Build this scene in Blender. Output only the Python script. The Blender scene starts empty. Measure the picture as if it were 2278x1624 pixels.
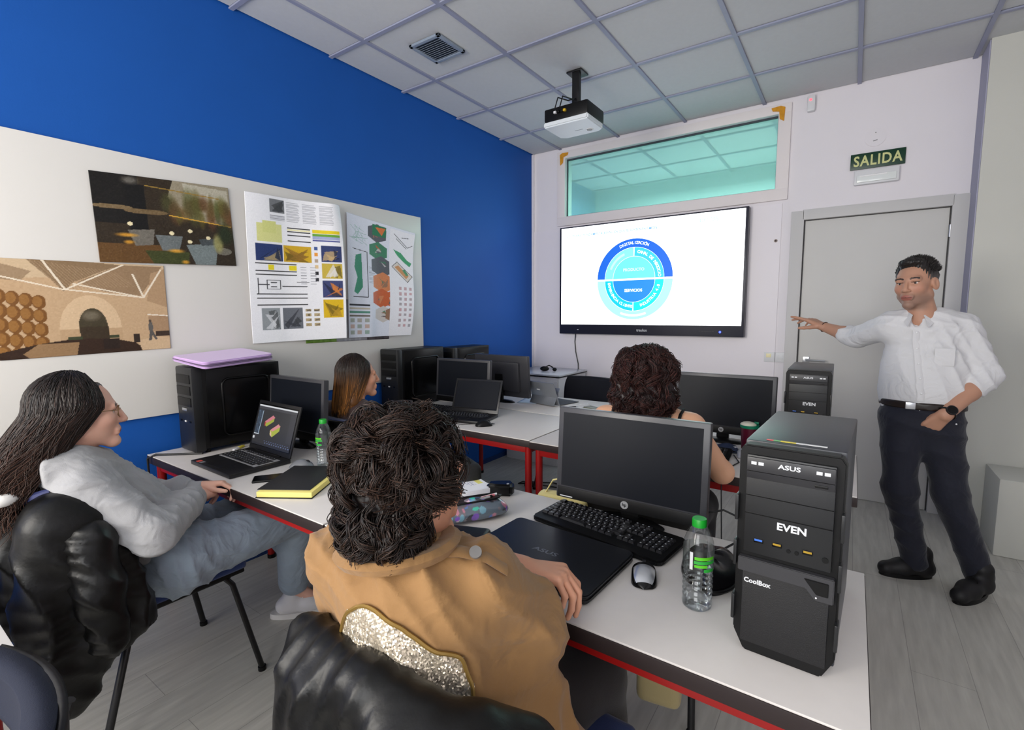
import bpy, bmesh, math, random
import numpy as np
from mathutils import Vector, Matrix, Euler

random.seed(7)
rng = np.random.default_rng(7)
S = bpy.context.scene
COL = S.collection
PI = math.pi
R = math.radians

# ------------------------------------------------------------------ camera
cam_d = bpy.data.cameras.new('camera')
cam = bpy.data.objects.new('camera', cam_d)
COL.objects.link(cam)
cam_d.sensor_fit = 'HORIZONTAL'
cam_d.sensor_width = 36.0
cam_d.lens = 36.0 * 1090.66 / 2278
cam_d.clip_start = 0.02
_r = Vector((0.82180461, 0.56974452, -0.00532605))
_u = Vector((-0.05496496, 0.08857917, 0.99455145))
_f = Vector((-0.56711202, 0.81703422, -0.10411075))
cam.matrix_world = Matrix(((_r.x, _u.x, -_f.x, 2.77876), (_r.y, _u.y, -_f.y, -4.39433), (_r.z, _u.z, -_f.z, 1.40), (0, 0, 0, 1)))
S.camera = cam

# ------------------------------------------------------------------ world, lights, exposure
W = bpy.data.worlds.new('world')
S.world = W
W.use_nodes = True
W.node_tree.nodes['Background'].inputs[0].default_value = (0.75, 0.85, 1.0, 1)
W.node_tree.nodes['Background'].inputs[1].default_value = 1.0

def area(name, loc, rot, sx, sy, power, color):
    l = bpy.data.lights.new(name, 'AREA')
    l.shape = 'RECTANGLE'
    l.size, l.size_y, l.energy, l.color = sx, sy, power, color
    o = bpy.data.objects.new(name, l)
    COL.objects.link(o)
    o.location, o.rotation_euler = loc, rot
    return o

# daylight entering through the two windows in the wall behind the camera
area('window_daylight', (0.95, -6.22, 1.75), (R(90), 0, 0), 1.3, 1.5, 60, (1.0, 0.945, 0.86))
area('window_daylight', (2.75, -6.22, 1.75), (R(90), 0, 0), 1.3, 1.5, 32, (0.98, 0.97, 0.95))
# ceiling lamp of the corridor behind the interior window
area('corridor_lamp', (1.6, 1.1, 2.90), (0, 0, 0), 2.4, 0.7, 90, (0.95, 1.0, 1.0))

S.view_settings.view_transform = 'Standard'
S.view_settings.look = 'None'
S.view_settings.gamma = 1.0
S.view_settings.use_curve_mapping = False
S.view_settings.exposure = 0.60

# ------------------------------------------------------------------ materials
def lin(c):
    return tuple((v / 255 / 12.92 if v / 255 <= 0.04045 else ((v / 255 + 0.055) / 1.055) ** 2.4) for v in c)

MATS = {}

def mat(name, rgb=(128, 128, 128), rough=0.5, metal=0.0, spec=0.5, bump=0.0, bscale=200.0, var=0.0, vscale=6.0, attr=None,
        emit=0.0, emit_rgb=None, coat=0.0, sheen=0.0, stretch=None, bdist=0.002, trans=0.0, ior=1.45, sss=0.0):
    if name in MATS:
        return MATS[name]
    m = bpy.data.materials.new(name)
    m.use_nodes = True
    nt = m.node_tree
    b = nt.nodes['Principled BSDF']
    col = (*lin(rgb), 1)
    b.inputs['Base Color'].default_value = col
    b.inputs['Roughness'].default_value = rough
    b.inputs['Metallic'].default_value = metal
    b.inputs['Specular IOR Level'].default_value = spec
    b.inputs['Coat Weight'].default_value = coat
    b.inputs['Sheen Weight'].default_value = sheen
    b.inputs['Transmission Weight'].default_value = trans
    b.inputs['IOR'].default_value = ior
    if sss:
        b.inputs['Subsurface Weight'].default_value = sss
        b.inputs['Subsurface Radius'].default_value = (0.012, 0.005, 0.003)
    tc = nt.nodes.new('ShaderNodeTexCoord')
    src = tc.outputs['Object']
    if stretch:
        mp = nt.nodes.new('ShaderNodeMapping')
        mp.inputs['Scale'].default_value = stretch
        nt.links.new(src, mp.inputs[0])
        src = mp.outputs[0]
    base = None
    if attr:
        a = nt.nodes.new('ShaderNodeAttribute')
        a.attribute_name = attr
        base = a.outputs['Color']
    if var > 0:
        n = nt.nodes.new('ShaderNodeTexNoise')
        n.inputs['Scale'].default_value = vscale
        n.inputs['Detail'].default_value = 5
        nt.links.new(src, n.inputs['Vector'])
        rm = nt.nodes.new('ShaderNodeMapRange')
        rm.inputs['From Min'].default_value = 0.25
        rm.inputs['From Max'].default_value = 0.75
        rm.inputs['To Min'].default_value = 1 - var
        rm.inputs['To Max'].default_value = 1 + var
        nt.links.new(n.outputs[0], rm.inputs[0])
        mx = nt.nodes.new('ShaderNodeMix')
        mx.data_type = 'RGBA'
        mx.blend_type = 'MULTIPLY'
        mx.inputs[0].default_value = 1.0
        if base:
            nt.links.new(base, mx.inputs[6])
        else:
            mx.inputs[6].default_value = col
        nt.links.new(rm.outputs[0], mx.inputs[7])
        base = mx.outputs[2]
    if base:
        nt.links.new(base, b.inputs['Base Color'])
    if bump > 0:
        n = nt.nodes.new('ShaderNodeTexNoise')
        n.inputs['Scale'].default_value = bscale
        n.inputs['Detail'].default_value = 3
        nt.links.new(src, n.inputs['Vector'])
        bp = nt.nodes.new('ShaderNodeBump')
        bp.inputs['Strength'].default_value = bump
        bp.inputs['Distance'].default_value = bdist
        nt.links.new(n.outputs[0], bp.inputs['Height'])
        nt.links.new(bp.outputs[0], b.inputs['Normal'])
    if emit > 0:
        b.inputs['Emission Strength'].default_value = emit
        if attr and emit_rgb is None:
            nt.links.new(base, b.inputs['Emission Color'])
            b.inputs['Base Color'].default_value = (0.01, 0.01, 0.01, 1)
            for l in list(b.inputs['Base Color'].links):
                nt.links.remove(l)
        else:
            b.inputs['Emission Color'].default_value = (*lin(emit_rgb or rgb), 1)
    MATS[name] = m
    return m

# ------------------------------------------------------------------ object helpers
def tag(o, label=None, cat=None, group=None, kind=None):
    if label: o['label'] = label
    if cat: o['category'] = cat
    if group: o['group'] = group
    if kind: o['kind'] = kind
    return o

def thing(name, label, cat, loc=(0, 0, 0), rz=0.0, group=None):
    o = bpy.data.objects.new(name, None)
    o.empty_display_size = 0.05
    COL.objects.link(o)
    o.location = loc
    o.rotation_euler = (0, 0, rz)
    return tag(o, label, cat, group)

def mesh_obj(name, me, m, parent=None, loc=(0, 0, 0), rot=(0, 0, 0)):
    o = bpy.data.objects.new(name, me)
    COL.objects.link(o)
    if m is not None:
        for mm in (m if isinstance(m, (list, tuple)) else [m]):
            me.materials.append(mm)
    o.parent = parent
    o.location, o.rotation_euler = loc, rot
    return o

class MB:
    """mesh builder: collects shapes into one mesh"""
    def __init__(s):
        s.bm = bmesh.new()
        s.mi = 0
    def _add(s, tmp, M=None):
        if M is not None:
            bmesh.ops.transform(tmp, matrix=M, verts=tmp.verts)
        me = bpy.data.meshes.new('tmp')
        for f in tmp.faces:
            f.material_index = s.mi
        tmp.to_mesh(me)
        tmp.free()
        s.bm.from_mesh(me)
        bpy.data.meshes.remove(me)
        return s
    def box(s, c, d, bev=0.0, M=None, seg=2):
        t = bmesh.new()
        bmesh.ops.create_cube(t, size=1)
        bmesh.ops.scale(t, vec=d, verts=t.verts)
        if bev > 0:
            bmesh.ops.bevel(t, geom=list(t.edges), offset=min(bev, 0.49 * min(d)), segments=seg, affect='EDGES', profile=0.6)
        bmesh.ops.translate(t, vec=c, verts=t.verts)
        return s._add(t, M)
    def cyl(s, a, b, r, r2=None, n=14, cap=True):
        a, b = Vector(a), Vector(b)
        t = bmesh.new()
        L = (b - a).length
        bmesh.ops.create_cone(t, cap_ends=cap, segments=n, radius1=r, radius2=r if r2 is None else r2, depth=L)
        q = Vector((0, 0, 1)).rotation_difference((b - a).normalized())
        return s._add(t, Matrix.Translation((a + b) / 2) @ q.to_matrix().to_4x4())
    def tube(s, pts, r, n=8, closed=False, flat=1.0):
        """sweep along pts; r number or list"""
        pts = [Vector(p) for p in pts]
        k = len(pts)
        rs = r if isinstance(r, (list, tuple)) else [r] * k
        t = bmesh.new()
        rings = []
        up = Vector((0, 0, 1))
        prev = None
        for i, p in enumerate(pts):
            d = (pts[min(i + 1, k - 1)] - pts[max(i - 1, 0)])
            if closed:
                d = pts[(i + 1) % k] - pts[i - 1]
            d = d.normalized() if d.length > 1e-9 else Vector((0, 0, 1))
            if prev is None:
                x = d.cross(up)
                if x.length < 0.1: x = d.cross(Vector((1, 0, 0)))
            else:
                x = prev - d * prev.dot(d)
            x.normalize()
            prev = x
            y = d.cross(x)
            rings.append([t.verts.new(p + x * rs[i] * math.cos(2 * PI * j / n) + y * rs[i] * flat * math.sin(2 * PI * j / n)) for j in range(n)])
        for i in range(k if closed else k - 1):
            A, B = rings[i], rings[(i + 1) % k]
            for j in range(n):
                t.faces.new((A[j], A[(j + 1) % n], B[(j + 1) % n], B[j]))
        if not closed:
            t.faces.new(rings[0][::-1])
            t.faces.new(rings[-1])
        return s._add(t)
    def lathe(s, prof, n=28, c=(0, 0, 0), cap=True):
        t = bmesh.new()
        rings = [[t.verts.new((c[0] + r * math.cos(2 * PI * j / n), c[1] + r * math.sin(2 * PI * j / n), c[2] + z)) for j in range(n)] for r, z in prof]
        for A, B in zip(rings, rings[1:]):
            for j in range(n):
                t.faces.new((A[j], A[(j + 1) % n], B[(j + 1) % n], B[j]))
        if cap:
            t.faces.new(rings[0][::-1])
            t.faces.new(rings[-1])
        return s._add(t)
    def prism(s, poly, z0, z1, M=None, bev=0.0):
        """poly in xy, extruded z0..z1"""
        t = bmesh.new()
        A = [t.verts.new((x, y, z0)) for x, y in poly]
        B = [t.verts.new((x, y, z1)) for x, y in poly]
        n = len(poly)
        t.faces.new(A[::-1])
        t.faces.new(B)
        for i in range(n):
            t.faces.new((A[i], A[(i + 1) % n], B[(i + 1) % n], B[i]))
        bmesh.ops.recalc_face_normals(t, faces=t.faces)
        if bev > 0:
            bmesh.ops.bevel(t, geom=list(t.edges), offset=bev, segments=2, affect='EDGES')
        return s._add(t, M)
    def ell(s, c, r, n=16, M=None):
        t = bmesh.new()
        bmesh.ops.create_uvsphere(t, u_segments=n, v_segments=max(6, n // 2), radius=1)
        bmesh.ops.scale(t, vec=r, verts=t.verts)
        bmesh.ops.translate(t, vec=c, verts=t.verts)
        return s._add(t, M)
    def mat(s, i):
        s.mi = i
        return s
    def build(s, name, m, parent=None, loc=(0, 0, 0), rot=(0, 0, 0), smooth=True, label=None):
        me = bpy.data.meshes.new(name)
        s.bm.to_mesh(me)
        s.bm.free()
        if smooth:
            me.polygons.foreach_set('use_smooth', [True] * len(me.polygons))
            me.set_sharp_from_angle(angle=R(38))
        o = mesh_obj(name, me, m, parent, loc, rot)
        if label: o['label'] = label
        return o

def grid_mesh(name, nu, nv, fn, m, parent=None, colors=None, thick=0.0, smooth=True, loc=(0, 0, 0), rot=(0, 0, 0), closed_u=False):
    """(nu x nv) vertex sheet; fn(u, v) -> xyz arrays; colors (nv, nu, 3) in sRGB 0-255 as point colours"""
    u, v = np.meshgrid(np.linspace(0, 1, nu), np.linspace(0, 1, nv))
    P = np.stack(fn(u, v), -1).reshape(-1, 3)
    i = np.arange((nv - 1) * (nu - 1))
    a = (i // (nu - 1)) * nu + i % (nu - 1)
    F = np.stack([a, a + 1, a + nu + 1, a + nu], 1)
    me = fast_mesh(name, P, F, smooth)
    if colors is not None:
        put_colors(me, lin_np(colors.reshape(-1, 3)))
    o = mesh_obj(name, me, m, parent, loc, rot)
    if thick:
        md = o.modifiers.new('solid', 'SOLIDIFY')
        md.thickness = thick
        md.offset = 0
    return o

def fast_mesh(name, P, F, smooth=True):
    me = bpy.data.meshes.new(name)
    n, k = F.shape
    me.vertices.add(len(P))
    me.vertices.foreach_set('co', np.ascontiguousarray(P, dtype=np.float32).ravel())
    me.loops.add(n * k)
    me.loops.foreach_set('vertex_index', np.ascontiguousarray(F, dtype=np.int32).ravel())
    me.polygons.add(n)
    me.polygons.foreach_set('loop_start', np.arange(0, n * k, k, dtype=np.int32))
    if smooth:
        me.polygons.foreach_set('use_smooth', np.ones(n, dtype=bool))
    me.update(calc_edges=True)
    me.validate()
    return me

def lin_np(c):
    c = np.asarray(c, dtype=np.float64) / 255
    return np.where(c <= 0.04045, c / 12.92, ((np.maximum(c, 0) + 0.055) / 1.055) ** 2.4)

def put_colors(me, rgb):
    a = me.color_attributes.new('Col', 'FLOAT_COLOR', 'POINT')
    a.data.foreach_set('color', np.concatenate([rgb, np.ones((len(rgb), 1))], 1).astype(np.float32).ravel())

def text_obj(name, body, size, m, parent, loc, rot, extrude=0.0006, bold=0.0, align='CENTER', sx=1.0, spacing=1.0):
    c = bpy.data.curves.new(name, 'FONT')
    c.body, c.size, c.extrude, c.offset = body, size, extrude, bold
    c.align_x, c.align_y = align, 'CENTER'
    c.space_character = spacing
    c.resolution_u = 3
    o = bpy.data.objects.new('tmp', c)
    COL.objects.link(o)
    dg = bpy.context.evaluated_depsgraph_get()
    me = bpy.data.meshes.new_from_object(o.evaluated_get(dg))
    bpy.data.objects.remove(o)
    bpy.data.curves.remove(c)
    if sx != 1.0:
        for v in me.vertices: v.co.x *= sx
    me.name = name
    me.materials.clear()
    return mesh_obj(name, me, m, parent, loc, rot)

def copy_tree(o, parent=None):
    c = o.copy()
    COL.objects.link(c)
    c.parent = parent
    for ch in list(o.children):
        copy_tree(ch, c)
    return c

# common materials
M_BLACK = mat('black_plastic', (11, 11, 12), 0.42, spec=0.3, bump=0.06, bscale=900)
M_GLOSS = mat('black_gloss', (6, 6, 7), 0.22, spec=0.3)
M_DGREY = mat('dark_grey_plastic', (26, 27, 29), 0.38, bump=0.05, bscale=900)
M_WHITE = mat('white_plastic', (225, 226, 228), 0.4)
M_SILVER = mat('silver', (190, 192, 196), 0.28, metal=0.8)
M_TEXTW = mat('pale_print', (205, 207, 210), 0.5)
M_CABLE = mat('black_cable', (18, 18, 19), 0.5)
M_METAL_BLACK = mat('black_enamel', (16, 16, 18), 0.35)
M_RED = mat('red_enamel', (150, 16, 16), 0.38, bump=0.03, bscale=300)
M_TOP = mat('white_laminate', (216, 211, 206), 0.42, var=0.015, vscale=30)
M_EDGE = mat('dark_edge_band', (40, 30, 30), 0.5)

# ================================================================== the room
H = 3.0
XR = 4.3
YB = -6.3
M_BLUE = mat('blue_wall_paint', (20, 84, 168), 0.62, bump=0.12, bscale=140, var=0.03, vscale=3, spec=0.3)
M_WALL = mat('white_wall_paint', (238, 234, 238), 0.7, bump=0.08, bscale=160, var=0.015, vscale=2, spec=0.3)
M_RET_SIDE = mat('return_side_grey', (168, 168, 190), 0.7, bump=0.06, bscale=160)
M_FRAME = mat('door_frame_paint', (205, 204, 203), 0.5, bump=0.03, bscale=80)
M_DOOR = mat('door_leaf_laminate', (206, 205, 202), 0.45, bump=0.03, bscale=90, var=0.01)

def struct(name, o):
    o.name = name
    o['kind'] = 'structure'
    return o

# floor: worn pale planks
mf = bpy.data.materials.new('plank_floor')
mf.use_nodes = True
nt = mf.node_tree
b = nt.nodes['Principled BSDF']
b.inputs['Roughness'].default_value = 0.42
tc = nt.nodes.new('ShaderNodeTexCoord')
mp = nt.nodes.new('ShaderNodeMapping')
mp.inputs['Rotation'].default_value = (0, 0, R(90))
nt.links.new(tc.outputs['Object'], mp.inputs[0])
br = nt.nodes.new('ShaderNodeTexBrick')
br.offset = 0.37
br.inputs['Scale'].default_value = 1.0
br.inputs['Brick Width'].default_value = 1.25
br.inputs['Row Height'].default_value = 0.19
br.inputs['Mortar Size'].default_value = 0.0012
br.inputs['Color1'].default_value = (*lin((192, 190, 182)), 1)
br.inputs['Color2'].default_value = (*lin((183, 181, 173)), 1)
br.inputs['Mortar'].default_value = (*lin((150, 147, 141)), 1)
nt.links.new(mp.outputs[0], br.inputs['Vector'])
ns = nt.nodes.new('ShaderNodeTexNoise')
ns.inputs['Scale'].default_value = 9
ns.inputs['Detail'].default_value = 8
mp2 = nt.nodes.new('ShaderNodeMapping')
mp2.inputs['Scale'].default_value = (4.5, 0.5, 1)
nt.links.new(tc.outputs['Object'], mp2.inputs[0])
nt.links.new(mp2.outputs[0], ns.inputs['Vector'])
rm = nt.nodes.new('ShaderNodeMapRange')
rm.inputs['From Min'].default_value = 0.3
rm.inputs['From Max'].default_value = 0.7
rm.inputs['To Min'].default_value = 0.86
rm.inputs['To Max'].default_value = 1.1
nt.links.new(ns.outputs[0], rm.inputs[0])
mx = nt.nodes.new('ShaderNodeMix')
mx.data_type = 'RGBA'
mx.blend_type = 'MULTIPLY'
mx.inputs[0].default_value = 1
nt.links.new(br.outputs[0], mx.inputs[6])
nt.links.new(rm.outputs[0], mx.inputs[7])
nt.links.new(mx.outputs[2], b.inputs['Base Color'])

struct('floor', MB().box((XR / 2, (YB + 2.2) / 2, -0.05), (XR + 0.4, 2.2 - YB + 0.4, 0.1)).build('floor', mf, smooth=False))
struct('wall_left', MB().box((-0.06, YB / 2, H / 2), (0.12, -YB, H + 0.2)).build('wall_left', M_BLUE, smooth=False))
struct('wall_right', MB().box((XR + 0.06, YB / 2, H / 2), (0.12, -YB, H + 0.2)).build('wall_right', M_WALL, smooth=False))

# front wall with interior window opening and door opening
WX0, WX1, WZ0, WZ1 = 0.385, 2.225, 2.352, 2.90
DX0, DX1, DZ = 2.40, 3.30, 2.115
w = MB()
t = 0.12
def wbox(x0, x1, z0, z1): w.box(((x0 + x1) / 2, t / 2, (z0 + z1) / 2), (x1 - x0, t, z1 - z0))
wbox(-0.12, WX0, 0, 3.1); wbox(WX0, WX1, 0, WZ0); wbox(WX0, WX1, WZ1, 3.1); wbox(WX1, DX0, 0, 3.1)
wbox(DX0, DX1, DZ, 3.1); wbox(DX1, XR, 0, 3.1)
wall_front = struct('wall_front', w.build('wall_front', M_WALL, smooth=False))
# back wall with two window openings (behind the camera)
w = MB()
def bbox(x0, x1, z0, z1): w.box(((x0 + x1) / 2, YB - 0.06, (z0 + z1) / 2), (x1 - x0, 0.12, z1 - z0))
bbox(0, 0.3, 0, 3.1); bbox(0.3, 1.6, 0, 1.0); bbox(0.3, 1.6, 2.5, 3.1); bbox(1.6, 2.1, 0, 3.1); bbox(2.1, 3.4, 0, 1.0); bbox(2.1, 3.4, 2.5, 3.1); bbox(3.4, XR, 0, 3.1)
struct('wall_back', w.build('wall_back', M_WALL, smooth=False))
# wall return (thicker wall section right of the door): side face grey, front face pale
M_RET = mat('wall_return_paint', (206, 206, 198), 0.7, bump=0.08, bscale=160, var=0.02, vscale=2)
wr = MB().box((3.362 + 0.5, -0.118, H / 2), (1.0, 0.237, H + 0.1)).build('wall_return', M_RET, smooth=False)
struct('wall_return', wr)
struct('trim_1', MB().box((3.3585, -0.117, 1.5), (0.006, 0.228, 3.0)).build('trim_1', M_RET_SIDE, smooth=False))  # thin sheet over the return's side face, greyer than its front
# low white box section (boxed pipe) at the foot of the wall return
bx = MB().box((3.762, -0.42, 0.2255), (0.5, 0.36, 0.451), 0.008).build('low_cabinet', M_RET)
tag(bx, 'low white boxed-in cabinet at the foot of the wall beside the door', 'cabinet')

# ceiling slab, grid and tiles
M_TILE = mat('ceiling_tile', (202, 204, 206), 0.85, bump=0.25, bscale=420, var=0.02, vscale=40, spec=0.2)
M_GRID = mat('ceiling_grid', (150, 154, 176), 0.5)
ceil = struct('ceiling', MB().box((XR / 2, (YB + 2.2) / 2, H + 0.09), (XR + 0.4, 2.2 - YB + 0.4, 0.1)).build('ceiling', M_WALL, smooth=False))
LX = [0.0] + [0.324 + 0.6 * i for i in range(7)] + [XR]
RY = [0.0] + [-0.565 - 0.6 * j for j in range(10)] + [YB]
for x in LX[1:-1]:
    MB().box((x, YB / 2, H + 0.001), (0.024, -YB, 0.012)).build('grid_bar', M_GRID, ceil, smooth=False)
for y in RY[1:-1]:
    MB().box((XR / 2, y, H + 0.0005), (XR, 0.024, 0.009)).build('grid_bar', M_GRID, ceil, smooth=False)
tile_cache = {}
for i in range(len(LX) - 1):
    for j in range(len(RY) - 1):
        x0, x1, y0, y1 = LX[i], LX[i + 1], RY[j + 1], RY[j]
        dx, dy = round(x1 - x0 - 0.02, 4), round(y1 - y0 - 0.02, 4)
        if (dx, dy) not in tile_cache:
            o = MB().box((0, 0, 0), (dx, dy, 0.016), 0.003, seg=1).build('ceiling_tile', M_TILE, ceil, smooth=False)
            tile_cache[(dx, dy)] = o.data
        else:
            o = mesh_obj('ceiling_tile', tile_cache[(dx, dy)], None, ceil)
        o.location = ((x0 + x1) / 2, (y0 + y1) / 2, H + 0.013 + 0.0015 * random.random())
# corridor seen through the tinted interior window
M_CORR = mat('corridor_paint', (190, 200, 205), 0.7)
struct('wall_corridor', MB().box((1.6, 1.96, 1.5), (5.2, 0.1, 3.2)).build('wall_corridor', M_CORR, smooth=False))
struct('wall_corridor_end', MB().box((-0.25, 1.0, 1.5), (0.1, 2.0, 3.2)).build('wall_corridor_end', mat('corridor_blue', (110, 150, 190), 0.7), smooth=False))
for x in LX[1:-1]:
    MB().box((x, 1.0, H + 0.034), (0.024, 1.9, 0.012)).build('grid_bar', M_GRID, ceil, smooth=False)
for y in (0.63, 1.23, 1.83):
    MB().box((2.0, y, H + 0.0335), (4.6, 0.024, 0.009)).build('grid_bar', M_GRID, ceil, smooth=False)

# interior window: glass + frame
M_GLASS = bpy.data.materials.new('teal_tinted_glass')
M_GLASS.use_nodes = True
nt = M_GLASS.node_tree
nt.nodes.remove(nt.nodes['Principled BSDF'])
out = nt.nodes['Material Output']
tr = nt.nodes.new('ShaderNodeBsdfTransparent')
tr.inputs[0].default_value = (*lin((214, 243, 235)), 1)
gl = nt.nodes.new('ShaderNodeBsdfGlossy')
gl.inputs['Roughness'].default_value = 0.04
gl.inputs['Color'].default_value = (*lin((190, 235, 225)), 1)
ms = nt.nodes.new('ShaderNodeMixShader')
ms.inputs[0].default_value = 0.10
nt.links.new(tr.outputs[0], ms.inputs[1])
nt.links.new(gl.outputs[0], ms.inputs[2])
df = nt.nodes.new('ShaderNodeBsdfDiffuse')
df.inputs[0].default_value = (*lin((176, 220, 210)), 1)
m2 = nt.nodes.new('ShaderNodeMixShader')
m2.inputs[0].default_value = 0.38
nt.links.new(ms.outputs[0], m2.inputs[1])
nt.links.new(df.outputs[0], m2.inputs[2])
nt.links.new(m2.outputs[0], out.inputs[0])
win = struct('window_1', MB().box(((WX0 + WX1) / 2, 0.05, (WZ0 + WZ1) / 2), (WX1 - WX0 + 0.02, 0.006, WZ1 - WZ0 + 0.02)).build('window_1', M_GLASS, smooth=False))
M_WFR = mat('window_frame_paint', (238, 231, 230), 0.55, bump=0.03, bscale=80)
f = MB()
fw = 0.088
f.box(((WX0 + WX1) / 2, -0.008, WZ0 - fw / 2 - 0.004), (WX1 - WX0 + 2 * fw, 0.03, fw), 0.006)
f.box(((WX0 + WX1) / 2, -0.008, WZ1 + 0.035), (WX1 - WX0 + 2 * fw, 0.03, 0.07), 0.006)
f.box((WX0 - fw / 2, -0.008, (WZ0 + WZ1) / 2), (fw, 0.03, WZ1 - WZ0 + 0.02), 0.006)
f.box((WX1 + fw / 2, -0.008, (WZ0 + WZ1) / 2), (fw, 0.03, WZ1 - WZ0 + 0.02), 0.006)
f.build('window_frame', M_WFR, win)
g = MB()
for c, d in ((((WX0 + WX1) / 2, 0.03, WZ0 + 0.003), (WX1 - WX0, 0.02, 0.006)), (((WX0 + WX1) / 2, 0.03, WZ1 - 0.006), (WX1 - WX0, 0.02, 0.012)),
             ((WX0 + 0.003, 0.03, (WZ0 + WZ1) / 2), (0.006, 0.02, WZ1 - WZ0)), ((WX1 - 0.003, 0.03, (WZ0 + WZ1) / 2), (0.006, 0.02, WZ1 - WZ0))):
    g.box(c, d)
g.build('glazing_bead', mat('dark_gasket', (62, 66, 74), 0.6), win, smooth=False)
# sealant blobs at the upper corners of the window
M_FOAM = mat('orange_foam', (214, 150, 40), 0.8, bump=0.5, bscale=120, var=0.15, vscale=40)
for (x, sx) in ((WX0 - 0.02, -1), (WX1 + 0.01, 1)):
    pts = [(0, -0.05), (sx * 0.03, -0.07), (sx * 0.035, 0.03), (sx * 0.005, 0.045), (-sx * 0.06, 0.04), (-sx * 0.05, 0.015), (-sx * 0.005, 0.005)]
    M = Matrix.Translation((x, -0.0235, WZ1 + 0.01)) @ Matrix.Rotation(R(90), 4, 'X')
    o = MB().prism(pts if sx > 0 else pts[::-1], 0, 0.007, M, 0.002).build('sealant_patch', M_FOAM)
    tag(o, 'orange dried sealant patch at the window corner ' + ('nearer the blue wall' if sx < 0 else 'nearer the door'), 'sealant')

# white panel behind the television
panel = struct('trim_2', MB().box((1.145, -0.004, 1.42), (2.27, 0.008, 1.63)).build('trim_2', mat('white_panel', (240, 235, 240), 0.45), smooth=False))
struct('trim_3', MB().box((0.012, -0.012, 1.5), (0.022, 0.022, 3.0)).build('trim_3', M_WALL, smooth=False))

# door
door = struct('door_1', MB().box((2.852, 0.03, 1.045), (0.838, 0.04, 2.085), 0.002).build('door_1', M_DOOR, smooth=False))
f = MB()
f.box((2.39, -0.006, 1.08), (0.085, 0.05, 2.16), 0.004)
f.box((3.315, -0.006, 1.08), (0.085, 0.05, 2.16), 0.004)
f.box((2.852, -0.006, 2.128), (0.86, 0.05, 0.075), 0.004)
f.build('door_frame', M_FRAME, door)
f = MB()
f.box((2.436, 0.012, 1.05), (0.006, 0.03, 2.09)); f.box((3.2685, 0.012, 1.05), (0.006, 0.03, 2.09)); f.box((2.852, 0.012, 2.089), (0.838, 0.03, 0.006))
f.build('door_seal', mat('dark_seal', (70, 68, 68), 0.7), door, smooth=False)
hd = MB()
hd.box((2.495, 0.004, 1.035), (0.045, 0.008, 0.045), 0.003)
hd.cyl((2.495, 0.0, 1.035), (2.495, -0.05, 1.035), 0.009)
hd.tube([(2.495, -0.05, 1.035), (2.52, -0.055, 1.035), (2.62, -0.055, 1.032)], 0.0085)
hd.build('door_handle', M_SILVER, door, label='silver lever handle')
for z in (1.93, 0.3):
    MB().cyl((3.272, -0.02, z - 0.04), (3.272, -0.02, z + 0.04), 0.008).build('hinge', M_SILVER, door)
struct('baseboard_left', MB().box((0.006, YB / 2, 0.02), (0.012, -YB, 0.04)).build('baseboard_left', mat('blue_skirting', (30, 62, 120), 0.6), smooth=False))

# left wall: long white board
M_WB = mat('whiteboard', (220, 217, 212), 0.28, spec=0.45)
o = MB().box((0.0095, -3.5, 1.524), (0.016, 3.738, 1.222), 0.003).build('whiteboard', M_WB)
tag(o, 'long white board panel fixed along the blue wall', 'board')
# grey cable duct near floor on the left wall
o = MB().box((0.02, -4.75, 0.64), (0.04, 1.75, 0.16), 0.004).build('wall_duct', mat('duct_grey', (150, 148, 140), 0.6))
tag(o, 'grey horizontal duct on the blue wall behind the seated girl', 'duct')

# small fittings on the front wall
o = thing('exit_sign', 'dark green SALIDA exit sign above the grey door', 'sign', (2.855, 0, 2.46))
MB().box((0, -0.012, 0), (0.31, 0.008, 0.108), 0.002).build('plate', mat('exit_green', (10, 58, 38), 0.35), o)
text_obj('lettering', 'SALIDA', 0.098, mat('exit_letters', (214, 216, 150), 0.5), o, (0, -0.0165, -0.002), (R(90), 0, 0), bold=0.0022, sx=0.78, spacing=1.12)
o = thing('emergency_light', 'white emergency light below the green exit sign', 'lamp', (2.855, 0, 2.345))
MB().box((0, -0.02, 0), (0.255, 0.04, 0.10), 0.008).build('housing', M_WHITE, o)
MB().box((0.0, -0.043, -0.012), (0.225, 0.012, 0.05), 0.005).build('diffuser', mat('diffuser', (235, 240, 238), 0.15), o)
MB().cyl((-0.095, -0.046, 0.006), (0.06, -0.046, 0.006), 0.007).build('tube_lamp', mat('tube_white', (250, 250, 250), 0.2), o)
o = thing('motion_detector', 'small white motion detector with red light near the ceiling', 'detector', (2.438, 0, 2.925))
MB().box((0, -0.022, 0), (0.052, 0.045, 0.115), 0.012).build('case', M_WHITE, o)
MB().ell((-0.004, -0.045, 0.022), (0.009, 0.004, 0.008)).build('led', mat('red_led', (255, 60, 70), 0.3, emit=3.0), o)
o = thing('blanking_plate', 'round painted-over cap on the white wall above the exit sign', 'cap', (2.836, 0, 2.615))
MB().cyl((0, 0, 0), (0, -0.006, 0), 0.062, n=32).build('disc', M_WALL, o)
MB().cyl((0, -0.006, 0.03), (0, -0.008, 0.03), 0.004).build('screw', mat('grey_screw', (150, 150, 152), 0.5), o)
MB().cyl((-0.012, -0.0065, -0.025), (0.012, -0.0065, -0.02), 0.003).build('slot', mat('grey_screw'), o)
o = thing('wall_hole', 'small drilled hole with worn plaster in the white wall beside the television', 'hole', (2.247, -0.008, 1.955))
MB().cyl((0, 0, 0), (0, -0.0015, 0), 0.013, 0.009).build('rim', mat('plaster', (165, 150, 142), 0.9), o)
MB().cyl((0, 0, 0), (0, -0.002, 0), 0.006).build('core', mat('hole_dark', (60, 54, 50), 0.9), o)
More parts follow.
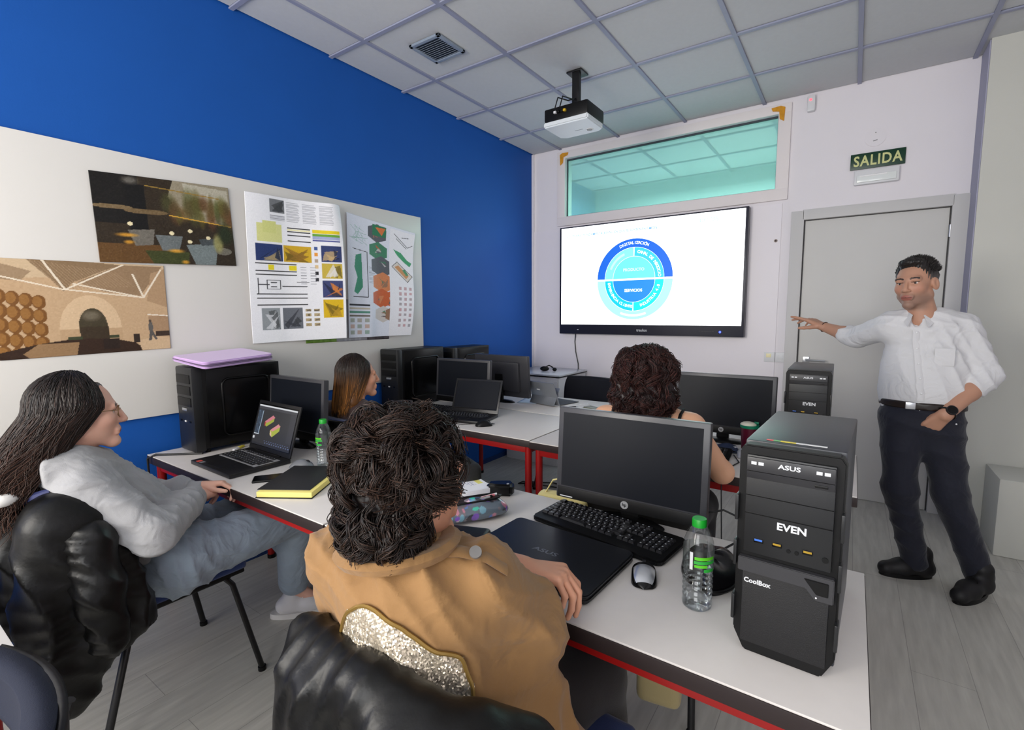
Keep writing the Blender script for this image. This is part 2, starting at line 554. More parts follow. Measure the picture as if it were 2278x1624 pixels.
for k, x in enumerate((2.243, 2.322)):
    o = thing('light_switch', ('white light switch with a pale yellow rocker beside the door frame', 'plain white switch plate between the yellow switch and the door frame')[k], 'switch', (x, -0.008 if k == 0 else -0.008, 1.045))
    MB().box((0, -0.004, 0), (0.076, 0.008, 0.078), 0.003).build('plate', M_WHITE, o)
    MB().box((-0.006 if k == 0 else 0, -0.009, 0.012 if k == 0 else 0), (0.036, 0.004, 0.03), 0.002).build('rocker', mat('pale_yellow_rocker', (250, 240, 190), 0.35) if k == 0 else M_WHITE, o)

# ceiling vent
o = thing('ceiling_vent', 'square grey ventilation grille set in a ceiling tile', 'vent', (0.621, -2.06, 3.0))
M_VENT = mat('vent_grey', (140, 152, 168), 0.45)
v = MB()
for s in (-1, 1):
    v.box((s * 0.108, 0, -0.006), (0.022, 0.238, 0.014), 0.002); v.box((0, s * 0.108, -0.006), (0.238, 0.022, 0.014), 0.002)
v.build('frame', M_VENT, o)
MB().box((0, 0, -0.001), (0.21, 0.21, 0.004)).build('backing', mat('vent_dark', (58, 70, 84), 0.6), o, smooth=False)
for k in range(11):
    MB().box((0, -0.09 + 0.018 * k, -0.007), (0.2, 0.012, 0.0015), M=Matrix.Translation((0, -0.09 + 0.018 * k, -0.007)) @ Matrix.Rotation(R(35), 4, 'X') @ Matrix.Translation((0, 0.09 - 0.018 * k, 0.007))).build('slat', M_VENT, o, smooth=False)

# projector on its ceiling pole
o = thing('projector', 'black and white projector hanging from a black ceiling pole', 'projector', (1.18, -1.35, 2.62))
MB().box((0, 0, 0.075), (0.315, 0.25, 0.085), 0.012).build('body', M_BLACK, o)
c = MB()
c.prism([(-0.162, -0.128), (0.162, -0.128), (0.162, 0.10), (0.12, 0.132), (-0.12, 0.132), (-0.162, 0.10)], 0.0, 0.036, bev=0.008)
c.build('cover', mat('projector_white', (222, 228, 232), 0.4), o)
MB().cyl((0.085, 0.06, 0.0025), (0.085, 0.06, -0.003), 0.028, 0.024, n=24).build('lens_ring', M_WHITE, o)
MB().cyl((0.085, 0.06, -0.002), (0.085, 0.06, -0.0045), 0.018).build('lens', M_GLOSS, o)
MB().box((0.02, 0.03, -0.0003), (0.06, 0.007, 0.0008)).build('brand_plate', mat('grey_print', (150, 158, 165), 0.5), o, smooth=False)
p = MB()
p.box((0.01, 0.02, 0.125), (0.16, 0.13, 0.02), 0.005)
p.box((0.0, 0.03, 0.26), (0.052, 0.036, 0.25), 0.005)
p.box((-0.01, 0.06, 0.375), (0.11, 0.11, 0.012), 0.003)
p.build('ceiling_mount', M_METAL_BLACK, o)
for k, (x, m) in enumerate(((-0.07, M_WHITE), (-0.045, M_BLACK), (-0.02, M_BLACK), (0.0, mat('yellow_plug', (214, 176, 40), 0.5)))):
    MB().box((x, -0.132, 0.08), (0.017, 0.02, 0.014), 0.002).build('port', m, o)
for x in (-0.05, -0.015):
    MB().tube([(x, -0.135, 0.08), (x, -0.17, 0.09), (x + 0.01, -0.15, 0.16), (x + 0.03, -0.05, 0.17), (0, 0.01, 0.2)], 0.004).build('cable', M_CABLE, o)

# ================================================================== television with slide
tv = thing('television', 'large wall-mounted screen showing a blue circular diagram', 'television', (1.215, -0.055, 1.2))
TW, TH = 1.69, 1.03
MB().box((0, 0.0, TH / 2), (TW, 0.07, TH), 0.006).build('case', mat('tv_case', (36, 36, 50), 0.35), tv)
MB().box((0, 0.041, TH / 2), (0.7, 0.01, 0.5)).build('wall_bracket', M_METAL_BLACK, tv)
EM = 0.78
def glow(n, rgb, k=1.0): return mat('glow_' + n, rgb, 0.4, emit=EM * k)
SW, SH, SZ = 1.648, 0.925, 0.555
scr = MB().box((0, -0.0362, SZ), (SW, 0.002, SH)).build('screen', glow('white', (250, 253, 255), 1.6), tv, smooth=False)
def arc(a0, a1, r0, r1, n=40):
    A = [(r1 * math.cos(R(a0 + (a1 - a0) * i / n)), r1 * math.sin(R(a0 + (a1 - a0) * i / n))) for i in range(n + 1)]
    B = [(r0 * math.cos(R(a0 + (a1 - a0) * i / n)), r0 * math.sin(R(a0 + (a1 - a0) * i / n))) for i in range(n + 1)]
    return A + B[::-1] if r0 > 0 else A
CX, CZ_ = -0.085, SZ - 0.052
def seg(name, a0, a1, r0, r1, col, dz, lay=0):
    M = Matrix.Translation((CX, -0.0376 - 0.0004 * lay, CZ_ + dz)) @ Matrix.Rotation(R(90), 4, 'X')
    t_ = bmesh.new()
    n = 48
    va = [t_.verts.new((r1 * math.cos(R(a0 + (a1 - a0) * i / n)), r1 * math.sin(R(a0 + (a1 - a0) * i / n)), 0)) for i in range(n + 1)]
    vb = [t_.verts.new((r0 * math.cos(R(a0 + (a1 - a0) * i / n)), r0 * math.sin(R(a0 + (a1 - a0) * i / n)), 0)) for i in range(n + 1)]
    for i in range(n):
        t_.faces.new((va[i], va[i + 1], vb[i + 1], vb[i]))
    b_ = MB()
    b_._add(t_, M)
    return b_.build(name, col, scr, smooth=False)
G = 0.008
cB = glow('royal', (14, 88, 190)); cP = glow('pale', (118, 205, 240)); cC = glow('sky', (52, 178, 226)); cL = glow('light', (96, 205, 238))
cM = glow('mid', (20, 120, 205)); cT = glow('teal', (0, 176, 224)); cK = glow('cyan', (0, 205, 240)); cQ = glow('palest', (150, 226, 248))
seg('chart_sector', 0, 180, 0.277, 0.352, cB, G)
seg('chart_sector', 0, 89, 0.197, 0.275, cC, G)
seg('chart_sector', 91, 180, 0.197, 0.275, cP, G)
seg('chart_sector', 0, 180, 0.001, 0.195, cL, G)
seg('chart_sector', 180, 360, 0.277, 0.352, cQ, -G)
seg('chart_sector', 180, 269, 0.197, 0.275, cT, -G)
seg('chart_sector', 271, 360, 0.197, 0.275, cK, -G)
seg('chart_sector', 180, 360, 0.001, 0.195, cM, -G)
gW = glow('letter', (250, 252, 255), 1.5)
def stext(name, s, size, x, z, m, rot=0.0, bold=0.0, align='CENTER'):
    return text_obj(name, s, size, m, scr, (x, -0.0392, z), (R(90), -rot, 0), 0.0001, bold, align)
def arctext(s, rad, amid, size, m, inside=False, dz=0.0, step=None):
    step = step or size * 0.72
    n = len(s)
    for i, ch in enumerate(s):
        if ch == ' ': continue
        off = (i - (n - 1) / 2) * step / rad
        a = R(amid) + (off if inside else -off)
        stext('lettering', ch, size, CX + rad * math.cos(a), CZ_ + dz + rad * math.sin(a), m, rot=(a + PI / 2 if inside else a - PI / 2), bold=0.0004)
arctext('DIGITALIZACIÓN', 0.314, 90, 0.036, gW, dz=G, step=0.0195)
arctext('CANAL DE NEGOCIO', 0.236, 42, 0.036, gW, dz=G, step=0.0205)
arctext('EXPERIENCIA CLIENTE', 0.236, 226, 0.034, gW, inside=True, dz=-G, step=0.0185)
arctext('INDUSTRIA 4.0', 0.236, 317, 0.036, gW, inside=True, dz=-G, step=0.0205)
stext('lettering', 'SERVICIOS', 0.036, CX, CZ_ - 0.1, gW, bold=0.0006)
stext('lettering', 'PRODUCTO', 0.036, CX, CZ_ + 0.085, glow('faint', (205, 238, 252)), bold=0.0006)
seg('chart_blur', 248, 292, 0.308, 0.326, glow('faint2', (226, 246, 253), 1.1), -G, 1)
seg('chart_blur', 112, 158, 0.226, 0.246, glow('faint3', (165, 225, 246), 1.0), G, 1)
stext('lettering', 'LOS PILARES FUNDAMENTALES EN LOS QUE SE SOSTENTA SIMÓN', 0.0298, -0.765, SZ + 0.383, glow('title', (50, 128, 190)), align='LEFT', bold=0.0005)
stext('lettering', "40'1205", 0.05, 0.545, SZ + 0.40, glow('logo', (150, 200, 222)), bold=0.0)
text_obj('brand_lettering', 'traulux', 0.034, M_TEXTW, tv, (0, -0.0358, 0.045), (R(90), 0, 0), bold=0.0006)
MB().cyl((0.665, -0.034, 0.04), (0.665, -0.037, 0.04), 0.009).build('power_led', mat('blue_led', (40, 60, 255), 0.3, emit=4), tv)
for k in range(6):
    MB().box((0.5 + 0.022 * k, -0.0355, 0.043), (0.01, 0.001, 0.004)).build('button', M_DGREY, tv)
MB().box((-0.64, -0.0355, 0.043), (0.016, 0.002, 0.006)).build('port', M_TEXTW, tv)
o = MB().tube([(0.52, -0.03, 1.22), (0.505, -0.014, 1.12), (0.515, -0.016, 1.02), (0.545, -0.018, 0.9), (0.55, -0.02, 0.78), (0.55, -0.02, 0.5)], 0.005).build('power_cable', M_DGREY)
tag(o, 'thin grey cable hanging down the wall below the television', 'cable')

# ================================================================== printed sheets
class Canvas:
    def __init__(s, w, h, bg):
        s.w, s.h = w, h
        s.a = np.zeros((h, w, 3)) + np.array(bg, float)
        s.X, s.Y = np.meshgrid((np.arange(w) + .5) / w, (np.arange(h) + .5) / h)   # Y down
    def rect(s, x0, y0, x1, y1, c, al=1.0):
        m = (s.X >= x0) & (s.X <= x1) & (s.Y >= y0) & (s.Y <= y1)
        s.a[m] = s.a[m] * (1 - al) + np.array(c, float) * al
        return s
    def poly(s, pts, c, al=1.0):
        m = np.zeros(s.X.shape, bool)
        n = len(pts)
        for i in range(n):
            (xa, ya), (xb, yb) = pts[i], pts[i - 1]
            cr = (ya > s.Y) != (yb > s.Y)
            m ^= cr & (s.X < (xb - xa) * (s.Y - ya) / ((yb - ya) or 1e-9) + xa)
        s.a[m] = s.a[m] * (1 - al) + np.array(c, float) * al
        return s
    def ell(s, cx, cy, rx, ry, c, al=1.0, soft=0.0):
        d = np.sqrt(((s.X - cx) / rx) ** 2 + ((s.Y - cy) / ry) ** 2)
        w = (d < 1).astype(float) if not soft else np.clip((1 + soft - d) / (2 * soft), 0, 1)
        w = (w * al)[..., None]
        s.a = s.a * (1 - w) + np.array(c, float) * w
        return s
    def line(s, x0, y0, x1, y1, t, c, asp=1.0):
        dx, dy = (x1 - x0) * asp, y1 - y0
        L = math.hypot(dx, dy) or 1e-9
        px, py = (s.X - x0) * asp, s.Y - y0
        q = np.clip((px * dx + py * dy) / L ** 2, 0, 1)
        m = np.hypot(px - q * dx, py - q * dy) < t / 2
        s.a[m] = c
        return s
    def noise(s, amp, sc=1, seed=1):
        r = np.random.default_rng(seed).normal(0, amp, (s.h // sc + 2, s.w // sc + 2))
        r = np.kron(r, np.ones((sc, sc)))[:s.h, :s.w]
        s.a = np.clip(s.a + r[..., None], 0, 255)
        return s
    def img(s): return s.a[::-1]          # v up

def photo_cafe():
    c = Canvas(220, 150, (38, 30, 20))
    c.rect(0, 0, 1, 1, (46, 36, 22))
    c.poly([(0.55, 0), (1, 0), (1, 0.5), (0.6, 0.45), (0.5, 0.2)], (150, 140, 118))
    c.poly([(0.62, 0.02), (0.98, 0.05), (0.98, 0.38), (0.66, 0.36)], (182, 176, 158))
    rr = np.random.default_rng(3)
    for k in range(26):
        c.ell(0.45 + 0.55 * rr.random(), 0.22 + 0.24 * rr.random(), 0.02 + 0.035 * rr.random(), 0.06 + 0.09 * rr.random(), (70 + 40 * rr.random(), 62 + 30 * rr.random(), 38), 0.7, 0.4)
    c.rect(0, 0, 0.3, 0.55, (16, 13, 9)); c.rect(0.22, 0.1, 0.34, 0.62, (10, 8, 6))
    c.ell(0.12, 0.37, 0.13, 0.025, (120, 100, 70)); c.ell(0.34, 0.4, 0.15, 0.03, (112, 92, 62)); c.ell(0.25, 0.06, 0.05, 0.04, (150, 145, 135), 0.6, 0.5)
    c.line(0.35, 0.1, 0.9, 0.16, 0.012, (150, 120, 50)); c.line(0.5, 0.42, 0.98, 0.5, 0.014, (205, 158, 60))
    c.rect(0, 0.78, 0.5, 1, (96, 66, 30)); c.poly([(0.3, 0.85), (0.62, 0.85), (0.6, 1), (0.35, 1)], (58, 64, 26))
    c.poly([(0.2, 0.62), (0.38, 0.6), (0.36, 0.78), (0.24, 0.8)], (110, 105, 96)); c.poly([(0.38, 0.66), (0.58, 0.66), (0.54, 0.84), (0.42, 0.84)], (106, 112, 112))
    c.poly([(0.6, 0.76), (0.86, 0.72), (0.82, 1), (0.66, 1)], (118, 128, 128)); c.poly([(0.7, 0.68), (0.86, 0.66), (0.84, 0.74), (0.72, 0.76)], (70, 76, 78))
    c.ell(0.9, 0.82, 0.07, 0.045, (112, 108, 96)); c.ell(0.86, 0.72, 0.04, 0.11, (152, 148, 92), 0.9, 0.3); c.ell(0.93, 0.6, 0.06, 0.12, (34, 46, 22), 0.9, 0.4)
    for x, y in ((0.22, 0.55), (0.5, 0.63), (0.64, 0.59), (0.78, 0.66), (0.63, 0.72)): c.ell(x, y, 0.018, 0.022, (236, 222, 180))
    for x, y, w in ((0.19, 0.68, 0.06), (0.2, 0.76, 0.03), (0.58, 0.97, 0.025), (0.52, 0.84, 0.05)): c.ell(x, y, w, 0.02, (225, 160, 50), 0.85, 0.5)
    return c.noise(5, 2, 4).img()

def photo_hall():
    c = Canvas(220, 150, (196, 164, 128))
    c.poly([(0, 0), (1, 0), (1, 0.12), (0, 0.2)], (206, 180, 146))
    for pts, col in (([(0.18, 0), (0.52, 0), (0.7, 0.02), (0.42, 0.22), (0.36, 0.32), (0.3, 0.2)], (138, 112, 82)), ([(0.7, 0.02), (0.98, 0.02), (0.82, 0.36), (0.6, 0.32), (0.44, 0.22)], (150, 122, 92)),
                     ([(0.0, 0.03), (0.2, 0.12), (0.14, 0.22), (0, 0.2)], (160, 134, 104)), ([(0.9, 0.1), (1, 0.04), (1, 0.5), (0.86, 0.42)], (176, 144, 110))):
        c.poly(pts, col)
    for k in range(22):
        c.line(0.2 + 0.022 * k, 0.01 + 0.004 * k, 0.36 + 0.02 * k, 0.3 - 0.002 * k, 0.004, (170, 142, 110))
    for l in ((0.26, 0, 0.37, 0.3), (0.37, 0.3, 0.72, 0.02), (0.42, 0.24, 0.83, 0.38), (0.78, 0.12, 0.84, 0.38), (0.84, 0.38, 0.97, 0.06), (0.0, 0.16, 0.36, 0.3), (0.37, 0.3, 0.83, 0.38)):
        c.line(*l, 0.013, (236, 222, 200))
    c.ell(0.5, 0.72, 0.18, 0.36, (214, 184, 148)); c.rect(0.32, 0.72, 0.68, 1, (190, 158, 122)); c.ell(0.51, 0.7, 0.085, 0.2, (66, 58, 40)); c.rect(0.43, 0.7, 0.6, 0.86, (58, 46, 30)); c.ell(0.5, 0.58, 0.05, 0.05, (120, 110, 92), 0.8, 0.4)
    c.rect(0.86, 0.6, 1, 0.78, (168, 136, 104)); c.line(0.86, 0.58, 1, 0.6, 0.012, (240, 228, 210))
    for i in range(5):
        for j in range(4 - (i > 3)):
            c.ell(0.03 + 0.065 * j - 0.015 * i * 0, 0.37 + 0.14 * i + 0.02 * j, 0.036, 0.072, (120, 78, 34)); c.ell(0.022 + 0.065 * j, 0.365 + 0.14 * i + 0.02 * j, 0.025, 0.055, (150, 104, 52))
    c.poly([(0, 1), (0, 0.93), (0.2, 0.86), (0.4, 0.82), (0.62, 0.84), (0.76, 0.9), (0.84, 1)], (52, 34, 22)); c.poly([(0.12, 0.95), (0.2, 0.86), (0.42, 0.86), (0.4, 1), (0.15, 1)], (150, 118, 84))
    c.poly([(0.8, 1), (0.78, 0.88), (0.9, 0.84), (1, 0.86), (1, 1)], (206, 176, 140)); c.rect(0.56, 0.84, 0.66, 0.95, (40, 28, 20)); c.rect(0.75, 0.8, 0.79, 0.9, (50, 38, 30)); c.rect(0.9, 0.78, 1.0, 0.84, (60, 46, 36))
    c.ell(0.87, 0.73, 0.015, 0.07, (96, 92, 88)); c.ell(0.868, 0.655, 0.009, 0.016, (80, 66, 56)); c.line(0.87, 0.78, 0.86, 0.88, 0.02, (88, 84, 80)); c.line(0.875, 0.78, 0.9, 0.87, 0.018, (88, 84, 80))
    c.rect(0.36, 0.8, 0.44, 0.83, (60, 66, 44)); c.rect(0.6, 0.8, 0.66, 0.83, (60, 66, 44))
    return c.noise(2.5, 2, 5).img()

def board_yellow():
    c = Canvas(200, 280, (246, 246, 250))
    rr = np.random.default_rng(11)
    def ph(x0, y0, x1, y1, a, b2):
        c.rect(x0, y0, x1, y1, a)
        for k in range(6):
            q = rr.random(5)
            col = b2 if k % 2 else tuple(v * 0.55 for v in a)
            c.poly([(x0 + (x1 - x0) * q[0], y0 + (y1 - y0) * q[1]), (x0 + (x1 - x0) * q[2], y1 - (y1 - y0) * 0.1 * q[3]), (x1 - (x1 - x0) * 0.3 * q[4], y0 + (y1 - y0) * q[3])], col, 0.8)
    ph(0.24, 0.02, 0.4, 0.11, (120, 122, 126), (60, 60, 64))
    for col in range(3):
        for k in range(15): c.rect(0.42 + 0.17 * col, 0.03 + 0.009 * k, 0.56 + 0.17 * col - 0.02 * rr.random(), 0.0335 + 0.009 * k, (170, 170, 178))
    for k in range(4): c.rect(0.24, 0.13 + 0.009 * k, 0.4, 0.1345 + 0.009 * k, (170, 170, 178))
    c.rect(0.1, 0.19, 0.36, 0.31, (226, 226, 150)); c.rect(0.16, 0.17, 0.3, 0.25, (220, 222, 140))
    for y in (0.2, 0.225, 0.25, 0.29): c.rect(0.42, y, 0.66, y + 0.008, (20, 20, 22))
    c.rect(0.42, 0.21, 0.66, 0.222, (246, 240, 190))
    c.rect(0.68, 0.2, 0.96, 0.225, (240, 214, 40)); c.rect(0.68, 0.228, 0.96, 0.245, (110, 170, 60)); c.rect(0.68, 0.248, 0.96, 0.268, (170, 180, 220)); c.rect(0.68, 0.272, 0.96, 0.282, (90, 96, 160))
    ph(0.08, 0.325, 0.36, 0.44, (40, 58, 110), (170, 150, 110)); ph(0.37, 0.325, 0.66, 0.44, (214, 172, 40), (150, 110, 40))
    ph(0.76, 0.31, 0.97, 0.43, (52, 64, 112), (200, 170, 120)); ph(0.76, 0.44, 0.97, 0.55, (206, 180, 70), (230, 226, 220)); ph(0.76, 0.565, 0.97, 0.69, (64, 72, 118), (214, 128, 60)); ph(0.76, 0.705, 0.97, 0.84, (226, 186, 30), (190, 150, 40))
    for k, col in enumerate(((70, 96, 160), (240, 160, 60), (190, 170, 150), (230, 200, 150), (40, 40, 44), (60, 60, 66))): c.rect(0.69, 0.32 + 0.045 * k, 0.725, 0.345 + 0.045 * k, col)
    for y in (0.455, 0.505, 0.53, 0.66, 0.69, 0.735): c.rect(0.07, y, 0.5 if y < 0.6 else 0.6, y + 0.007, (24, 24, 26))
    c.rect(0.2, 0.465, 0.26, 0.5, (240, 220, 40)); c.rect(0.42, 0.465, 0.5, 0.5, (240, 220, 40))
    for l in ((0.09, 0.6, 0.2, 0.6), (0.18, 0.57, 0.32, 0.57), (0.18, 0.57, 0.18, 0.63), (0.18, 0.63, 0.32, 0.63), (0.32, 0.57, 0.32, 0.63), (0.34, 0.61, 0.6, 0.61), (0.5, 0.58, 0.62, 0.58), (0.22, 0.585, 0.28, 0.585), (0.22, 0.615, 0.28, 0.615), (0.09, 0.56, 0.09, 0.66)): c.line(*l, 0.006, (60, 60, 66), 0.7)
    for k in range(7): c.line(0.12 + 0.065 * k, 0.53, 0.12 + 0.065 * k, 0.55, 0.004, (90, 90, 94)); c.line(0.12 + 0.065 * k, 0.69, 0.12 + 0.065 * k, 0.73, 0.004, (120, 120, 150))
    ph(0.11, 0.76, 0.3, 0.91, (150, 156, 160), (220, 222, 226)); ph(0.33, 0.76, 0.54, 0.91, (110, 114, 122), (60, 62, 70))
    for k in range(8): ph(0.57 + 0.09 * (k % 2), 0.77 + 0.035 * (k // 2), 0.63 + 0.09 * (k % 2), 0.79 + 0.035 * (k // 2), (190, 170, 130), (120, 110, 100))
    for k in range(14): c.rect(0.54 + 0.1 * (k % 2), 0.47 + 0.02 * (k // 2), 0.6 + 0.1 * (k % 2), 0.474 + 0.02 * (k // 2), (150, 150, 158))
    return c.noise(3, 1, 6).img()

def board_green():
    c = Canvas(200, 280, (228, 232, 244))
    rr = np.random.default_rng(12)
    for k in range(14): c.line(0.03 + 0.2 * rr.random(), 0.05 + 0.14 * rr.random(), 0.1 + 0.2 * rr.random(), 0.1 + 0.14 * rr.random(), 0.003, (150, 190, 180), 0.7)
    c.poly([(0.12, 0.32), (0.2, 0.3), (0.21, 0.58), (0.14, 0.64), (0.09, 0.62), (0.14, 0.5), (0.1, 0.42)], (70, 150, 120))
    for l in ((0.08, 0.27, 0.28, 0.28), (0.28, 0.28, 0.28, 0.66), (0.08, 0.66, 0.28, 0.66)): c.line(*l, 0.005, (60, 62, 70), 0.7)
    for k in range(12): c.rect(0.3, 0.4 + 0.012 * k, 0.4, 0.404 + 0.012 * k, (168, 172, 186))
    cols = ((200, 96, 50), (60, 130, 96), (150, 112, 88), (214, 132, 84), (90, 92, 100), (206, 200, 196))
    for (cx, cy, r) in ((0.43, 0.1, 0.13), (0.45, 0.25, 0.13), (0.5, 0.38, 0.15), (0.52, 0.52, 0.15), (0.5, 0.66, 0.14), (0.66, 0.66, 0.13), (0.52, 0.8, 0.12), (0.68, 0.8, 0.12)):
        hx = [(cx + r * 1.2 * math.cos(R(60 * k + 30)), cy + r * 0.62 * math.sin(R(60 * k + 30))) for k in range(6)]
        c.poly(hx, cols[int(6 * rr.random())])
        for k in range(5):
            q = rr.random(4) - 0.5
            c.poly([(cx + r * q[0], cy + r * 0.6 * q[1]), (cx + r * q[2], cy + r * 0.8 * q[3]), (cx - r * q[1], cy + r * 0.5 * q[0])], cols[int(6 * rr.random())], 0.9)
    c.poly([(0.36, 0.03), (0.56, 0.03), (0.56, 0.12), (0.36, 0.12)], (40, 122, 84)); c.poly([(0.4, 0.05), (0.55, 0.04), (0.5, 0.11)], (220, 120, 60))
    c.rect(0.62, 0.02, 1, 1, (240, 240, 246))
    for l in ((0.68, 0.06, 0.9, 0.16), (0.9, 0.16, 0.97, 0.13), (0.72, 0.1, 0.88, 0.17), (0.8, 0.08, 0.9, 0.07)): c.line(*l, 0.006, (90, 92, 98), 0.7)
    c.poly([(0.68, 0.2), (0.8, 0.22), (0.9, 0.28), (0.97, 0.3), (0.94, 0.34), (0.84, 0.3), (0.74, 0.25)], (66, 160, 110))
    c.poly([(0.66, 0.36), (0.74, 0.31), (0.98, 0.43), (0.9, 0.49)], (222, 214, 206)); c.poly([(0.7, 0.36), (0.76, 0.34), (0.92, 0.43), (0.88, 0.46)], (206, 150, 100)); c.poly([(0.82, 0.38), (0.86, 0.37), (0.92, 0.42), (0.88, 0.43)], (80, 150, 110))
    for l in ((0.66, 0.36, 0.74, 0.31), (0.74, 0.31, 0.98, 0.43), (0.98, 0.43, 0.9, 0.49), (0.9, 0.49, 0.66, 0.36)): c.line(*l, 0.005, (50, 50, 54), 0.7)
    for k in range(24): c.rect(0.76 + 0.08 * (k % 3), 0.54 + 0.05 * (k // 3), 0.8 + 0.08 * (k % 3), 0.56 + 0.05 * (k // 3) + 0.01 * rr.random(), (170 + 40 * rr.random(), 170, 176))
    for k in range(4): c.rect(0.02, 0.72 + 0.03 * k, 0.3, 0.735 + 0.03 * k, ((40, 44, 50), (200, 190, 170), (90, 150, 130), (120, 110, 100))[k])
    for k in range(9): c.rect(0.03 + 0.1 * (k % 3), 0.84 + 0.05 * (k // 3), 0.09 + 0.1 * (k % 3), 0.87 + 0.05 * (k // 3), (150 + 60 * rr.random(), 180, 170))
    return c.noise(3, 1, 7).img()

M_PRINT = mat('printed_paper', attr='Col', rough=0.38)
M_PRINTM = mat('printed_matte', attr='Col', rough=0.55)
def sheet(name, label, TL, TR, BR, BL, img, bulge=None, m=None):
    """sheet pinned to the left wall; corners given as (y, z)"""
    nv, nu = img.shape[:2]
    def fn(u, v):
        y = (1 - u) * ((1 - v) * BL[0] + v * TL[0]) + u * ((1 - v) * BR[0] + v * TR[0])
        z = (1 - u) * ((1 - v) * BL[1] + v * TL[1]) + u * ((1 - v) * BR[1] + v * TR[1])
        x = 0.019 + (bulge(u, v) if bulge else 0 * u)
        return x, y, z
    o = grid_mesh(name, nu, nv, fn, m or M_PRINT, colors=img, thick=0.0009)
    return tag(o, label, 'poster')
sheet('photo_print', 'dark printed photograph of a restaurant with grey chairs on the white board', (-3.632, 2.028), (-3.05, 2.068), (-3.031, 1.665), (-3.62, 1.638), photo_cafe(), lambda u, v: 0.004 + 0.006 * np.sin(u * 3))
sheet('photo_print', 'brown printed photograph of a vaulted hall with barrels on the white board', (-3.965, 1.628), (-3.374, 1.639), (-3.37, 1.24), (-3.965, 1.226), photo_hall(), lambda u, v: 0.002 + 0 * u)
strip = Canvas(120, 40, (120, 150, 60))
strip.rect(0, 0, 0.33, 1, (104, 140, 50)); strip.rect(0.33, 0, 0.7, 1, (150, 150, 156)); strip.rect(0.7, 0, 1, 1, (70, 62, 66)); strip.noise(10, 3, 8)
sheet('photo_print', 'green and grey print mostly hidden below the two curled project sheets', (-2.64, 1.5), (-1.98, 1.5), (-1.98, 1.224), (-2.64, 1.224), strip.img(), lambda u, v: 0.0 * u)
sheet('project_sheet', 'curled project sheet with yellow and blue room pictures and floor plans', (-2.975, 2.065), (-2.40, 2.085), (-2.405, 1.250), (-2.97, 1.240), board_yellow(),
      lambda u, v: 0.010 + 0.10 * np.clip((u - 0.35) / 0.65, 0, 1) ** 1.6 * (0.75 + 0.25 * v) + 0.016 * np.sin(5 * u + 1) * v ** 2 - 0.05 * np.clip((u - 0.85) / 0.15, 0, 1) ** 2 * v ** 3)
sheet('project_sheet', 'curled project sheet with orange and green hexagon pictures', (-2.31, 2.065), (-1.725, 2.0), (-1.80, 1.245), (-2.33, 1.245), board_green(),
      lambda u, v: 0.006 + 0.05 * np.clip(u - 0.25, 0, 1) ** 1.5 + 0.035 * u * np.sin(v * 6) * 0.5 + 0.02 * np.exp(-((u - 0.3) / 0.1) ** 2) * (1 - v))

# ================================================================== tables
def table(x0, x1, y0, y1, label, group=None):
    cx, cy = (x0 + x1) / 2, (y0 + y1) / 2
    L, D = x1 - x0 - 0.006, y1 - y0 - 0.004
    t = thing('classroom_table', label, 'table', (cx, cy, 0), 0, group)
    MB().box((0, 0, 0.7375), (L - 0.004, D - 0.004, 0.005), 0.0015).build('table_top', M_TOP, t)
    MB().box((0, 0, 0.7175), (L, D, 0.035), 0.003).build('edge_band', M_EDGE, t)
    ix, iy = L / 2 - 0.035, D / 2 - 0.045
    f = MB()
    f.box((0, -iy, 0.68), (2 * ix, 0.026, 0.04), 0.003); f.box((0, iy, 0.68), (2 * ix, 0.026, 0.04), 0.003)
    f.box((-ix, 0, 0.68), (0.026, 2 * iy, 0.04), 0.003); f.box((ix, 0, 0.68), (0.026, 2 * iy, 0.04), 0.003)
    f.build('frame', M_RED, t)
    for sx in (-1, 1):
        for sy in (-1, 1):
            lg = MB().cyl((sx * ix, sy * iy, 0.02), (sx * ix, sy * iy, 0.7), 0.019, n=18).build('leg', M_RED, t)
            MB().cyl((sx * ix, sy * iy, 0), (sx * ix, sy * iy, 0.022), 0.022, n=16).build('foot_cap', M_BLACK, lg)
    return t
table(0.035, 1.437, -3.515, -2.912, 'white table with red legs against the blue wall, holding the open laptop')
table(1.437, 2.842, -3.515, -2.912, 'white table with red legs under the closed black laptop and the large computer tower')
table(0.02, 1.425, -2.285, -1.66, 'white red-legged table against the blue wall, holding the tilted dark laptop')
table(1.425, 2.83, -2.30, -1.66, 'white red-legged table where the curly-haired woman in a strap top sits')
table(0.10, 1.42, -1.655, -1.03, 'white red-legged table holding the silver tablet on its kickstand')
table(1.42, 2.74, -1.655, -1.03, 'white red-legged table in front of the blank wall under the television')
table(0.03, 1.43, -4.83, -4.205, 'white table behind the seated girl with the leather jacket, end just showing')

# ================================================================== computers and desk things
TZ = 0.74
M_SCREEN = mat('dark_screen', (18, 21, 28), 0.42, spec=0.2)
M_BEZEL = mat('monitor_bezel', (58, 58, 62), 0.33)
M_MESHB = mat('front_mesh', (22, 22, 24), 0.55, bump=0.5, bscale=700)
M_USB_BLUE = mat('usb_blue', (60, 110, 200), 0.4)  # plain blue plastic of the usb port, not emissive
M_BRASS = mat('usb_contact', (196, 160, 60), 0.3, metal=0.6)

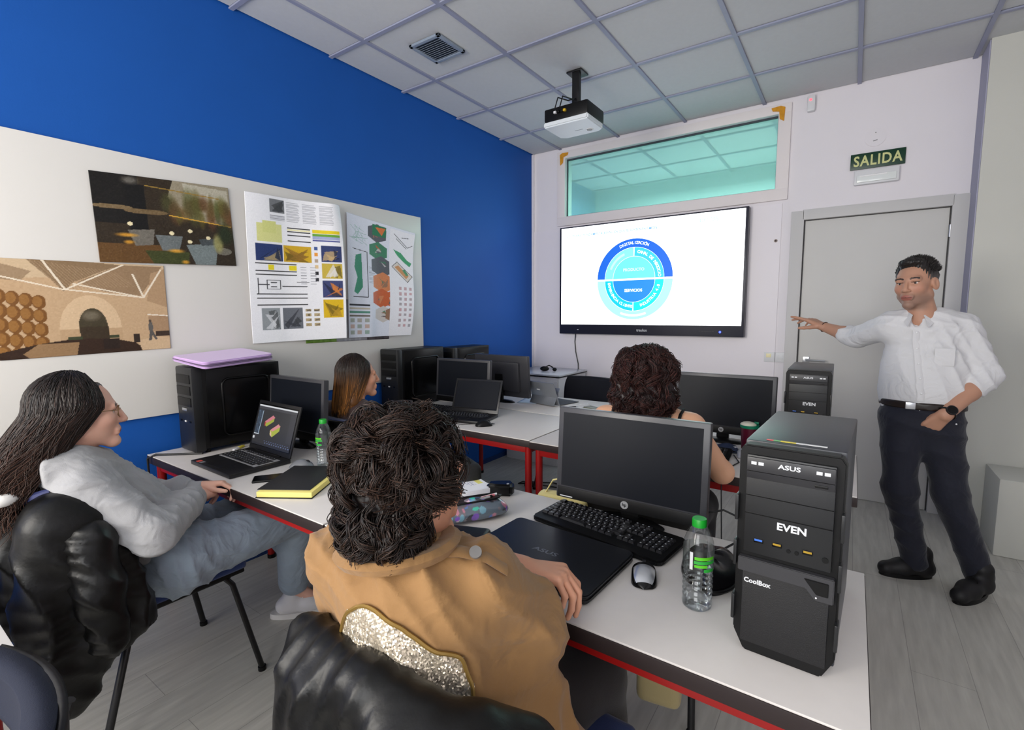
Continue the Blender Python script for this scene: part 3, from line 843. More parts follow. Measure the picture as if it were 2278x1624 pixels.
def tower_coolbox(label, loc, rz, group=None):
    """black mini tower, front towards -y; width .17, depth .38, height .41"""
    t = thing('computer_tower', label, 'computer', loc, rz, group)
    Wd, Dp, Ht = 0.17, 0.38, 0.412
    MB().box((0, Dp / 2 + 0.02, Ht / 2 + 0.004), (Wd - 0.004, Dp - 0.03, Ht - 0.006), 0.004).build('case', mat('tower_case', (52, 54, 60), 0.36, bump=0.05, bscale=900), t)
    # front bezel with cut lower corners
    pr = [(-Wd / 2, 0.04), (-Wd / 2 + 0.02, 0.0), (Wd / 2 - 0.02, 0.0), (Wd / 2, 0.04), (Wd / 2, Ht - 0.012), (Wd / 2 - 0.008, Ht), (-Wd / 2 + 0.008, Ht), (-Wd / 2, Ht - 0.012)]
    MX = Matrix.Rotation(R(90), 4, 'X')
    MB().prism(pr, -0.028, 0.0, MX, 0.003).build('front_bezel', M_BLACK, t)
    up = MB().box((0, -0.003, 0.30), (0.142, 0.01, 0.19), 0.002).build('drive_panel', M_DGREY, t)
    od = MB().box((0, -0.010, 0.372), (0.140, 0.006, 0.04), 0.0015).build('optical_drive', mat('drive_front', (38, 38, 41), 0.35), t)
    text_obj('lettering', 'ASUS', 0.0115, M_TEXTW, od, (0.0, -0.0136, 0.3815), (R(90), 0, 0), bold=0.0003, sx=1.35)
    for x in (-0.058, -0.046, 0.046, 0.058):
        MB().box((x, -0.0132, 0.3815), (0.009, 0.0006, 0.006), 0.001).build('drive_mark', M_TEXTW, od)
    MB().box((0, -0.0132, 0.366), (0.138, 0.0008, 0.0012)).build('tray_seam', M_GLOSS, od, smooth=False)
    MB().box((0.05, -0.0132, 0.358), (0.02, 0.002, 0.005), 0.001).build('eject_button', M_BLACK, od)
    MB().box((0, -0.009, 0.318), (0.140, 0.003, 0.001)).box((0, -0.009, 0.283), (0.140, 0.003, 0.001)).build('panel_seam', M_GLOSS, t, smooth=False)['kind'] = 'stuff'
    text_obj('lettering', 'EVEN', 0.0185, M_TEXTW, t, (0.008, -0.0084, 0.268), (R(90), 0, 0), bold=0.0006, sx=1.1)
    for x, m in ((-0.045, M_USB_BLUE), (-0.014, M_BRASS), (0.035, M_BRASS)):
        p = MB().box((x, -0.0085, 0.232), (0.016, 0.003, 0.008), 0.001).build('usb_port', M_GLOSS, t)
        MB().box((x, -0.0102, 0.2335), (0.013, 0.001, 0.0035)).build('contact', m, p, smooth=False)
    for x in (0.005, 0.018, 0.062):
        MB().cyl((x, -0.007, 0.226), (x, -0.0095, 0.226), 0.0035 if x < 0.05 else 0.005).build('jack', M_BLACK, t)
    MB().prism([(-0.078, 0.168), (0.035, 0.168), (0.05, 0.15), (0.078, 0.15), (0.078, 0.196), (-0.078, 0.196)], 0, 0.014, MX, 0.0015).build('cross_bar', mat('brushed_bar', (52, 52, 55), 0.35, bump=0.15, bscale=200, stretch=(1, 20, 20)), t)
    pb = MB().prism([(0.032, 0.187), (0.07, 0.187), (0.07, 0.162), (0.052, 0.162)], 0.013, 0.0165, MX, 0.001).build('power_button', M_BLACK, t)
    MB().cyl((0.052, -0.0137, 0.156), (0.052, -0.015, 0.156), 0.0015).build('power_led', M_TEXTW, t)
    MB().box((0, 0.0, 0.096), (0.142, 0.006, 0.15), 0.002).build('mesh_grille', M_MESHB, t)
    text_obj('lettering', 'CoolBox', 0.0125, M_TEXTW, t, (-0.068, -0.0036, 0.147), (R(90), 0, 0), bold=0.0004, align='LEFT')
    for s in (-1, 1):
        for z in (0.09, 0.2, 0.29):
            MB().box((s * 0.0845, -0.0, z), (0.006, 0.026, 0.05), 0.002).build('side_fin', M_DGREY, t)
    return t
tA = tower_coolbox('large black computer tower beside the green-capped water bottle', (2.70, -3.398, TZ), R(-2.5))
s = thing('sticker', 'multicoloured strip sticker on top of the black computer tower', 'sticker', (2.703, -3.345, TZ + 0.4135), R(-2.5))
for k, (c_, w_) in enumerate((((214, 90, 90), 0.012), ((110, 180, 110), 0.012), ((226, 206, 60), 0.026), ((226, 226, 226), 0.05))):
    MB().box((-0.05 + sum((0.012, 0.012, 0.026, 0.05)[:k]) + w_ / 2, 0, 0.0003), (w_, 0.008, 0.0006)).build('colour_band', mat('band_%d' % k, c_, 0.4), s, smooth=False)
tower_coolbox('black computer tower next to the monitor of the curly-haired woman', (2.635, -1.965, TZ), R(0.5))

def tower_side(label, loc, rz=0.0, Dp=0.42, Ht=0.41, Wd=0.175):
    """older black tower; side panel towards +x, front towards -y"""
    t = thing('computer_tower', label, 'computer', loc, rz)
    MB().box((0, Dp / 2 + 0.012, Ht / 2 + 0.012), (Wd, Dp - 0.02, Ht - 0.014), 0.004).build('case', M_BLACK, t)
    MB().box((0, 0.012, Ht / 2 + 0.008), (Wd + 0.004, 0.05, Ht), 0.012).build('front_bezel', M_DGREY, t)
    sp = MB().box((Wd / 2 + 0.001, Dp / 2 + 0.02, Ht / 2 + 0.01), (0.006, Dp - 0.06, Ht - 0.03), 0.002).build('side_panel', M_GLOSS, t)
    ring = []
    x_, y0_, y1_, z0_, z1_, r_ = Wd / 2 + 0.006, 0.12, Dp - 0.06, 0.07, Ht - 0.06, 0.03
    for cx_, cz_, a0 in ((y1_ - r_, z1_ - r_, 0), (y0_ + r_, z1_ - r_, 90), (y0_ + r_, z0_ + r_, 180), (y1_ - r_, z0_ + r_, 270)):
        for k in range(5):
            a = R(a0 + 90 * k / 4)
            ring.append((x_, cx_ + r_ * math.cos(a), cz_ + r_ * math.sin(a)))
    MB().tube(ring, 0.006, closed=True).build('panel_rib', M_GLOSS, sp)
    for k in range(3):
        MB().box((0, -0.014, Ht - 0.05 - 0.055 * k), (Wd - 0.03, 0.006, 0.042), 0.003).build('drive_bay', M_BLACK, t)
    MB().box((0.0, -0.015, Ht * 0.52), (0.05, 0.006, 0.014), 0.003).build('power_button', M_SILVER, t)
    for x in (-0.05, 0.0, 0.05):
        MB().box((x, -0.0145, Ht * 0.38), (0.016, 0.004, 0.008), 0.001).build('usb_port', M_TEXTW if x == 0 else M_GLOSS, t)
    for sx in (-1, 1):
        for y in (0.05, Dp - 0.05):
            MB().cyl((sx * 0.06, y, 0), (sx * 0.06, y, 0.012), 0.012).build('rubber_foot', M_BLACK, t)
    return t
tower_side('black computer tower under the lilac sleeve with its side panel showing', (0.17, -3.372, TZ), R(-1), Dp=0.41)
tower_side('black computer tower beside the brown-haired girl, front edge towards the room', (0.13, -2.075, TZ), Dp=0.45)
tower_side('black computer tower half hidden behind the monitors by the blue wall', (0.135, -1.50, TZ), Dp=0.44, Ht=0.39)

# lilac sleeve on the tower
def sleeve(u, v):
    return u, v
o = thing('laptop_sleeve', 'lilac soft laptop sleeve lying on top of the black tower', 'sleeve', (0.19, -3.20, 1.176), R(8))
o.rotation_euler = (R(2.5), R(7), R(8))
def rrect(w, d, r, n=6):
    out = []
    for cx_, cy_, a0 in ((w / 2 - r, d / 2 - r, 0), (-w / 2 + r, d / 2 - r, 90), (-w / 2 + r, -d / 2 + r, 180), (w / 2 - r, -d / 2 + r, 270)):
        for k in range(n):
            a = R(a0 + 90 * k / (n - 1))
            out.append((cx_ + r * math.cos(a), cy_ + r * math.sin(a)))
    return out
M_LILAC = mat('lilac_fabric', (196, 164, 214), 0.8, bump=0.2, bscale=600, sheen=0.3)
MB().prism(rrect(0.27, 0.37, 0.03), 0.0, 0.012, bev=0.005).build('lower_shell', M_LILAC, o)
MB().prism(rrect(0.27, 0.37, 0.03), 0.014, 0.028, Matrix.Rotation(R(-2.2), 4, 'Y'), bev=0.006).build('upper_shell', M_LILAC, o)
MB().tube([(x * 0.995, y * 0.995, 0.013) for x, y in rrect(0.268, 0.368, 0.03)], 0.0025, closed=True).build('zip', mat('zip_dark', (110, 92, 120), 0.5), o)

def monitor(label, loc, rz, logo=True, W=0.485, Hh=0.305, tilt=4, base='foot', z0=0.045, group=None):
    """screen towards -y"""
    t = thing('monitor', label, 'monitor', loc, rz, group)
    Mt = Matrix.Translation((0, 0, z0)) @ Matrix.Rotation(R(-tilt), 4, 'X')
    h = MB()
    bz = 0.019
    h.box((0, 0.012, Hh / 2), (W, 0.03, Hh), 0.006, Mt)
    h.box((0, 0.035, Hh / 2), (W * 0.72, 0.03, Hh * 0.7), 0.012, Mt)
    case = h.build('housing', M_BEZEL, t)
    MB().box((0, -0.0035, Hh / 2 + 0.013), (W - 2 * bz, 0.002, Hh - 2 * bz - 0.022), 0, Mt).build('screen', M_SCREEN, t, smooth=False)
    MB().box((0, -0.0038, 0.02), (W - 0.012, 0.003, 0.036), 0.001, Mt).build('lower_bezel', M_BLACK, t)
    if logo:
        lg = MB().cyl(Mt @ Vector((0, -0.005, 0.021)), Mt @ Vector((0, -0.0062, 0.021)), 0.0125, n=24).build('logo_disc', mat('logo_silver', (176, 178, 180), 0.3, metal=0.5), t)
        text_obj('lettering', 'hp', 0.014, M_BLACK, lg, Mt @ Vector((0, -0.0066, 0.0215)), (R(90 - tilt), 0, 0), 0.0002, 0.0003)
        MB().box((-W / 2 + 0.04, -0.0058, 0.008), (0.045, 0.001, 0.003), 0, Mt).build('model_plate', M_TEXTW, t, smooth=False)
    MB().box((0, 0.058, 0.14), (0.07, 0.02, 0.15), 0.006).box((0, 0.05, 0.05), (0.06, 0.022, 0.09), 0.006).build('neck', M_BLACK, t)
    b_ = MB()
    b_.lathe([(0.0, 0.0), (0.115, 0.0), (0.118, 0.004), (0.10, 0.012), (0.03, 0.018), (0.0, 0.018)], 32, (0, 0.0, 0), cap=False)
    bmesh.ops.scale(b_.bm, vec=(1, 0.40, 1), verts=b_.bm.verts)
    bmesh.ops.translate(b_.bm, vec=(0, 0.024, 0), verts=b_.bm.verts)
    b_.build('base', M_BLACK, t)
    return t
monitor('black monitor with a dark screen standing behind the keyboard and closed laptop', (2.225, -2.985, TZ), R(0.5))
monitor('black monitor in front of the curly-haired woman, beside the second tower', (2.253, -1.765, TZ), R(0.5))
monitor('black monitor seen almost edge-on behind the open laptop', (0.498, -3.03, TZ), R(1), logo=False, W=0.46)
monitor('black monitor turned edge-on behind the tilted dark laptop', (0.57, -1.83, TZ), R(3), logo=False, W=0.46)
mb = monitor('black monitor seen from behind next to the silver tablet', (0.625, -1.40, TZ), R(178), logo=False, W=0.50, Hh=0.31)
MB().box((0, 0.051, 0.16), (0.05, 0.001, 0.012), 0.0004).build('brand_plate', mat('plate_grey', (70, 72, 76), 0.35), mb)

# keyboards: full size, every key its own part
M_KEY = mat('key_black', (27, 27, 30), 0.36)
M_LEGEND = mat('key_legend', (176, 180, 186), 0.5)
key_cache = {}
def keycap(parent, x, y, z, w, d, h, m, legend=None, name='key'):
    k = (round(w, 4), round(d, 4), round(h, 4), m.name)
    if k not in key_cache:
        t_ = bmesh.new()
        v = [t_.verts.new(q) for q in ((-w / 2, -d / 2, 0), (w / 2, -d / 2, 0), (w / 2, d / 2, 0), (-w / 2, d / 2, 0), (-w / 2 * 0.82, -d / 2 * 0.8, h), (w / 2 * 0.82, -d / 2 * 0.8, h), (w / 2 * 0.82, d / 2 * 0.86, h), (-w / 2 * 0.82, d / 2 * 0.86, h))]
        for f_ in ((0, 1, 5, 4), (1, 2, 6, 5), (2, 3, 7, 6), (3, 0, 4, 7), (4, 5, 6, 7)):
            t_.faces.new([v[i] for i in f_])
        lw = min(0.0045, w * 0.3)
        q = [t_.verts.new(p) for p in ((-w / 2 * 0.6, d * 0.04, h + 0.0003), (-w / 2 * 0.6 + lw, d * 0.04, h + 0.0003), (-w / 2 * 0.6 + lw, d * 0.04 + 0.0042, h + 0.0003), (-w / 2 * 0.6, d * 0.04 + 0.0042, h + 0.0003))]
        f2 = t_.faces.new(q)
        f2.material_index = 1
        me = bpy.data.meshes.new('key')
        t_.to_mesh(me)
        t_.free()
        me.materials.append(m)
        me.materials.append(M_LEGEND)
        key_cache[k] = me
    o_ = bpy.data.objects.new(name, key_cache[k])
    COL.objects.link(o_)
    o_.parent = parent
    o_.location = (x, y, z)
    return o_
ROWS = [(0.062, [1, 0.5] + [1] * 4 + [-0.3] + [1] * 4 + [-0.3] + [1] * 4), (0.036, [1] * 13 + [2]), (0.018, [1.5] + [1] * 12 + [1.5]), (0.0, [1.8] + [1] * 12 + [1.2]), (-0.018, [1.3] + [1] * 11 + [2.7]), (-0.036, [1.3, 1.2, 1.2, 5.4, 1.2, 1.2, 1.2, 1.3])]
def key_rows(t, x0, pitch, zf, h, m, yscale=1.0, rows=ROWS):
    for (y, ws) in rows:
        x = x0
        for w_ in ws:
            if w_ < 0 or w_ == 0.5:
                x += abs(w_) * pitch
                continue
            keycap(t, x + w_ * pitch / 2, y * yscale, zf(y * yscale), w_ * pitch - 0.0018, 0.0162 * yscale, h, m)
            x += w_ * pitch
def keyboard(label, loc, rz):
    t = thing('keyboard', label, 'keyboard', loc, rz)
    MB().prism([(-0.225, -0.07), (-0.21, -0.085), (0.21, -0.085), (0.225, -0.07), (0.225, 0.075), (0.21, 0.083), (-0.21, 0.083), (-0.225, 0.075)], 0.003, 0.02, Matrix.Rotation(R(3), 4, 'X'), 0.005).build('body', M_BLACK, t)
    zf = lambda y: 0.0185 + y * math.tan(R(3))
    key_rows(t, -0.212, 0.0188, zf, 0.008, M_KEY)
    for i in range(3):
        for y in (0.062, 0.036, 0.018): keycap(t, 0.076 + 0.0188 * i, y, zf(y), 0.017, 0.0162, 0.008, M_KEY)
        keycap(t, 0.076 + 0.0188 * i, -0.036, zf(-0.036), 0.017, 0.0162, 0.008, M_KEY)
    keycap(t, 0.0948, -0.018, zf(-0.018), 0.017, 0.0162, 0.008, M_KEY)
    for i in range(4):
        for y in (0.036, 0.018, 0.0, -0.018, -0.036): keycap(t, 0.141 + 0.0188 * i, y, zf(y), 0.017, 0.0162, 0.008, M_KEY)
    return t
keyboard('black full-size keyboard below the monitor next to the closed laptop', (2.195, -3.065, TZ), R(-9))
keyboard('black keyboard in front of the curly-haired woman\'s monitor', (2.13, -2.05, TZ), R(4))
keyboard('black keyboard beside the tower, in front of the edge-on monitor', (0.42, -1.97, TZ), R(3))

# laptops
def laptop(label, loc, rz, W, D, Ht, lid_deg, body_m, key_m, screen_m, light_keys=False):
    t = thing('laptop', label, 'laptop', loc, rz)
    MB().box((0, 0, 0.010), (W, D, 0.018), 0.004).build('base', body_m, t)
    MB().box((0, -D * 0.28, 0.0195), (W * 0.30, D * 0.3, 0.001)).build('touchpad', mat('touchpad', (30, 30, 33), 0.3), t, smooth=False)
    well = MB().box((0, D * 0.14, 0.0192), (W * 0.88, D * 0.44, 0.001)).build('key_well', mat('key_well_light', (150, 150, 150), 0.5) if light_keys else M_BLACK, t, smooth=False)
    key_rows(well, -W * 0.425, W * 0.85 / 15.2, lambda y: 0.0197 + 0 * y, 0.002, key_m, 0.95, [(y + D * 0.115, ws) for y, ws in ROWS])
    Ml = Matrix.Translation((0, D / 2 - 0.006, 0.02)) @ Matrix.Rotation(R(90 - lid_deg), 4, 'X')
    lid = MB().box((0, 0.004, Ht / 2), (W, 0.008, Ht), 0.003, Ml).build('lid', body_m, t)
    MB().box((0, -0.0006, Ht / 2 + 0.004), (W - 0.024, 0.001, Ht - 0.036), 0, Ml).build('bezel', M_GLOSS, lid, smooth=False)
    MB().cyl((-W * 0.3, D / 2 - 0.006, 0.018), (W * 0.3, D / 2 - 0.006, 0.018), 0.006).build('hinge', M_BLACK, t)
    return t, lid, Ml
M_LAP = mat('laptop_black', (26, 26, 28), 0.34, bump=0.03, bscale=600)
t, lid, Ml = laptop('open black laptop showing a modelling program, in front of the seated girl', (0.568, -3.335, TZ), R(-1), 0.362, 0.262, 0.235, 107, M_LAP, mat('laptop_key', (28, 28, 31), 0.4), None, True)
cv = Canvas(150, 95, (52, 52, 56))
cv.rect(0, 0, 1, 0.045, (226, 228, 232)); cv.rect(0, 0.045, 1, 0.1, (70, 70, 76)); cv.rect(0.02, 0.14, 0.12, 0.72, (58, 70, 86)); cv.line(0.14, 0.16, 0.13, 0.74, 0.02, (150, 170, 190)); cv.line(0.02, 0.74, 0.14, 0.74, 0.02, (205, 214, 224))
for k in range(16): cv.rect(0.03 + 0.015 * (k % 5), 0.16 + 0.034 * k, 0.045 + 0.015 * (k % 5), 0.175 + 0.034 * k, (96, 116, 140))
cv.poly([(0.24, 0.40), (0.42, 0.22), (0.47, 0.26), (0.47, 0.36), (0.30, 0.52), (0.25, 0.48)], (168, 176, 70)); cv.poly([(0.24, 0.40), (0.42, 0.22), (0.48, 0.27), (0.30, 0.43)], (214, 130, 140)); cv.poly([(0.24, 0.40), (0.27, 0.42), (0.27, 0.52), (0.245, 0.5)], (190, 60, 70))
cv.poly([(0.42, 0.58), (0.60, 0.40), (0.655, 0.44), (0.655, 0.56), (0.50, 0.74), (0.43, 0.68)], (176, 186, 74)); cv.poly([(0.42, 0.58), (0.60, 0.40), (0.66, 0.45), (0.49, 0.6)], (220, 148, 150)); cv.poly([(0.42, 0.6), (0.46, 0.62), (0.49, 0.73), (0.44, 0.7)], (230, 196, 160))
cv.rect(0.86, 0.12, 0.99, 0.8, (60, 60, 66)); cv.rect(0.0, 0.8, 0.05, 0.86, (220, 222, 226))
for k in range(22): cv.rect(0.32 + 0.03 * k, 0.86 + 0.05 * (k % 2), 0.345 + 0.03 * k, 0.875 + 0.05 * (k % 2), (110, 126, 170))
cv.rect(0, 0.95, 1, 1, (40, 42, 50))
def scr_fn(u, v):
    W_, H_ = 0.362 - 0.03, 0.235 - 0.045
    x = (u - 0.5) * W_; z = 0.012 + 0.012 + v * H_
    A = np.array(Ml)
    return tuple(A[i, 0] * x + A[i, 1] * -0.0016 + A[i, 2] * z + A[i, 3] for i in range(3))
grid_mesh('screen', 150, 95, scr_fn, mat('laptop_display', attr='Col', rough=0.3, emit=0.55), lid, colors=cv.img())
MB().box((-0.13, -0.115, 0.0197), (0.022, 0.02, 0.0008)).build('sticker', mat('red_sticker', (206, 80, 70), 0.5), t, smooth=False)
MB().box((-0.1, -0.115, 0.0197), (0.022, 0.02, 0.0008)).build('sticker', mat('grey_sticker', (120, 122, 126), 0.5), t, smooth=False)
t, lid, Ml = laptop('dark laptop with a tilted black screen facing the brown-haired girl', (0.80, -2.06, TZ), R(12), 0.34, 0.24, 0.225, 112, M_LAP, M_KEY, None)
MB().box((0, -0.0012, 0.12), (0.31, 0.0008, 0.18), 0, Ml).build('screen', M_SCREEN, lid, smooth=False)

# closed laptop
o = thing('closed_laptop', 'closed black laptop lying in front of the person in the tan coat', 'laptop', (2.135, -3.305, TZ), R(-3))
MB().prism(rrect(0.385, 0.265, 0.018), 0.002, 0.016, bev=0.004).build('base', M_LAP, o)
MB().prism(rrect(0.387, 0.267, 0.02), 0.0175, 0.026, bev=0.003).build('lid', mat('laptop_lid', (19, 21, 26), 0.3, bump=0.05, bscale=500), o)
text_obj('lettering', 'ASUS', 0.024, mat('dim_logo', (112, 116, 122), 0.3, metal=0.4), o, (0.0, -0.01, 0.0262), (0, 0, 0), 0.0002, 0.0004, sx=1.4)
b_ = MB()
b_.box((0, 0.128, 0.013), (0.28, 0.014, 0.014), 0.004)
b_.build('hinge', M_BLACK, o)

# mice
def mouse(name, label, loc, rz, m1, m2, m3=None, cable=None):
    t = thing(name, label, 'mouse', loc, rz)
    n = 18
    def fn(u, v):
        a = v * PI
        L = (u - 0.5) * 0.105
        w_ = 0.031 * np.sqrt(np.clip(1 - (2 * u - 1) ** 4, 0, 1)) + 0.0005
        hgt = 0.036 * np.clip(1 - (2 * (u - 0.06) - 0.9) ** 2 * 0.75, 0.0, 1) * np.sqrt(np.clip(1 - (2 * u - 1) ** 6, 0, 1))
        return -w_ * np.cos(a), L, 0.002 + hgt * np.sin(a) ** 0.75
    grid_mesh('shell', n, 16, fn, m1, t)
    MB().prism([(0.028 * math.cos(a) * 1.0, 0.049 * math.sin(a)) for a in np.linspace(0, 2 * PI, 24, endpoint=False)], 0, 0.006).build('sole', M_BLACK, t)
    MB().cyl((-0.004, 0.028, 0.026), (0.004, 0.028, 0.026), 0.009, n=16).build('wheel', M_DGREY, t)
    if m3:
        def fn2(u, v):
            x, y, z = fn(0.08 + 0.42 * u, 0.2 + 0.6 * v)
            return x * 1.01, y, z + 0.0012
        grid_mesh('palm_cover', 10, 10, fn2, m3, t)
    if cable:
        MB().tube(cable, 0.0018, 6).build('cable', M_CABLE, t)
    return t
mouse('computer_mouse', 'black mouse with a silver palm cover beside the closed laptop', (2.385, -3.255, TZ), R(20), M_GLOSS, None, M_SILVER)
mouse('computer_mouse', 'grey cordless mouse between the open laptop and the water bottle', (0.845, -3.215, TZ), R(-60), mat('mouse_grey', (128, 130, 134), 0.3), None)
mouse('computer_mouse', 'small black corded mouse near the corner of the red-legged table', (1.015, -2.15, TZ), R(-40), M_BLACK, None, None, [(0, 0.05, 0.01), (-0.02, 0.07, 0.004), (-0.06, 0.04, 0.003), (-0.06, -0.12, 0.003), (-0.1, -0.15, 0.003)])
mouse('computer_mouse', 'pale grey mouse beside the keyboard of the curly-haired woman', (2.40, -1.98, TZ), R(10), mat('mouse_pale', (176, 178, 182), 0.3), None)

# water bottles
def glass_mat(name, tint, rough=0.03, mix=0.14):
    m = bpy.data.materials.new(name)
    m.use_nodes = True
    nt_ = m.node_tree
    nt_.nodes.remove(nt_.nodes['Principled BSDF'])
    a = nt_.nodes.new('ShaderNodeBsdfTransparent'); a.inputs[0].default_value = (*tint, 1)
    g_ = nt_.nodes.new('ShaderNodeBsdfGlossy'); g_.inputs['Roughness'].default_value = rough
    fr = nt_.nodes.new('ShaderNodeFresnel'); fr.inputs[0].default_value = 1.5
    ad = nt_.nodes.new('ShaderNodeMath'); ad.operation = 'ADD'; ad.inputs[1].default_value = mix
    ml = nt_.nodes.new('ShaderNodeMath'); ml.operation = 'MULTIPLY'; ml.inputs[1].default_value = 0.4
    nt_.links.new(fr.outputs[0], ml.inputs[0])
    nt_.links.new(ml.outputs[0], ad.inputs[0])
    x_ = nt_.nodes.new('ShaderNodeMixShader')
    nt_.links.new(ad.outputs[0], x_.inputs[0]); nt_.links.new(a.outputs[0], x_.inputs[1]); nt_.links.new(g_.outputs[0], x_.inputs[2])
    nt_.links.new(x_.outputs[0], nt_.nodes['Material Output'].inputs[0])
    return m
M_PET = glass_mat('clear_plastic', (0.975, 0.985, 0.99), 0.06, 0.02)
M_WATER = glass_mat('water', (0.97, 0.99, 0.995), 0.02, 0.0)
M_GREENCAP = mat('green_cap', (24, 158, 44), 0.38)
M_LBL = glass_mat('clear_label', (0.90, 0.96, 0.93), 0.3, 0.08)
M_LGREEN = mat('label_green', (96, 206, 40), 0.45)
def bottle(label, loc, rz=0.0):
    t = thing('water_bottle', label, 'bottle', loc, rz)
    prof = [(0.0, 0.004), (0.018, 0.003), (0.026, 0.0), (0.031, 0.004), (0.0325, 0.012)]
    z = 0.014
    while z < 0.082:
        prof += [(0.0325, z), (0.0302, z + 0.007)]; z += 0.0125
    prof += [(0.0325, 0.09), (0.0325, 0.145), (0.031, 0.155), (0.024, 0.176), (0.016, 0.188), (0.0125, 0.191), (0.0125, 0.2)]
    MB().lathe(prof, 32, cap=False).build('bottle_wall', M_PET, t)
    w_ = [(r * 0.965, z_) for r, z_ in prof if z_ <= 0.085]
    w_[0] = (0.0, 0.005)
    MB().lathe(w_ + [(0.0312, 0.088), (0.0, 0.088)], 32, cap=False).build('water', M_WATER, t)
    lb = MB().lathe([(0.0329, 0.094), (0.0329, 0.142)], 36, cap=False).build('label', M_LBL, t)
    def strip(a0, a1, z0, z1, m, nm):
        def fn(u, v):
            a = R(a0) + u * R(a1 - a0)
            return 0.0334 * np.cos(a), 0.0334 * np.sin(a), z0 + v * (z1 - z0)
        grid_mesh(nm, 12, 3, fn, m, lb)
    strip(-110, -30, 0.122, 0.129, M_LGREEN, 'label_stripe')
    strip(-112, -26, 0.113, 0.120, mat('label_green2', (52, 176, 66), 0.45), 'label_stripe')
    strip(-110, -62, 0.105, 0.111, M_LGREEN, 'label_stripe')
    strip(-75, -30, 0.095, 0.102, mat('label_green2'), 'label_stripe')
    strip(-128, -116, 0.098, 0.138, M_WHITE, 'label_stripe')
    c_ = [(0.0, 0.188)]
    cap = MB()
    cap.lathe([(0.0145, 0.187), (0.0158, 0.188), (0.0158, 0.203), (0.0145, 0.2055), (0.0, 0.2055)], 30, cap=False)
    cap.build('cap', M_GREENCAP, t)
    return t
bottle('water bottle with a green cap beside the large black computer tower', (2.522, -3.295, TZ), R(20))
bottle('water bottle with a green cap near the open laptop and the folder', (0.895, -3.135, TZ), R(-20))

# black glossy pouch behind the bottle
o = thing('accessory_case', 'glossy black case behind the water bottle with a cord running out', 'case', (2.515, -3.13, TZ), R(10))
def fn(u, v):
    a, b2 = u * 2 * PI, v * PI / 2
    rx, ry = 0.06 + 0.012 * np.cos(2 * a), 0.115
    return rx * np.cos(a) * np.cos(b2) ** 0.6, ry * np.sin(a) * np.cos(b2) ** 0.6, 0.05 * np.sin(b2) * (1 + 0.15 * np.sin(3 * a)) + 0.001
grid_mesh('shell', 40, 14, fn, mat('black_vinyl', (13, 12, 14), 0.22, bump=0.3, bscale=45), o)
MB().tube([(0.066 * math.cos(a), 0.118 * math.sin(a), 0.012) for a in np.linspace(0, 2 * PI, 30, endpoint=False)], 0.004, closed=True).build('seam', M_BLACK, o)
o = MB().tube([(2.52, -3.03, 0.76), (2.56, -2.96, 0.775), (2.56, -2.9, 0.80), (2.53, -2.84, 0.72), (2.52, -2.75, 0.45), (2.5, -2.6, 0.1), (2.45, -2.3, 0.004), (2.3, -2.2, 0.004)], 0.003).build('device_cable', M_CABLE)
tag(o, 'thin black cable looping from the case over the table edge to the floor', 'cable')
o = MB().tube([(2.42, -2.93, 0.80), (2.5, -2.92, 0.83), (2.58, -2.95, 0.82), (2.6, -2.99, 0.80)], 0.003).build('device_cable', M_CABLE)
tag(o, 'short black cable bridging the monitor and the large tower', 'cable')

# notebook / folder with yellow pages
o = thing('folder', 'black folder with yellow pages lying near the table edge', 'folder', (1.045, -3.335, TZ), R(32))
MB().box((0, 0.0, 0.002), (0.21, 0.30, 0.003), 0.001).build('back_cover', M_BLACK, o)
MB().box((0.002, -0.002, 0.014), (0.205, 0.293, 0.02), 0.003).build('page_block', mat('yellow_pages', (240, 224, 130), 0.7, bump=0.3, bscale=300, stretch=(1, 1, 30)), o)
MB().box((-0.01, 0.012, 0.0255), (0.196, 0.28, 0.003), 0.001).build('front_cover', mat('folder_black', (30, 30, 32), 0.5), o)
o = thing('mobile_phone', 'black phone lying between the open laptop and the folder', 'phone', (0.885, -3.36, TZ), R(-35))
MB().box((0, 0, 0.0045), (0.074, 0.156, 0.009), 0.004).build('body', M_BLACK, o)
MB().box((0, 0, 0.0092), (0.068, 0.148, 0.0006)).build('screen', M_GLOSS, o, smooth=False)
o = MB().tube([(0.26, -3.36, 0.745), (0.2, -3.42, 0.746), (0.14, -3.47, 0.746), (0.11, -3.50, 0.748), (0.10, -3.53, 0.735), (0.1, -3.53, 0.6), (0.12, -3.5, 0.3)], 0.005).build('power_cable', M_CABLE)
tag(o, 'black cable running over the front edge of the table by the blue wall', 'cable')
o = thing('memory_stick', 'small yellow and white memory stick by the tower and the open laptop', 'memory stick', (0.30, -3.20, TZ), R(30))
MB().box((0, 0, 0.006), (0.014, 0.04, 0.01), 0.003).build('body', mat('stick_yellow', (206, 190, 60), 0.5), o)
MB().box((0, -0.04, 0.006), (0.012, 0.04, 0.008), 0.002).build('cap', M_WHITE, o)

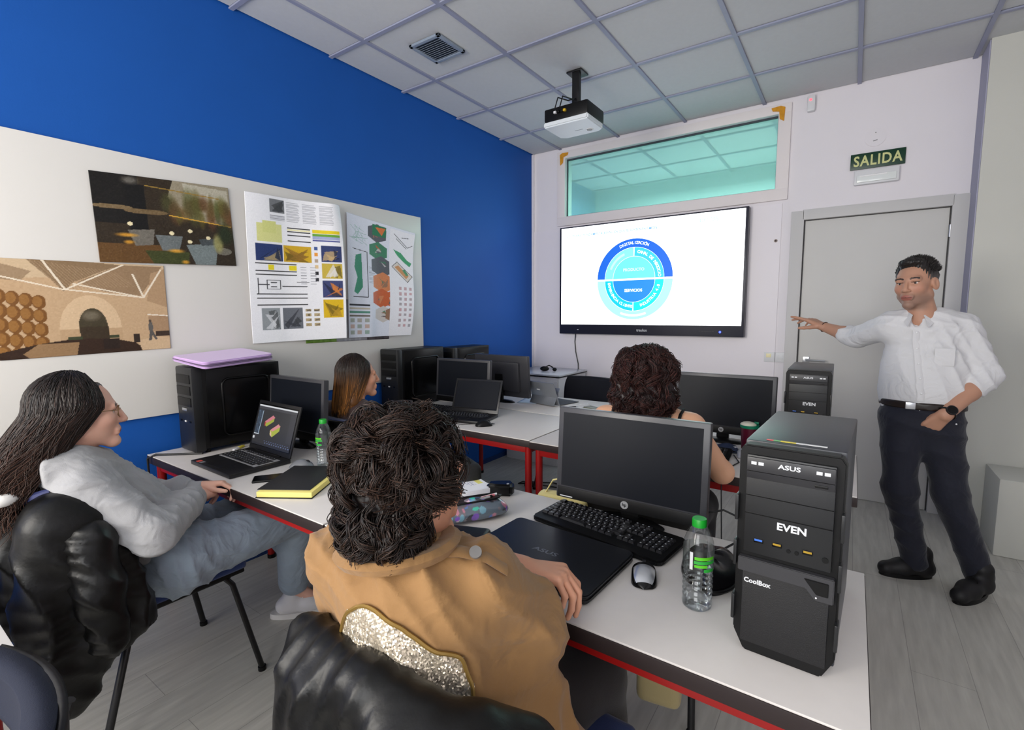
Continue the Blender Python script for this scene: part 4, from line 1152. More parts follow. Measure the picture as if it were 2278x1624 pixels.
# notebooks, pencil case, bag and gadget on the middle of the near table
o = thing('notebook', 'white notebook with handwriting and a yellow note, on top of the pair', 'notebook', (1.62, -3.075, TZ + 0.013), R(-24))
MB().box((0, 0, 0.009), (0.155, 0.215, 0.018), 0.002).build('page_block', mat('notebook_pages', (232, 232, 236), 0.7, bump=0.3, bscale=300, stretch=(1, 1, 30)), o)
cv = Canvas(90, 120, (234, 235, 240))
cv.rect(0.05, 0.06, 0.62, 0.16, (232, 226, 130))
rr = np.random.default_rng(5)
for k in range(9):
    for q in range(12):
        if rr.random() < 0.55: cv.rect(0.06 + 0.05 * q, 0.2 + 0.045 * k, 0.095 + 0.05 * q, 0.212 + 0.045 * k + 0.01 * rr.random(), (150, 156, 190))
for k in range(4): cv.rect(0.3, 0.78 + 0.035 * k, 0.75 - 0.1 * rr.random(), 0.795 + 0.035 * k, (130, 138, 200))
cv.line(0.1, 0.7, 0.45, 0.38, 0.012, (150, 152, 170), 0.75)
grid_mesh('page', 90, 120, lambda u, v: ((u - .5) * 0.152, (v - .5) * 0.212, 0.0185 + 0 * u), M_PRINTM, o, colors=cv.img())
o = thing('notebook', 'white notebook lying underneath the handwritten one', 'notebook', (1.635, -3.085, TZ), R(-27))
MB().box((0, 0, 0.006), (0.165, 0.225, 0.012), 0.002).build('page_block', mat('notebook_pages'), o)
MB().box((0, 0, 0.0005), (0.168, 0.228, 0.001)).build('cover', mat('card_grey', (120, 124, 140), 0.5), o, smooth=False)

o = thing('pencil_case', 'shiny printed pencil case with its zip open', 'pencil case', (1.80, -3.215, TZ), R(58))
cv = Canvas(100, 60, (96, 108, 120))
rr = np.random.default_rng(9)
pal = ((200, 130, 150), (90, 120, 190), (130, 90, 190), (60, 60, 66), (120, 170, 190), (226, 190, 200), (70, 200, 170), (120, 110, 116))
for k in range(90): cv.ell(rr.random(), rr.random(), 0.015 + 0.05 * rr.random(), 0.03 + 0.08 * rr.random(), pal[int(8 * rr.random())], 0.9)
def fn(u, v):
    x = (u - 0.5) * 0.24
    s_ = np.sqrt(np.clip(1 - (2 * u - 1) ** 4, 0, 1)) * 0.95 + 0.05
    a = R(205) - v * R(230)
    return x + 0.004 * np.sin(9 * v), 0.045 * s_ * np.cos(a), 0.028 + 0.036 * s_ * np.sin(a) * (1 + 0.1 * np.sin(14 * u)) - 0.012 * (1 - s_) + 0.004 * (v > 2)
grid_mesh('body', 100, 60, fn, mat('iridescent_print', attr='Col', rough=0.18, coat=0.5), o, colors=cv.img(), thick=0.002)
MB().prism([(x * 0.1, 0.026 * math.sqrt(max(0, 1 - x ** 4))) for x in np.linspace(-1, 1, 14)] + [(x * 0.1, -0.018 * math.sqrt(max(0, 1 - x ** 4))) for x in np.linspace(1, -1, 14)[1:-1]], 0.061, 0.063).build('opening', mat('case_inside', (34, 16, 18), 0.6), o)
for s_ in (-1, 1):
    MB().tube([(x * 0.102, s_ * 0.026 * math.sqrt(max(0, 1 - x ** 4)) + 0.003, 0.064) for x in np.linspace(-1, 1, 16)], 0.003).build('zip', M_BLACK, o)
for k in range(4):
    MB().cyl((-0.06 + 0.012 * k, -0.006 + 0.005 * k, 0.055), (0.06 + 0.01 * k, -0.004 + 0.005 * k, 0.066), 0.0045, n=8).build('pen', (mat('pen_grey', (150, 150, 152), 0.4), M_BLACK, mat('pen_pink', (220, 120, 130), 0.4), mat('pen_white', (226, 226, 228), 0.4))[k], o)
o = thing('glasses_case', 'black flat case between the pencil case and the tan coat', 'case', (1.86, -3.36, TZ), R(20))
MB().box((0, 0, 0.016), (0.19, 0.085, 0.032), 0.014, seg=3).build('shell', M_BLACK, o)
MB().box((0, 0, 0.017), (0.1915, 0.0865, 0.002), 0.0008).build('seam', M_GLOSS, o)
o = thing('camera_bag', 'black soft bag standing behind the white notebooks', 'bag', (1.545, -2.955, TZ), R(-28))
MB().box((0, 0, 0.045), (0.19, 0.085, 0.09), 0.03, seg=4).build('body', mat('bag_fabric', (24, 24, 25), 0.75, bump=0.3, bscale=300), o)
MB().tube([(-0.07, 0, 0.085), (-0.05, 0, 0.104), (0.05, 0, 0.104), (0.07, 0, 0.085)], 0.006, flat=0.6).build('handle', M_BLACK, o)
MB().tube([(-0.085, -0.035, 0.075), (0, -0.044, 0.078), (0.085, -0.035, 0.075)], 0.002).build('zip', M_DGREY, o)
o = thing('web_camera', 'small black angular gadget on the table beside the black bag', 'gadget', (1.745, -2.985, TZ), R(30))
MB().prism([(-0.05, -0.02), (-0.02, -0.03), (0.045, -0.035), (0.055, 0.0), (0.04, 0.03), (-0.01, 0.025), (-0.045, 0.015)], 0.0, 0.045, bev=0.01).build('body', M_GLOSS, o)
MB().ell((0.03, -0.02, 0.046), (0.005, 0.005, 0.002)).build('button', M_SILVER, o)

# second row bits
o = thing('travel_cup', 'maroon travel cup with a white and green lid beside the monitor', 'cup', (2.40, -1.86, TZ))
MB().lathe([(0.0, 0.0), (0.03, 0.0), (0.034, 0.006), (0.039, 0.115), (0.0, 0.115)], 28, cap=False).build('body', mat('maroon', (88, 18, 40), 0.3), o)
MB().lathe([(0.0405, 0.113), (0.042, 0.116), (0.042, 0.127), (0.0, 0.127)], 28, cap=False).build('lid_ring', mat('green_lid', (16, 132, 96), 0.35), o)
MB().ell((-0.006, 0, 0.127), (0.036, 0.038, 0.014)).build('lid_top', mat('cream_lid', (240, 236, 214), 0.35), o)
MB().box((0.028, 0.01, 0.137), (0.02, 0.014, 0.01), 0.003).build('tab', mat('green_lid'), o)
for k, (x, y, lab) in enumerate(((2.19, -1.91, 'crumpled white tissue at the foot of the woman\'s monitor'), (2.335, -1.87, 'small white scrap beside the maroon cup'))):
    o = thing('paper_scrap', lab, 'paper', (x, y, TZ), 0.6 * k)
    grid_mesh('crumple', 12, 12, lambda u, v: ((u - .5) * 0.05, (v - .5) * 0.035, 0.006 + 0.008 * np.abs(np.sin(7 * u + 5 * v)) * (1 - (2 * u - 1) ** 2)), M_WHITE, o, thick=0.001)
    MB().tube([(-0.02, -0.01, 0.003), (0, 0.004, 0.012), (0.02, 0.01, 0.004)], 0.002).build('fold', M_WHITE, o)
o = thing('folded_cloth', 'dark blue cloth lying beside the woman\'s keyboard', 'cloth', (2.315, -1.905, TZ), 0.3)
grid_mesh('cloth', 16, 14, lambda u, v: ((u - .5) * 0.09, (v - .5) * 0.12, 0.006 + 0.014 * np.sin(u * 3.1) * (0.7 + 0.3 * np.sin(9 * v))), mat('navy_cloth', (44, 56, 84), 0.8), o, thick=0.004)
MB().tube([(-0.04, -0.055, 0.004), (0.04, -0.055, 0.004)], 0.003).build('hem', mat('navy_cloth'), o)
o = MB().tube([(2.36, -2.0, 0.746), (2.4, -2.1, 0.744), (2.37, -2.25, 0.744), (2.37, -2.31, 0.735), (2.4, -2.4, 0.45), (2.46, -2.55, 0.1), (2.5, -2.6, 0.004)], 0.0025).build('device_cable', M_CABLE)
tag(o, 'thin black cable trailing over the edge of the woman\'s table', 'cable')

# row three: tablet, phone, cables
o = thing('tablet_computer', 'silver tablet on its kickstand with a dark keyboard cover', 'tablet', (0.965, -1.335, TZ), R(168))
Mt = Matrix.Rotation(R(-22), 4, 'X')
MB().box((0, 0, 0.094), (0.25, 0.008, 0.178), 0.003, Mt).build('body', mat('tablet_silver', (150, 154, 160), 0.3, metal=0.6), o)
MB().box((0, -0.0045, 0.094), (0.235, 0.001, 0.16), 0, Mt).build('screen', M_GLOSS, o, smooth=False)
MB().box((0.0, 0.105, 0.062), (0.24, 0.004, 0.135), 0.001, Matrix.Translation((0, 0.055, 0.0)) @ Matrix.Rotation(R(28), 4, 'X') @ Matrix.Translation((0, -0.055 - 0.045, 0.01))).build('kickstand', mat('tablet_silver'), o)
MB().box((0.04, 0.0048, 0.12), (0.03, 0.0006, 0.008), 0, Mt).build('logo', M_TEXTW, o, smooth=False)
MB().box((0, -0.115, 0.004), (0.25, 0.20, 0.006), 0.002).build('keyboard_cover', mat('grey_felt', (70, 72, 78), 0.8), o)
o = thing('power_bank', 'flat grey-green power bank lying on a black pad', 'power bank', (1.33, -1.33, TZ), R(-20))
MB().box((0, 0, 0.0075), (0.12, 0.065, 0.013), 0.004).build('body', mat('olive_grey', (112, 116, 104), 0.45), o)
MB().box((-0.005, -0.006, 0.001), (0.14, 0.08, 0.002)).build('pad', M_BLACK, o, smooth=False)
o = MB().tube([(1.23, -1.2, 0.745), (1.2, -1.28, 0.75), (1.17, -1.22, 0.745), (1.22, -1.16, 0.745), (1.27, -1.24, 0.748), (1.29, -1.32, 0.746)], 0.0018).build('earphone_cord', M_WHITE)
tag(o, 'white earphone cord coiled between the tablet and the power bank', 'cord')
o = thing('pen', 'black pen lying in front of the silver tablet', 'pen', (1.16, -1.37, TZ), R(35))
MB().cyl((-0.06, 0, 0.005), (0.055, 0, 0.005), 0.004).build('barrel', M_BLACK, o)
MB().cyl((0.055, 0, 0.005), (0.07, 0, 0.005), 0.004, 0.001).build('tip', M_SILVER, o)
o = thing('paper_sheet', 'pale blue-white sheet beside the base of the monitor seen from behind', 'paper', (0.80, -1.30, TZ), R(15))
grid_mesh('sheet', 8, 8, lambda u, v: ((u - .5) * 0.15, (v - .5) * 0.2, 0.002 + 0.001 * np.sin(5 * u)), mat('bluish_paper', (190, 206, 224), 0.6), o, thick=0.0008)
# white cabinet in the corner with cables on it
o = thing('corner_cabinet', 'low white cabinet with a glossy top in the corner below the television', 'cabinet', (0.345, -0.30, 0))
MB().box((0, 0, 0.41), (0.58, 0.54, 0.82), 0.004).build('body', M_WHITE, o)
MB().box((0, 0, 0.828), (0.60, 0.56, 0.008), 0.002).build('edge_band', M_GLOSS, o)
MB().box((0, 0, 0.8395), (0.60, 0.56, 0.015), 0.003).build('top', mat('cabinet_top', (206, 210, 214), 0.15), o)
MB().box((0, -0.272, 0.41), (0.55, 0.008, 0.76), 0.003).build('cabinet_door', M_WHITE, o)
o = thing('headset', 'small black headset lying on the white corner cabinet', 'headset', (0.40, -0.35, 0.848), R(20))
MB().ell((-0.04, 0, 0.024), (0.045, 0.028, 0.024)).build('ear_cushion', M_BLACK, o)
MB().ell((0.055, 0.015, 0.018), (0.022, 0.02, 0.018)).build('ear_cushion', M_BLACK, o)
MB().tube([(-0.03, 0.01, 0.04), (0.0, 0.02, 0.056), (0.04, 0.018, 0.034)], 0.006).build('headband', M_BLACK, o)
# floor: power adapter
o = thing('power_adapter', 'black power adapter with a coiled lead on the floor by the red table legs', 'adapter', (0.70, -1.12, 0), R(20))
MB().box((0, 0, 0.018), (0.12, 0.055, 0.034), 0.006).build('brick', M_BLACK, o)
MB().tube([(0.06, 0, 0.015), (0.12, 0.02, 0.006), (0.2, 0.0, 0.006), (0.24, 0.06, 0.006), (0.16, 0.1, 0.006), (0.02, 0.09, 0.006), (-0.1, 0.07, 0.006), (-0.12, 0.02, 0.006), (-0.06, 0, 0.015)], 0.005).build('lead', M_CABLE, o)

# ================================================================== implicit-surface mesher for people and cloth
def V(*a): return np.array(a, dtype=np.float64)
def cap(a, b, ra, rb=None, k=0.02, flat=None):
    """tapered capsule; flat = (axis, factor) squashes it along an axis"""
    return ('c', np.array(a, float), np.array(b, float), float(ra), float(ra if rb is None else rb), k, flat)
def ell(c, r, k=0.02, rot=None): return ('e', np.array(c, float), np.array(r, float), rot, 0.0, k, None)
def cut(p): return ('-',) + p
def chain(pts, rs, k=0.02, flat=None):
    return [cap(pts[i], pts[i + 1], rs[i], rs[i + 1], k, flat) for i in range(len(pts) - 1)]
def prim_d(p, X, Y, Z):
    t = p[0]
    if t == 'c':
        _, a, b, ra, rb, k, flat = p
        if flat is not None:
            n, s = flat
            n = np.array(n, float) / np.linalg.norm(n)
            m = (a + b) / 2
            e = ((X - m[0]) * n[0] + (Y - m[1]) * n[1] + (Z - m[2]) * n[2]) * (1 / s - 1)
            X, Y, Z = X + e * n[0], Y + e * n[1], Z + e * n[2]
            ea, eb = (a - m) @ n * (1 / s - 1), (b - m) @ n * (1 / s - 1)
            a, b = a + ea * n, b + eb * n
        ab = b - a
        L2 = ab @ ab + 1e-12
        T = np.clip(((X - a[0]) * ab[0] + (Y - a[1]) * ab[1] + (Z - a[2]) * ab[2]) / L2, 0, 1)
        return np.sqrt((X - a[0] - T * ab[0]) ** 2 + (Y - a[1] - T * ab[1]) ** 2 + (Z - a[2] - T * ab[2]) ** 2) - (ra + (rb - ra) * T)
    _, c, r, rot = p[:4]
    x, y, z = X - c[0], Y - c[1], Z - c[2]
    if rot is not None:
        x, y, z = (rot[0, 0] * x + rot[1, 0] * y + rot[2, 0] * z, rot[0, 1] * x + rot[1, 1] * y + rot[2, 1] * z, rot[0, 2] * x + rot[1, 2] * y + rot[2, 2] * z)
    k0 = np.sqrt((x / r[0]) ** 2 + (y / r[1]) ** 2 + (z / r[2]) ** 2) + 1e-9
    k1 = np.sqrt((x / r[0] ** 2) ** 2 + (y / r[1] ** 2) ** 2 + (z / r[2] ** 2) ** 2) + 1e-9
    return k0 * (k0 - 1) / k1
def prim_box(p):
    if p[0] == 'c':
        m = max(p[3], p[4]) * 1.02
        return np.minimum(p[1], p[2]) - m, np.maximum(p[1], p[2]) + m
    m = p[2] if p[3] is None else np.full(3, p[2].max())
    return p[1] - m, p[1] + m
def sdf_mesh(prims, h, smooth=1, clipz=None, cliptop=None):
    pos = [p for p in prims if p[0] != '-']
    bx = [prim_box(p) for p in pos]
    lo = np.min([b[0] for b in bx], 0) - 3 * h - 0.01
    hi = np.max([b[1] for b in bx], 0) + 3 * h + 0.01
    n = np.ceil((hi - lo) / h).astype(int) + 1
    ax = [(lo[i] + h * np.arange(n[i])).astype(np.float32) for i in range(3)]
    D = np.full(n, 0.2, np.float32)
    for p in prims:
        neg = p[0] == '-'
        q = p[1:] if neg else p
        k = q[5]
        b0, b1 = prim_box(q)
        mg = k + 3 * h
        i0 = np.clip(((b0 - mg - lo) / h).astype(int), 0, n - 1)
        i1 = np.clip(((b1 + mg - lo) / h).astype(int) + 2, 1, n)
        sl = tuple(slice(i0[i], i1[i]) for i in range(3))
        X, Y, Z = np.meshgrid(ax[0][sl[0]], ax[1][sl[1]], ax[2][sl[2]], indexing='ij')
        d = prim_d(q, X, Y, Z).astype(np.float32)
        A = D[sl]
        if neg:
            hh = np.clip(0.5 - 0.5 * (A + d) / k, 0, 1)
            D[sl] = A * (1 - hh) - d * hh + k * hh * (1 - hh)
        else:
            hh = np.clip(0.5 + 0.5 * (d - A) / k, 0, 1)
            D[sl] = d * (1 - hh) + A * hh - k * hh * (1 - hh)
    if clipz is not None:
        zz = ax[2][None, None, :]
        D = np.maximum(D, clipz - zz)
    if cliptop is not None:
        D = np.maximum(D, ax[2][None, None, :] - cliptop)
    return surf_nets(D, lo, h, smooth)
def surf_nets(D, lo, h, smooth=1):
    Sg = D < 0
    nx, ny, nz = D.shape
    cnt = np.zeros((nx - 1, ny - 1, nz - 1), np.int8)
    offs = [(i, j, k) for i in (0, 1) for j in (0, 1) for k in (0, 1)]
    for o in offs:
        cnt += Sg[o[0]:nx - 1 + o[0], o[1]:ny - 1 + o[1], o[2]:nz - 1 + o[2]]
    act = (cnt > 0) & (cnt < 8)
    ci = np.argwhere(act)
    idx = np.full(act.shape, -1, np.int64)
    idx[act] = np.arange(len(ci))
    vals = np.stack([D[ci[:, 0] + o[0], ci[:, 1] + o[1], ci[:, 2] + o[2]] for o in offs], 1)
    acc = np.zeros((len(ci), 3))
    num = np.zeros(len(ci))
    for a in range(8):
        for b in range(a + 1, 8):
            oa, ob = np.array(offs[a]), np.array(offs[b])
            if np.abs(oa - ob).sum() != 1: continue
            va, vb = vals[:, a], vals[:, b]
            m = (va < 0) != (vb < 0)
            t = va[m] / (va[m] - vb[m])
            acc[m] += oa + t[:, None] * (ob - oa)
            num[m] += 1
    P = lo + h * (ci + acc / num[:, None])
    F = []
    for axs in range(3):
        s0 = [slice(None)] * 3; s1 = [slice(None)] * 3
        s0[axs] = slice(0, -1); s1[axs] = slice(1, None)
        A, B = Sg[tuple(s0)], Sg[tuple(s1)]
        e = np.argwhere(A != B)
        u, v = (axs + 1) % 3, (axs + 2) % 3
        ok = (e[:, u] > 0) & (e[:, v] > 0) & (e[:, u] < D.shape[u] - 1) & (e[:, v] < D.shape[v] - 1)
        e = e[ok]
        def g(du, dv):
            q = e.copy(); q[:, u] += du; q[:, v] += dv
            return idx[q[:, 0], q[:, 1], q[:, 2]]
        quad = np.stack([g(-1, -1), g(0, -1), g(0, 0), g(-1, 0)], 1)
        flip = ~A[e[:, 0], e[:, 1], e[:, 2]]
        quad[flip] = quad[flip][:, ::-1]
        F.append(quad)
    F = np.concatenate(F)
    for _ in range(smooth):
        P = lap(P, F)
    return P, F
def lap(P, F, w=0.5):
    S_ = np.zeros_like(P); c = np.zeros(len(P))
    for i in range(4):
        a, b = F[:, i], F[:, (i + 1) % 4]
        for j in range(3):
            S_[:, j] += np.bincount(a, P[b, j], len(P)) + np.bincount(b, P[a, j], len(P))
        c += np.bincount(a, minlength=len(P)) + np.bincount(b, minlength=len(P))
    return P * (1 - w) + w * S_ / np.maximum(c, 1)[:, None]
def normals(P, F):
    n = np.cross(P[F[:, 2]] - P[F[:, 0]], P[F[:, 3]] - P[F[:, 1]])
    N = np.zeros_like(P)
    for i in range(4):
        for j in range(3):
            N[:, j] += np.bincount(F[:, i], n[:, j], len(P))
    return N / (np.linalg.norm(N, axis=1)[:, None] + 1e-12)
def folds(P, F, amp, specs, seed=0):
    """cloth wrinkles: specs = list of (direction, frequency, weight)"""
    rr = np.random.default_rng(seed)
    N = normals(P, F)
    d = np.zeros(len(P))
    for dr, fq, w in specs:
        dr = np.array(dr, float); dr /= np.linalg.norm(dr)
        q = rr.normal(size=(3, 3)) * 5
        warp = 0.9 * np.sin(P @ q[0]) + 0.6 * np.sin(P @ q[1] * 1.7 + 1)
        mask = np.clip(0.55 + 0.7 * np.sin(P @ q[2] * 1.3 + rr.random() * 6), 0, 1)
        s = np.sin(2 * PI * fq * (P @ dr) + warp * 2.2)
        d += w * mask * (1 - 2 * np.abs(s) ** 0.7)
    return P + N * (amp * d)[:, None]
def merge(parts):
    Ps, Fs, Cs, o = [], [], [], 0
    for P, F, C in parts:
        Ps.append(P); Fs.append(F + o); o += len(P)
        Cs.append(np.tile(np.array(C, float), (len(P), 1)) if np.ndim(C) == 1 else C)
    return np.concatenate(Ps), np.concatenate(Fs), np.concatenate(Cs)
def part_mesh(name, P, F, m, parent, C=None, label=None):
    base = np.array(parent.location)
    Pl = P - base
    if parent.rotation_euler.z:
        c_, s_ = math.cos(-parent.rotation_euler.z), math.sin(-parent.rotation_euler.z)
        Pl = np.stack([c_ * Pl[:, 0] - s_ * Pl[:, 1], s_ * Pl[:, 0] + c_ * Pl[:, 1], Pl[:, 2]], 1)
    me = fast_mesh(name, Pl, F)
    if C is not None:
        put_colors(me, lin_np(C if np.ndim(C) == 2 else np.tile(np.array(C, float), (len(P), 1))))
    o = mesh_obj(name, me, m, parent)
    if label: o['label'] = label
    return o
def strands(paths, r0, r1, nsid=3, seed=0):
    """paths (N, K, 3) -> tapered tubes; returns P, F and the strand index and position of each vertex"""
    rr = np.random.default_rng(seed)
    Nn, K = paths.shape[:2]
    t = np.gradient(paths, axis=1)
    t /= np.linalg.norm(t, axis=2)[..., None] + 1e-12
    ref = rr.normal(size=(Nn, 1, 3))
    x = np.cross(t, ref); x /= np.linalg.norm(x, axis=2)[..., None] + 1e-12
    y = np.cross(t, x)
    s = np.linspace(0, 1, K)
    rad = (np.broadcast_to(np.asarray(r0, float).reshape(-1, 1), (Nn, 1)) * (1 - s[None] ** 1.6) + np.broadcast_to(np.asarray(r1, float).reshape(-1, 1), (Nn, 1)) * s[None] ** 1.6)
    a = 2 * PI * np.arange(nsid) / nsid
    P = paths[:, :, None, :] + rad[:, :, None, None] * (np.cos(a)[None, None, :, None] * x[:, :, None, :] + np.sin(a)[None, None, :, None] * y[:, :, None, :])
    i, k, j = np.meshgrid(np.arange(Nn), np.arange(K - 1), np.arange(nsid), indexing='ij')
    b = (i * K + k) * nsid
    F = np.stack([b + j, b + (j + 1) % nsid, b + nsid + (j + 1) % nsid, b + nsid + j], -1).reshape(-1, 4)
    si = np.repeat(np.arange(Nn), K * nsid)
    sv = np.tile(np.repeat(s, nsid), Nn)
    return P.reshape(-1, 3), F, si, sv
def frame(fwd, up=(0, 0, 1), roll=0.0):
    f_ = np.array(fwd, float); f_ /= np.linalg.norm(f_)
    r_ = np.cross(f_, up); r_ /= np.linalg.norm(r_)
    u_ = np.cross(r_, f_)
    if roll:
        r_, u_ = r_ * math.cos(roll) + u_ * math.sin(roll), u_ * math.cos(roll) - r_ * math.sin(roll)
    return np.stack([r_, f_, u_], 1)          # columns: right, forward, up
def head_piece(c, Rt, neck_to, female=True, scale=1.0, skin=(205, 155, 130), lips=(176, 92, 88), brow=(50, 36, 30), stubble=0.0, h=0.0033, ears=True, neck_r=0.05):
    """head with face and neck; local axes x right, y forward, z up"""
    j = 0.94 if female else 1.04
    pr_ = [ell((0, -0.014, 0.030), (0.072, 0.092, 0.082), 0.02), ell((0, 0.028, -0.02), (0.060, 0.062, 0.078), 0.02),
           cap((-0.046 * j, 0.0, -0.055), (0, 0.068, -0.098), 0.026, 0.017, 0.02), cap((0.046 * j, 0.0, -0.055), (0, 0.068, -0.098), 0.026, 0.017, 0.02),
           ell((-0.038, 0.054, -0.020), (0.021, 0.024, 0.020), 0.02), ell((0.038, 0.054, -0.020), (0.021, 0.024, 0.020), 0.02),
           cap((-0.042, 0.073, 0.022), (0.042, 0.073, 0.022), 0.011, 0.011, 0.014),
           cap((0, 0.086, 0.014), (0, 0.104, -0.026), 0.007, 0.0105, 0.008), ell((0, 0.103, -0.031), (0.0115, 0.0115, 0.009), 0.006),
           ell((-0.012, 0.094, -0.033), (0.0075, 0.009, 0.0065), 0.005), ell((0.012, 0.094, -0.033), (0.0075, 0.009, 0.0065), 0.005),
           ell((0, 0.082, -0.060), (0.026, 0.014, 0.016), 0.01),
           cap((-0.021, 0.083, -0.0605), (0.021, 0.083, -0.0605), 0.0062, 0.0062, 0.004), cap((-0.017, 0.083, -0.0705), (0.017, 0.083, -0.0705), 0.0075, 0.0075, 0.004),
           ell((0, 0.074, -0.099), (0.02, 0.018, 0.016), 0.012),
           cut(ell((-0.031, 0.094, 0.003), (0.017, 0.018, 0.012), 0.008)), cut(ell((0.031, 0.094, 0.003), (0.017, 0.018, 0.012), 0.008)),
           ell((-0.031, 0.0685, 0.0122), (0.0155, 0.0145, 0.0065), 0.003), ell((0.031, 0.0685, 0.0122), (0.0155, 0.0145, 0.0065), 0.003),
           ell((-0.031, 0.0675, -0.0078), (0.015, 0.0135, 0.0048), 0.003), ell((0.031, 0.0675, -0.0078), (0.015, 0.0135, 0.0048), 0.003)]
    if ears:
        for s in (-1, 1):
            ro = np.array(Matrix.Rotation(s * R(22), 3, 'Z') @ Matrix.Rotation(R(-12), 3, 'X'))
            pr_ += [ell((s * 0.077, -0.012, -0.006), (0.009, 0.019, 0.031), 0.008, ro), cut(ell((s * 0.085, -0.006, -0.002), (0.006, 0.010, 0.018), 0.004, ro))]
    nl = Rt.T @ (np.array(neck_to, float) - np.array(c, float)) / scale
    pr_ += [cap((0, -0.022, -0.05), nl, neck_r, neck_r * 1.12, 0.025)]
    P, F = sdf_mesh(pr_, h, 1)
    C = np.tile(np.array(skin, float), (len(P), 1))
    def paint(col, w):
        nonlocal C
        C = C * (1 - w[:, None]) + np.array(col, float) * w[:, None]
    x, y, z = P.T
    sm = lambda d: np.clip(0.5 - d, 0, 1)
    if stubble:
        w = np.clip((-z - 0.035) / 0.03, 0, 1) * np.clip((y + 0.01) / 0.03, 0, 1) * np.clip((z + 0.135) / 0.02, 0, 1)
        paint((96, 84, 80), stubble * w)
    paint((196, 120, 104), 0.25 * np.exp(-((np.abs(x) - 0.04) ** 2 + (z + 0.025) ** 2) / 0.00035) * (y > 0.03))
    lp = ((x / 0.023) ** 2 + ((z + 0.066) / 0.0125) ** 2 < 1) & (y > 0.078)
    paint(lips, 0.8 * lp)
    paint(tuple(v * 0.5 for v in lips), 0.8 * ((np.abs(x) < 0.021) & (np.abs(z + 0.0655) < 0.0016) & (y > 0.08)))
    for s in (-1, 1):
        bz = 0.0225 + 0.004 * np.sin(np.clip((s * x - 0.012) / 0.038, 0, 1) * PI)
        paint(brow, 0.9 * ((s * x > 0.012) & (s * x < 0.05) & (np.abs(z - bz) < 0.0042) & (y > 0.045)))
        paint(tuple(v * 0.6 for v in brow), 0.75 * ((np.abs(s * x - 0.031) < 0.016) & (np.abs(z - 0.0070) < 0.0020) & (y > 0.06)))
    Pw = np.array(c) + scale * (P @ Rt.T)
    return Pw, F, C
def eyes(parent, c, Rt, scale=1.0, iris=(60, 40, 26)):
    for s in (-1, 1):
        t = bmesh.new()
        bmesh.ops.create_uvsphere(t, u_segments=20, v_segments=14, radius=0.0122)
        me = bpy.data.meshes.new('eye'); t.to_mesh(me); t.free()
        n = len(me.vertices)
        P = np.zeros(n * 3); me.vertices.foreach_get('co', P); P = P.reshape(-1, 3)
        d = P / 0.0122
        C = np.tile(np.array((222, 214, 208), float), (n, 1))
        C[d[:, 1] > 0.86] = iris
        C[d[:, 1] > 0.96] = (10, 8, 8)
        Pw = np.array(c) + scale * ((P + V(s * 0.031, 0.0665, 0.0025)) @ Rt.T) - np.array(parent.location)
        me.vertices.foreach_set('co', Pw.astype(np.float32).ravel())
        put_colors(me, lin_np(C))
        me.polygons.foreach_set('use_smooth', [True] * len(me.polygons))
        mesh_obj('eye', me, mat('eye', attr='Col', rough=0.12), parent)
def hand_prims(w, fdir, back, side, curl=(25, 30, 20), spread=6, thumb=35, thumb_curl=20, sc=1.0, curls=None):
    """w wrist point, fdir towards the knuckles, back = back-of-hand normal, side = +1 if the thumb lies on fdir x back"""
    f_ = np.array(fdir, float); f_ /= np.linalg.norm(f_)
    b_ = np.array(back, float); b_ -= f_ * (b_ @ f_); b_ /= np.linalg.norm(b_)
    x_ = np.cross(f_, b_) * side          # towards the thumb
    w = np.array(w, float)
    L = lambda x, y, z: w + sc * (x * x_ + y * f_ + z * b_)
    out = []
    kx = (0.030, 0.010, -0.010, -0.028)
    ky = (0.086, 0.090, 0.085, 0.076)
    for x, y in zip(kx, ky):
        out.append(cap(L(x * 0.55, 0.0, 0), L(x, y, 0.002), 0.0155 * sc, 0.0115 * sc, 0.012))
    out.append(cap(L(0, -0.02, 0), L(0, 0.03, -0.004), 0.022 * sc, 0.02 * sc, 0.015, (b_, 0.75)))
    lens = ((0.045, 0.026, 0.021), (0.049, 0.030, 0.022), (0.045, 0.028, 0.021), (0.035, 0.021, 0.019))
    for i in range(4):
        p = L(kx[i], ky[i], 0.001)
        ang, sp = 0.0, R(spread) * (1.2, 0.3, -0.5, -1.4)[i]
        cr = curls[i] if curls else curl
        r0 = 0.0092 if i < 3 else 0.008
        for s in range(3):
            ang += R(cr[s])
            d = (f_ * math.cos(sp) + x_ * math.sin(sp)) * math.cos(ang) - b_ * math.sin(ang)
            q = p + sc * lens[i][s] * d
            out.append(cap(p, q, sc * (r0 - 0.0009 * s), sc * (r0 - 0.0009 * (s + 1)), 0.003))
            p = q
    p = L(0.018, 0.022, -0.006)
    a = R(thumb)
    d = f_ * math.cos(a) + x_ * math.sin(a) - b_ * 0.35
    d /= np.linalg.norm(d)
    q = p + sc * 0.042 * d
    out.append(cap(p, q, 0.0145 * sc, 0.0115 * sc, 0.01))
    d2 = d * math.cos(R(thumb_curl)) + f_ * math.sin(R(thumb_curl)); d2 /= np.linalg.norm(d2)
    q2 = q + sc * 0.031 * d2
    out.append(cap(q, q2, 0.0108 * sc, 0.0095 * sc, 0.004))
    d3 = d2 * math.cos(R(thumb_curl)) + f_ * math.sin(R(thumb_curl)); d3 /= np.linalg.norm(d3)
    out.append(cap(q2, q2 + sc * 0.025 * d3, 0.0096 * sc, 0.0078 * sc, 0.004))
    return out
M_SKIN = mat('skin', attr='Col', rough=0.5, sss=0.12, bump=0.08, bscale=420, bdist=0.001)
M_HAIR = mat('hair', attr='Col', rough=0.42, spec=0.4)
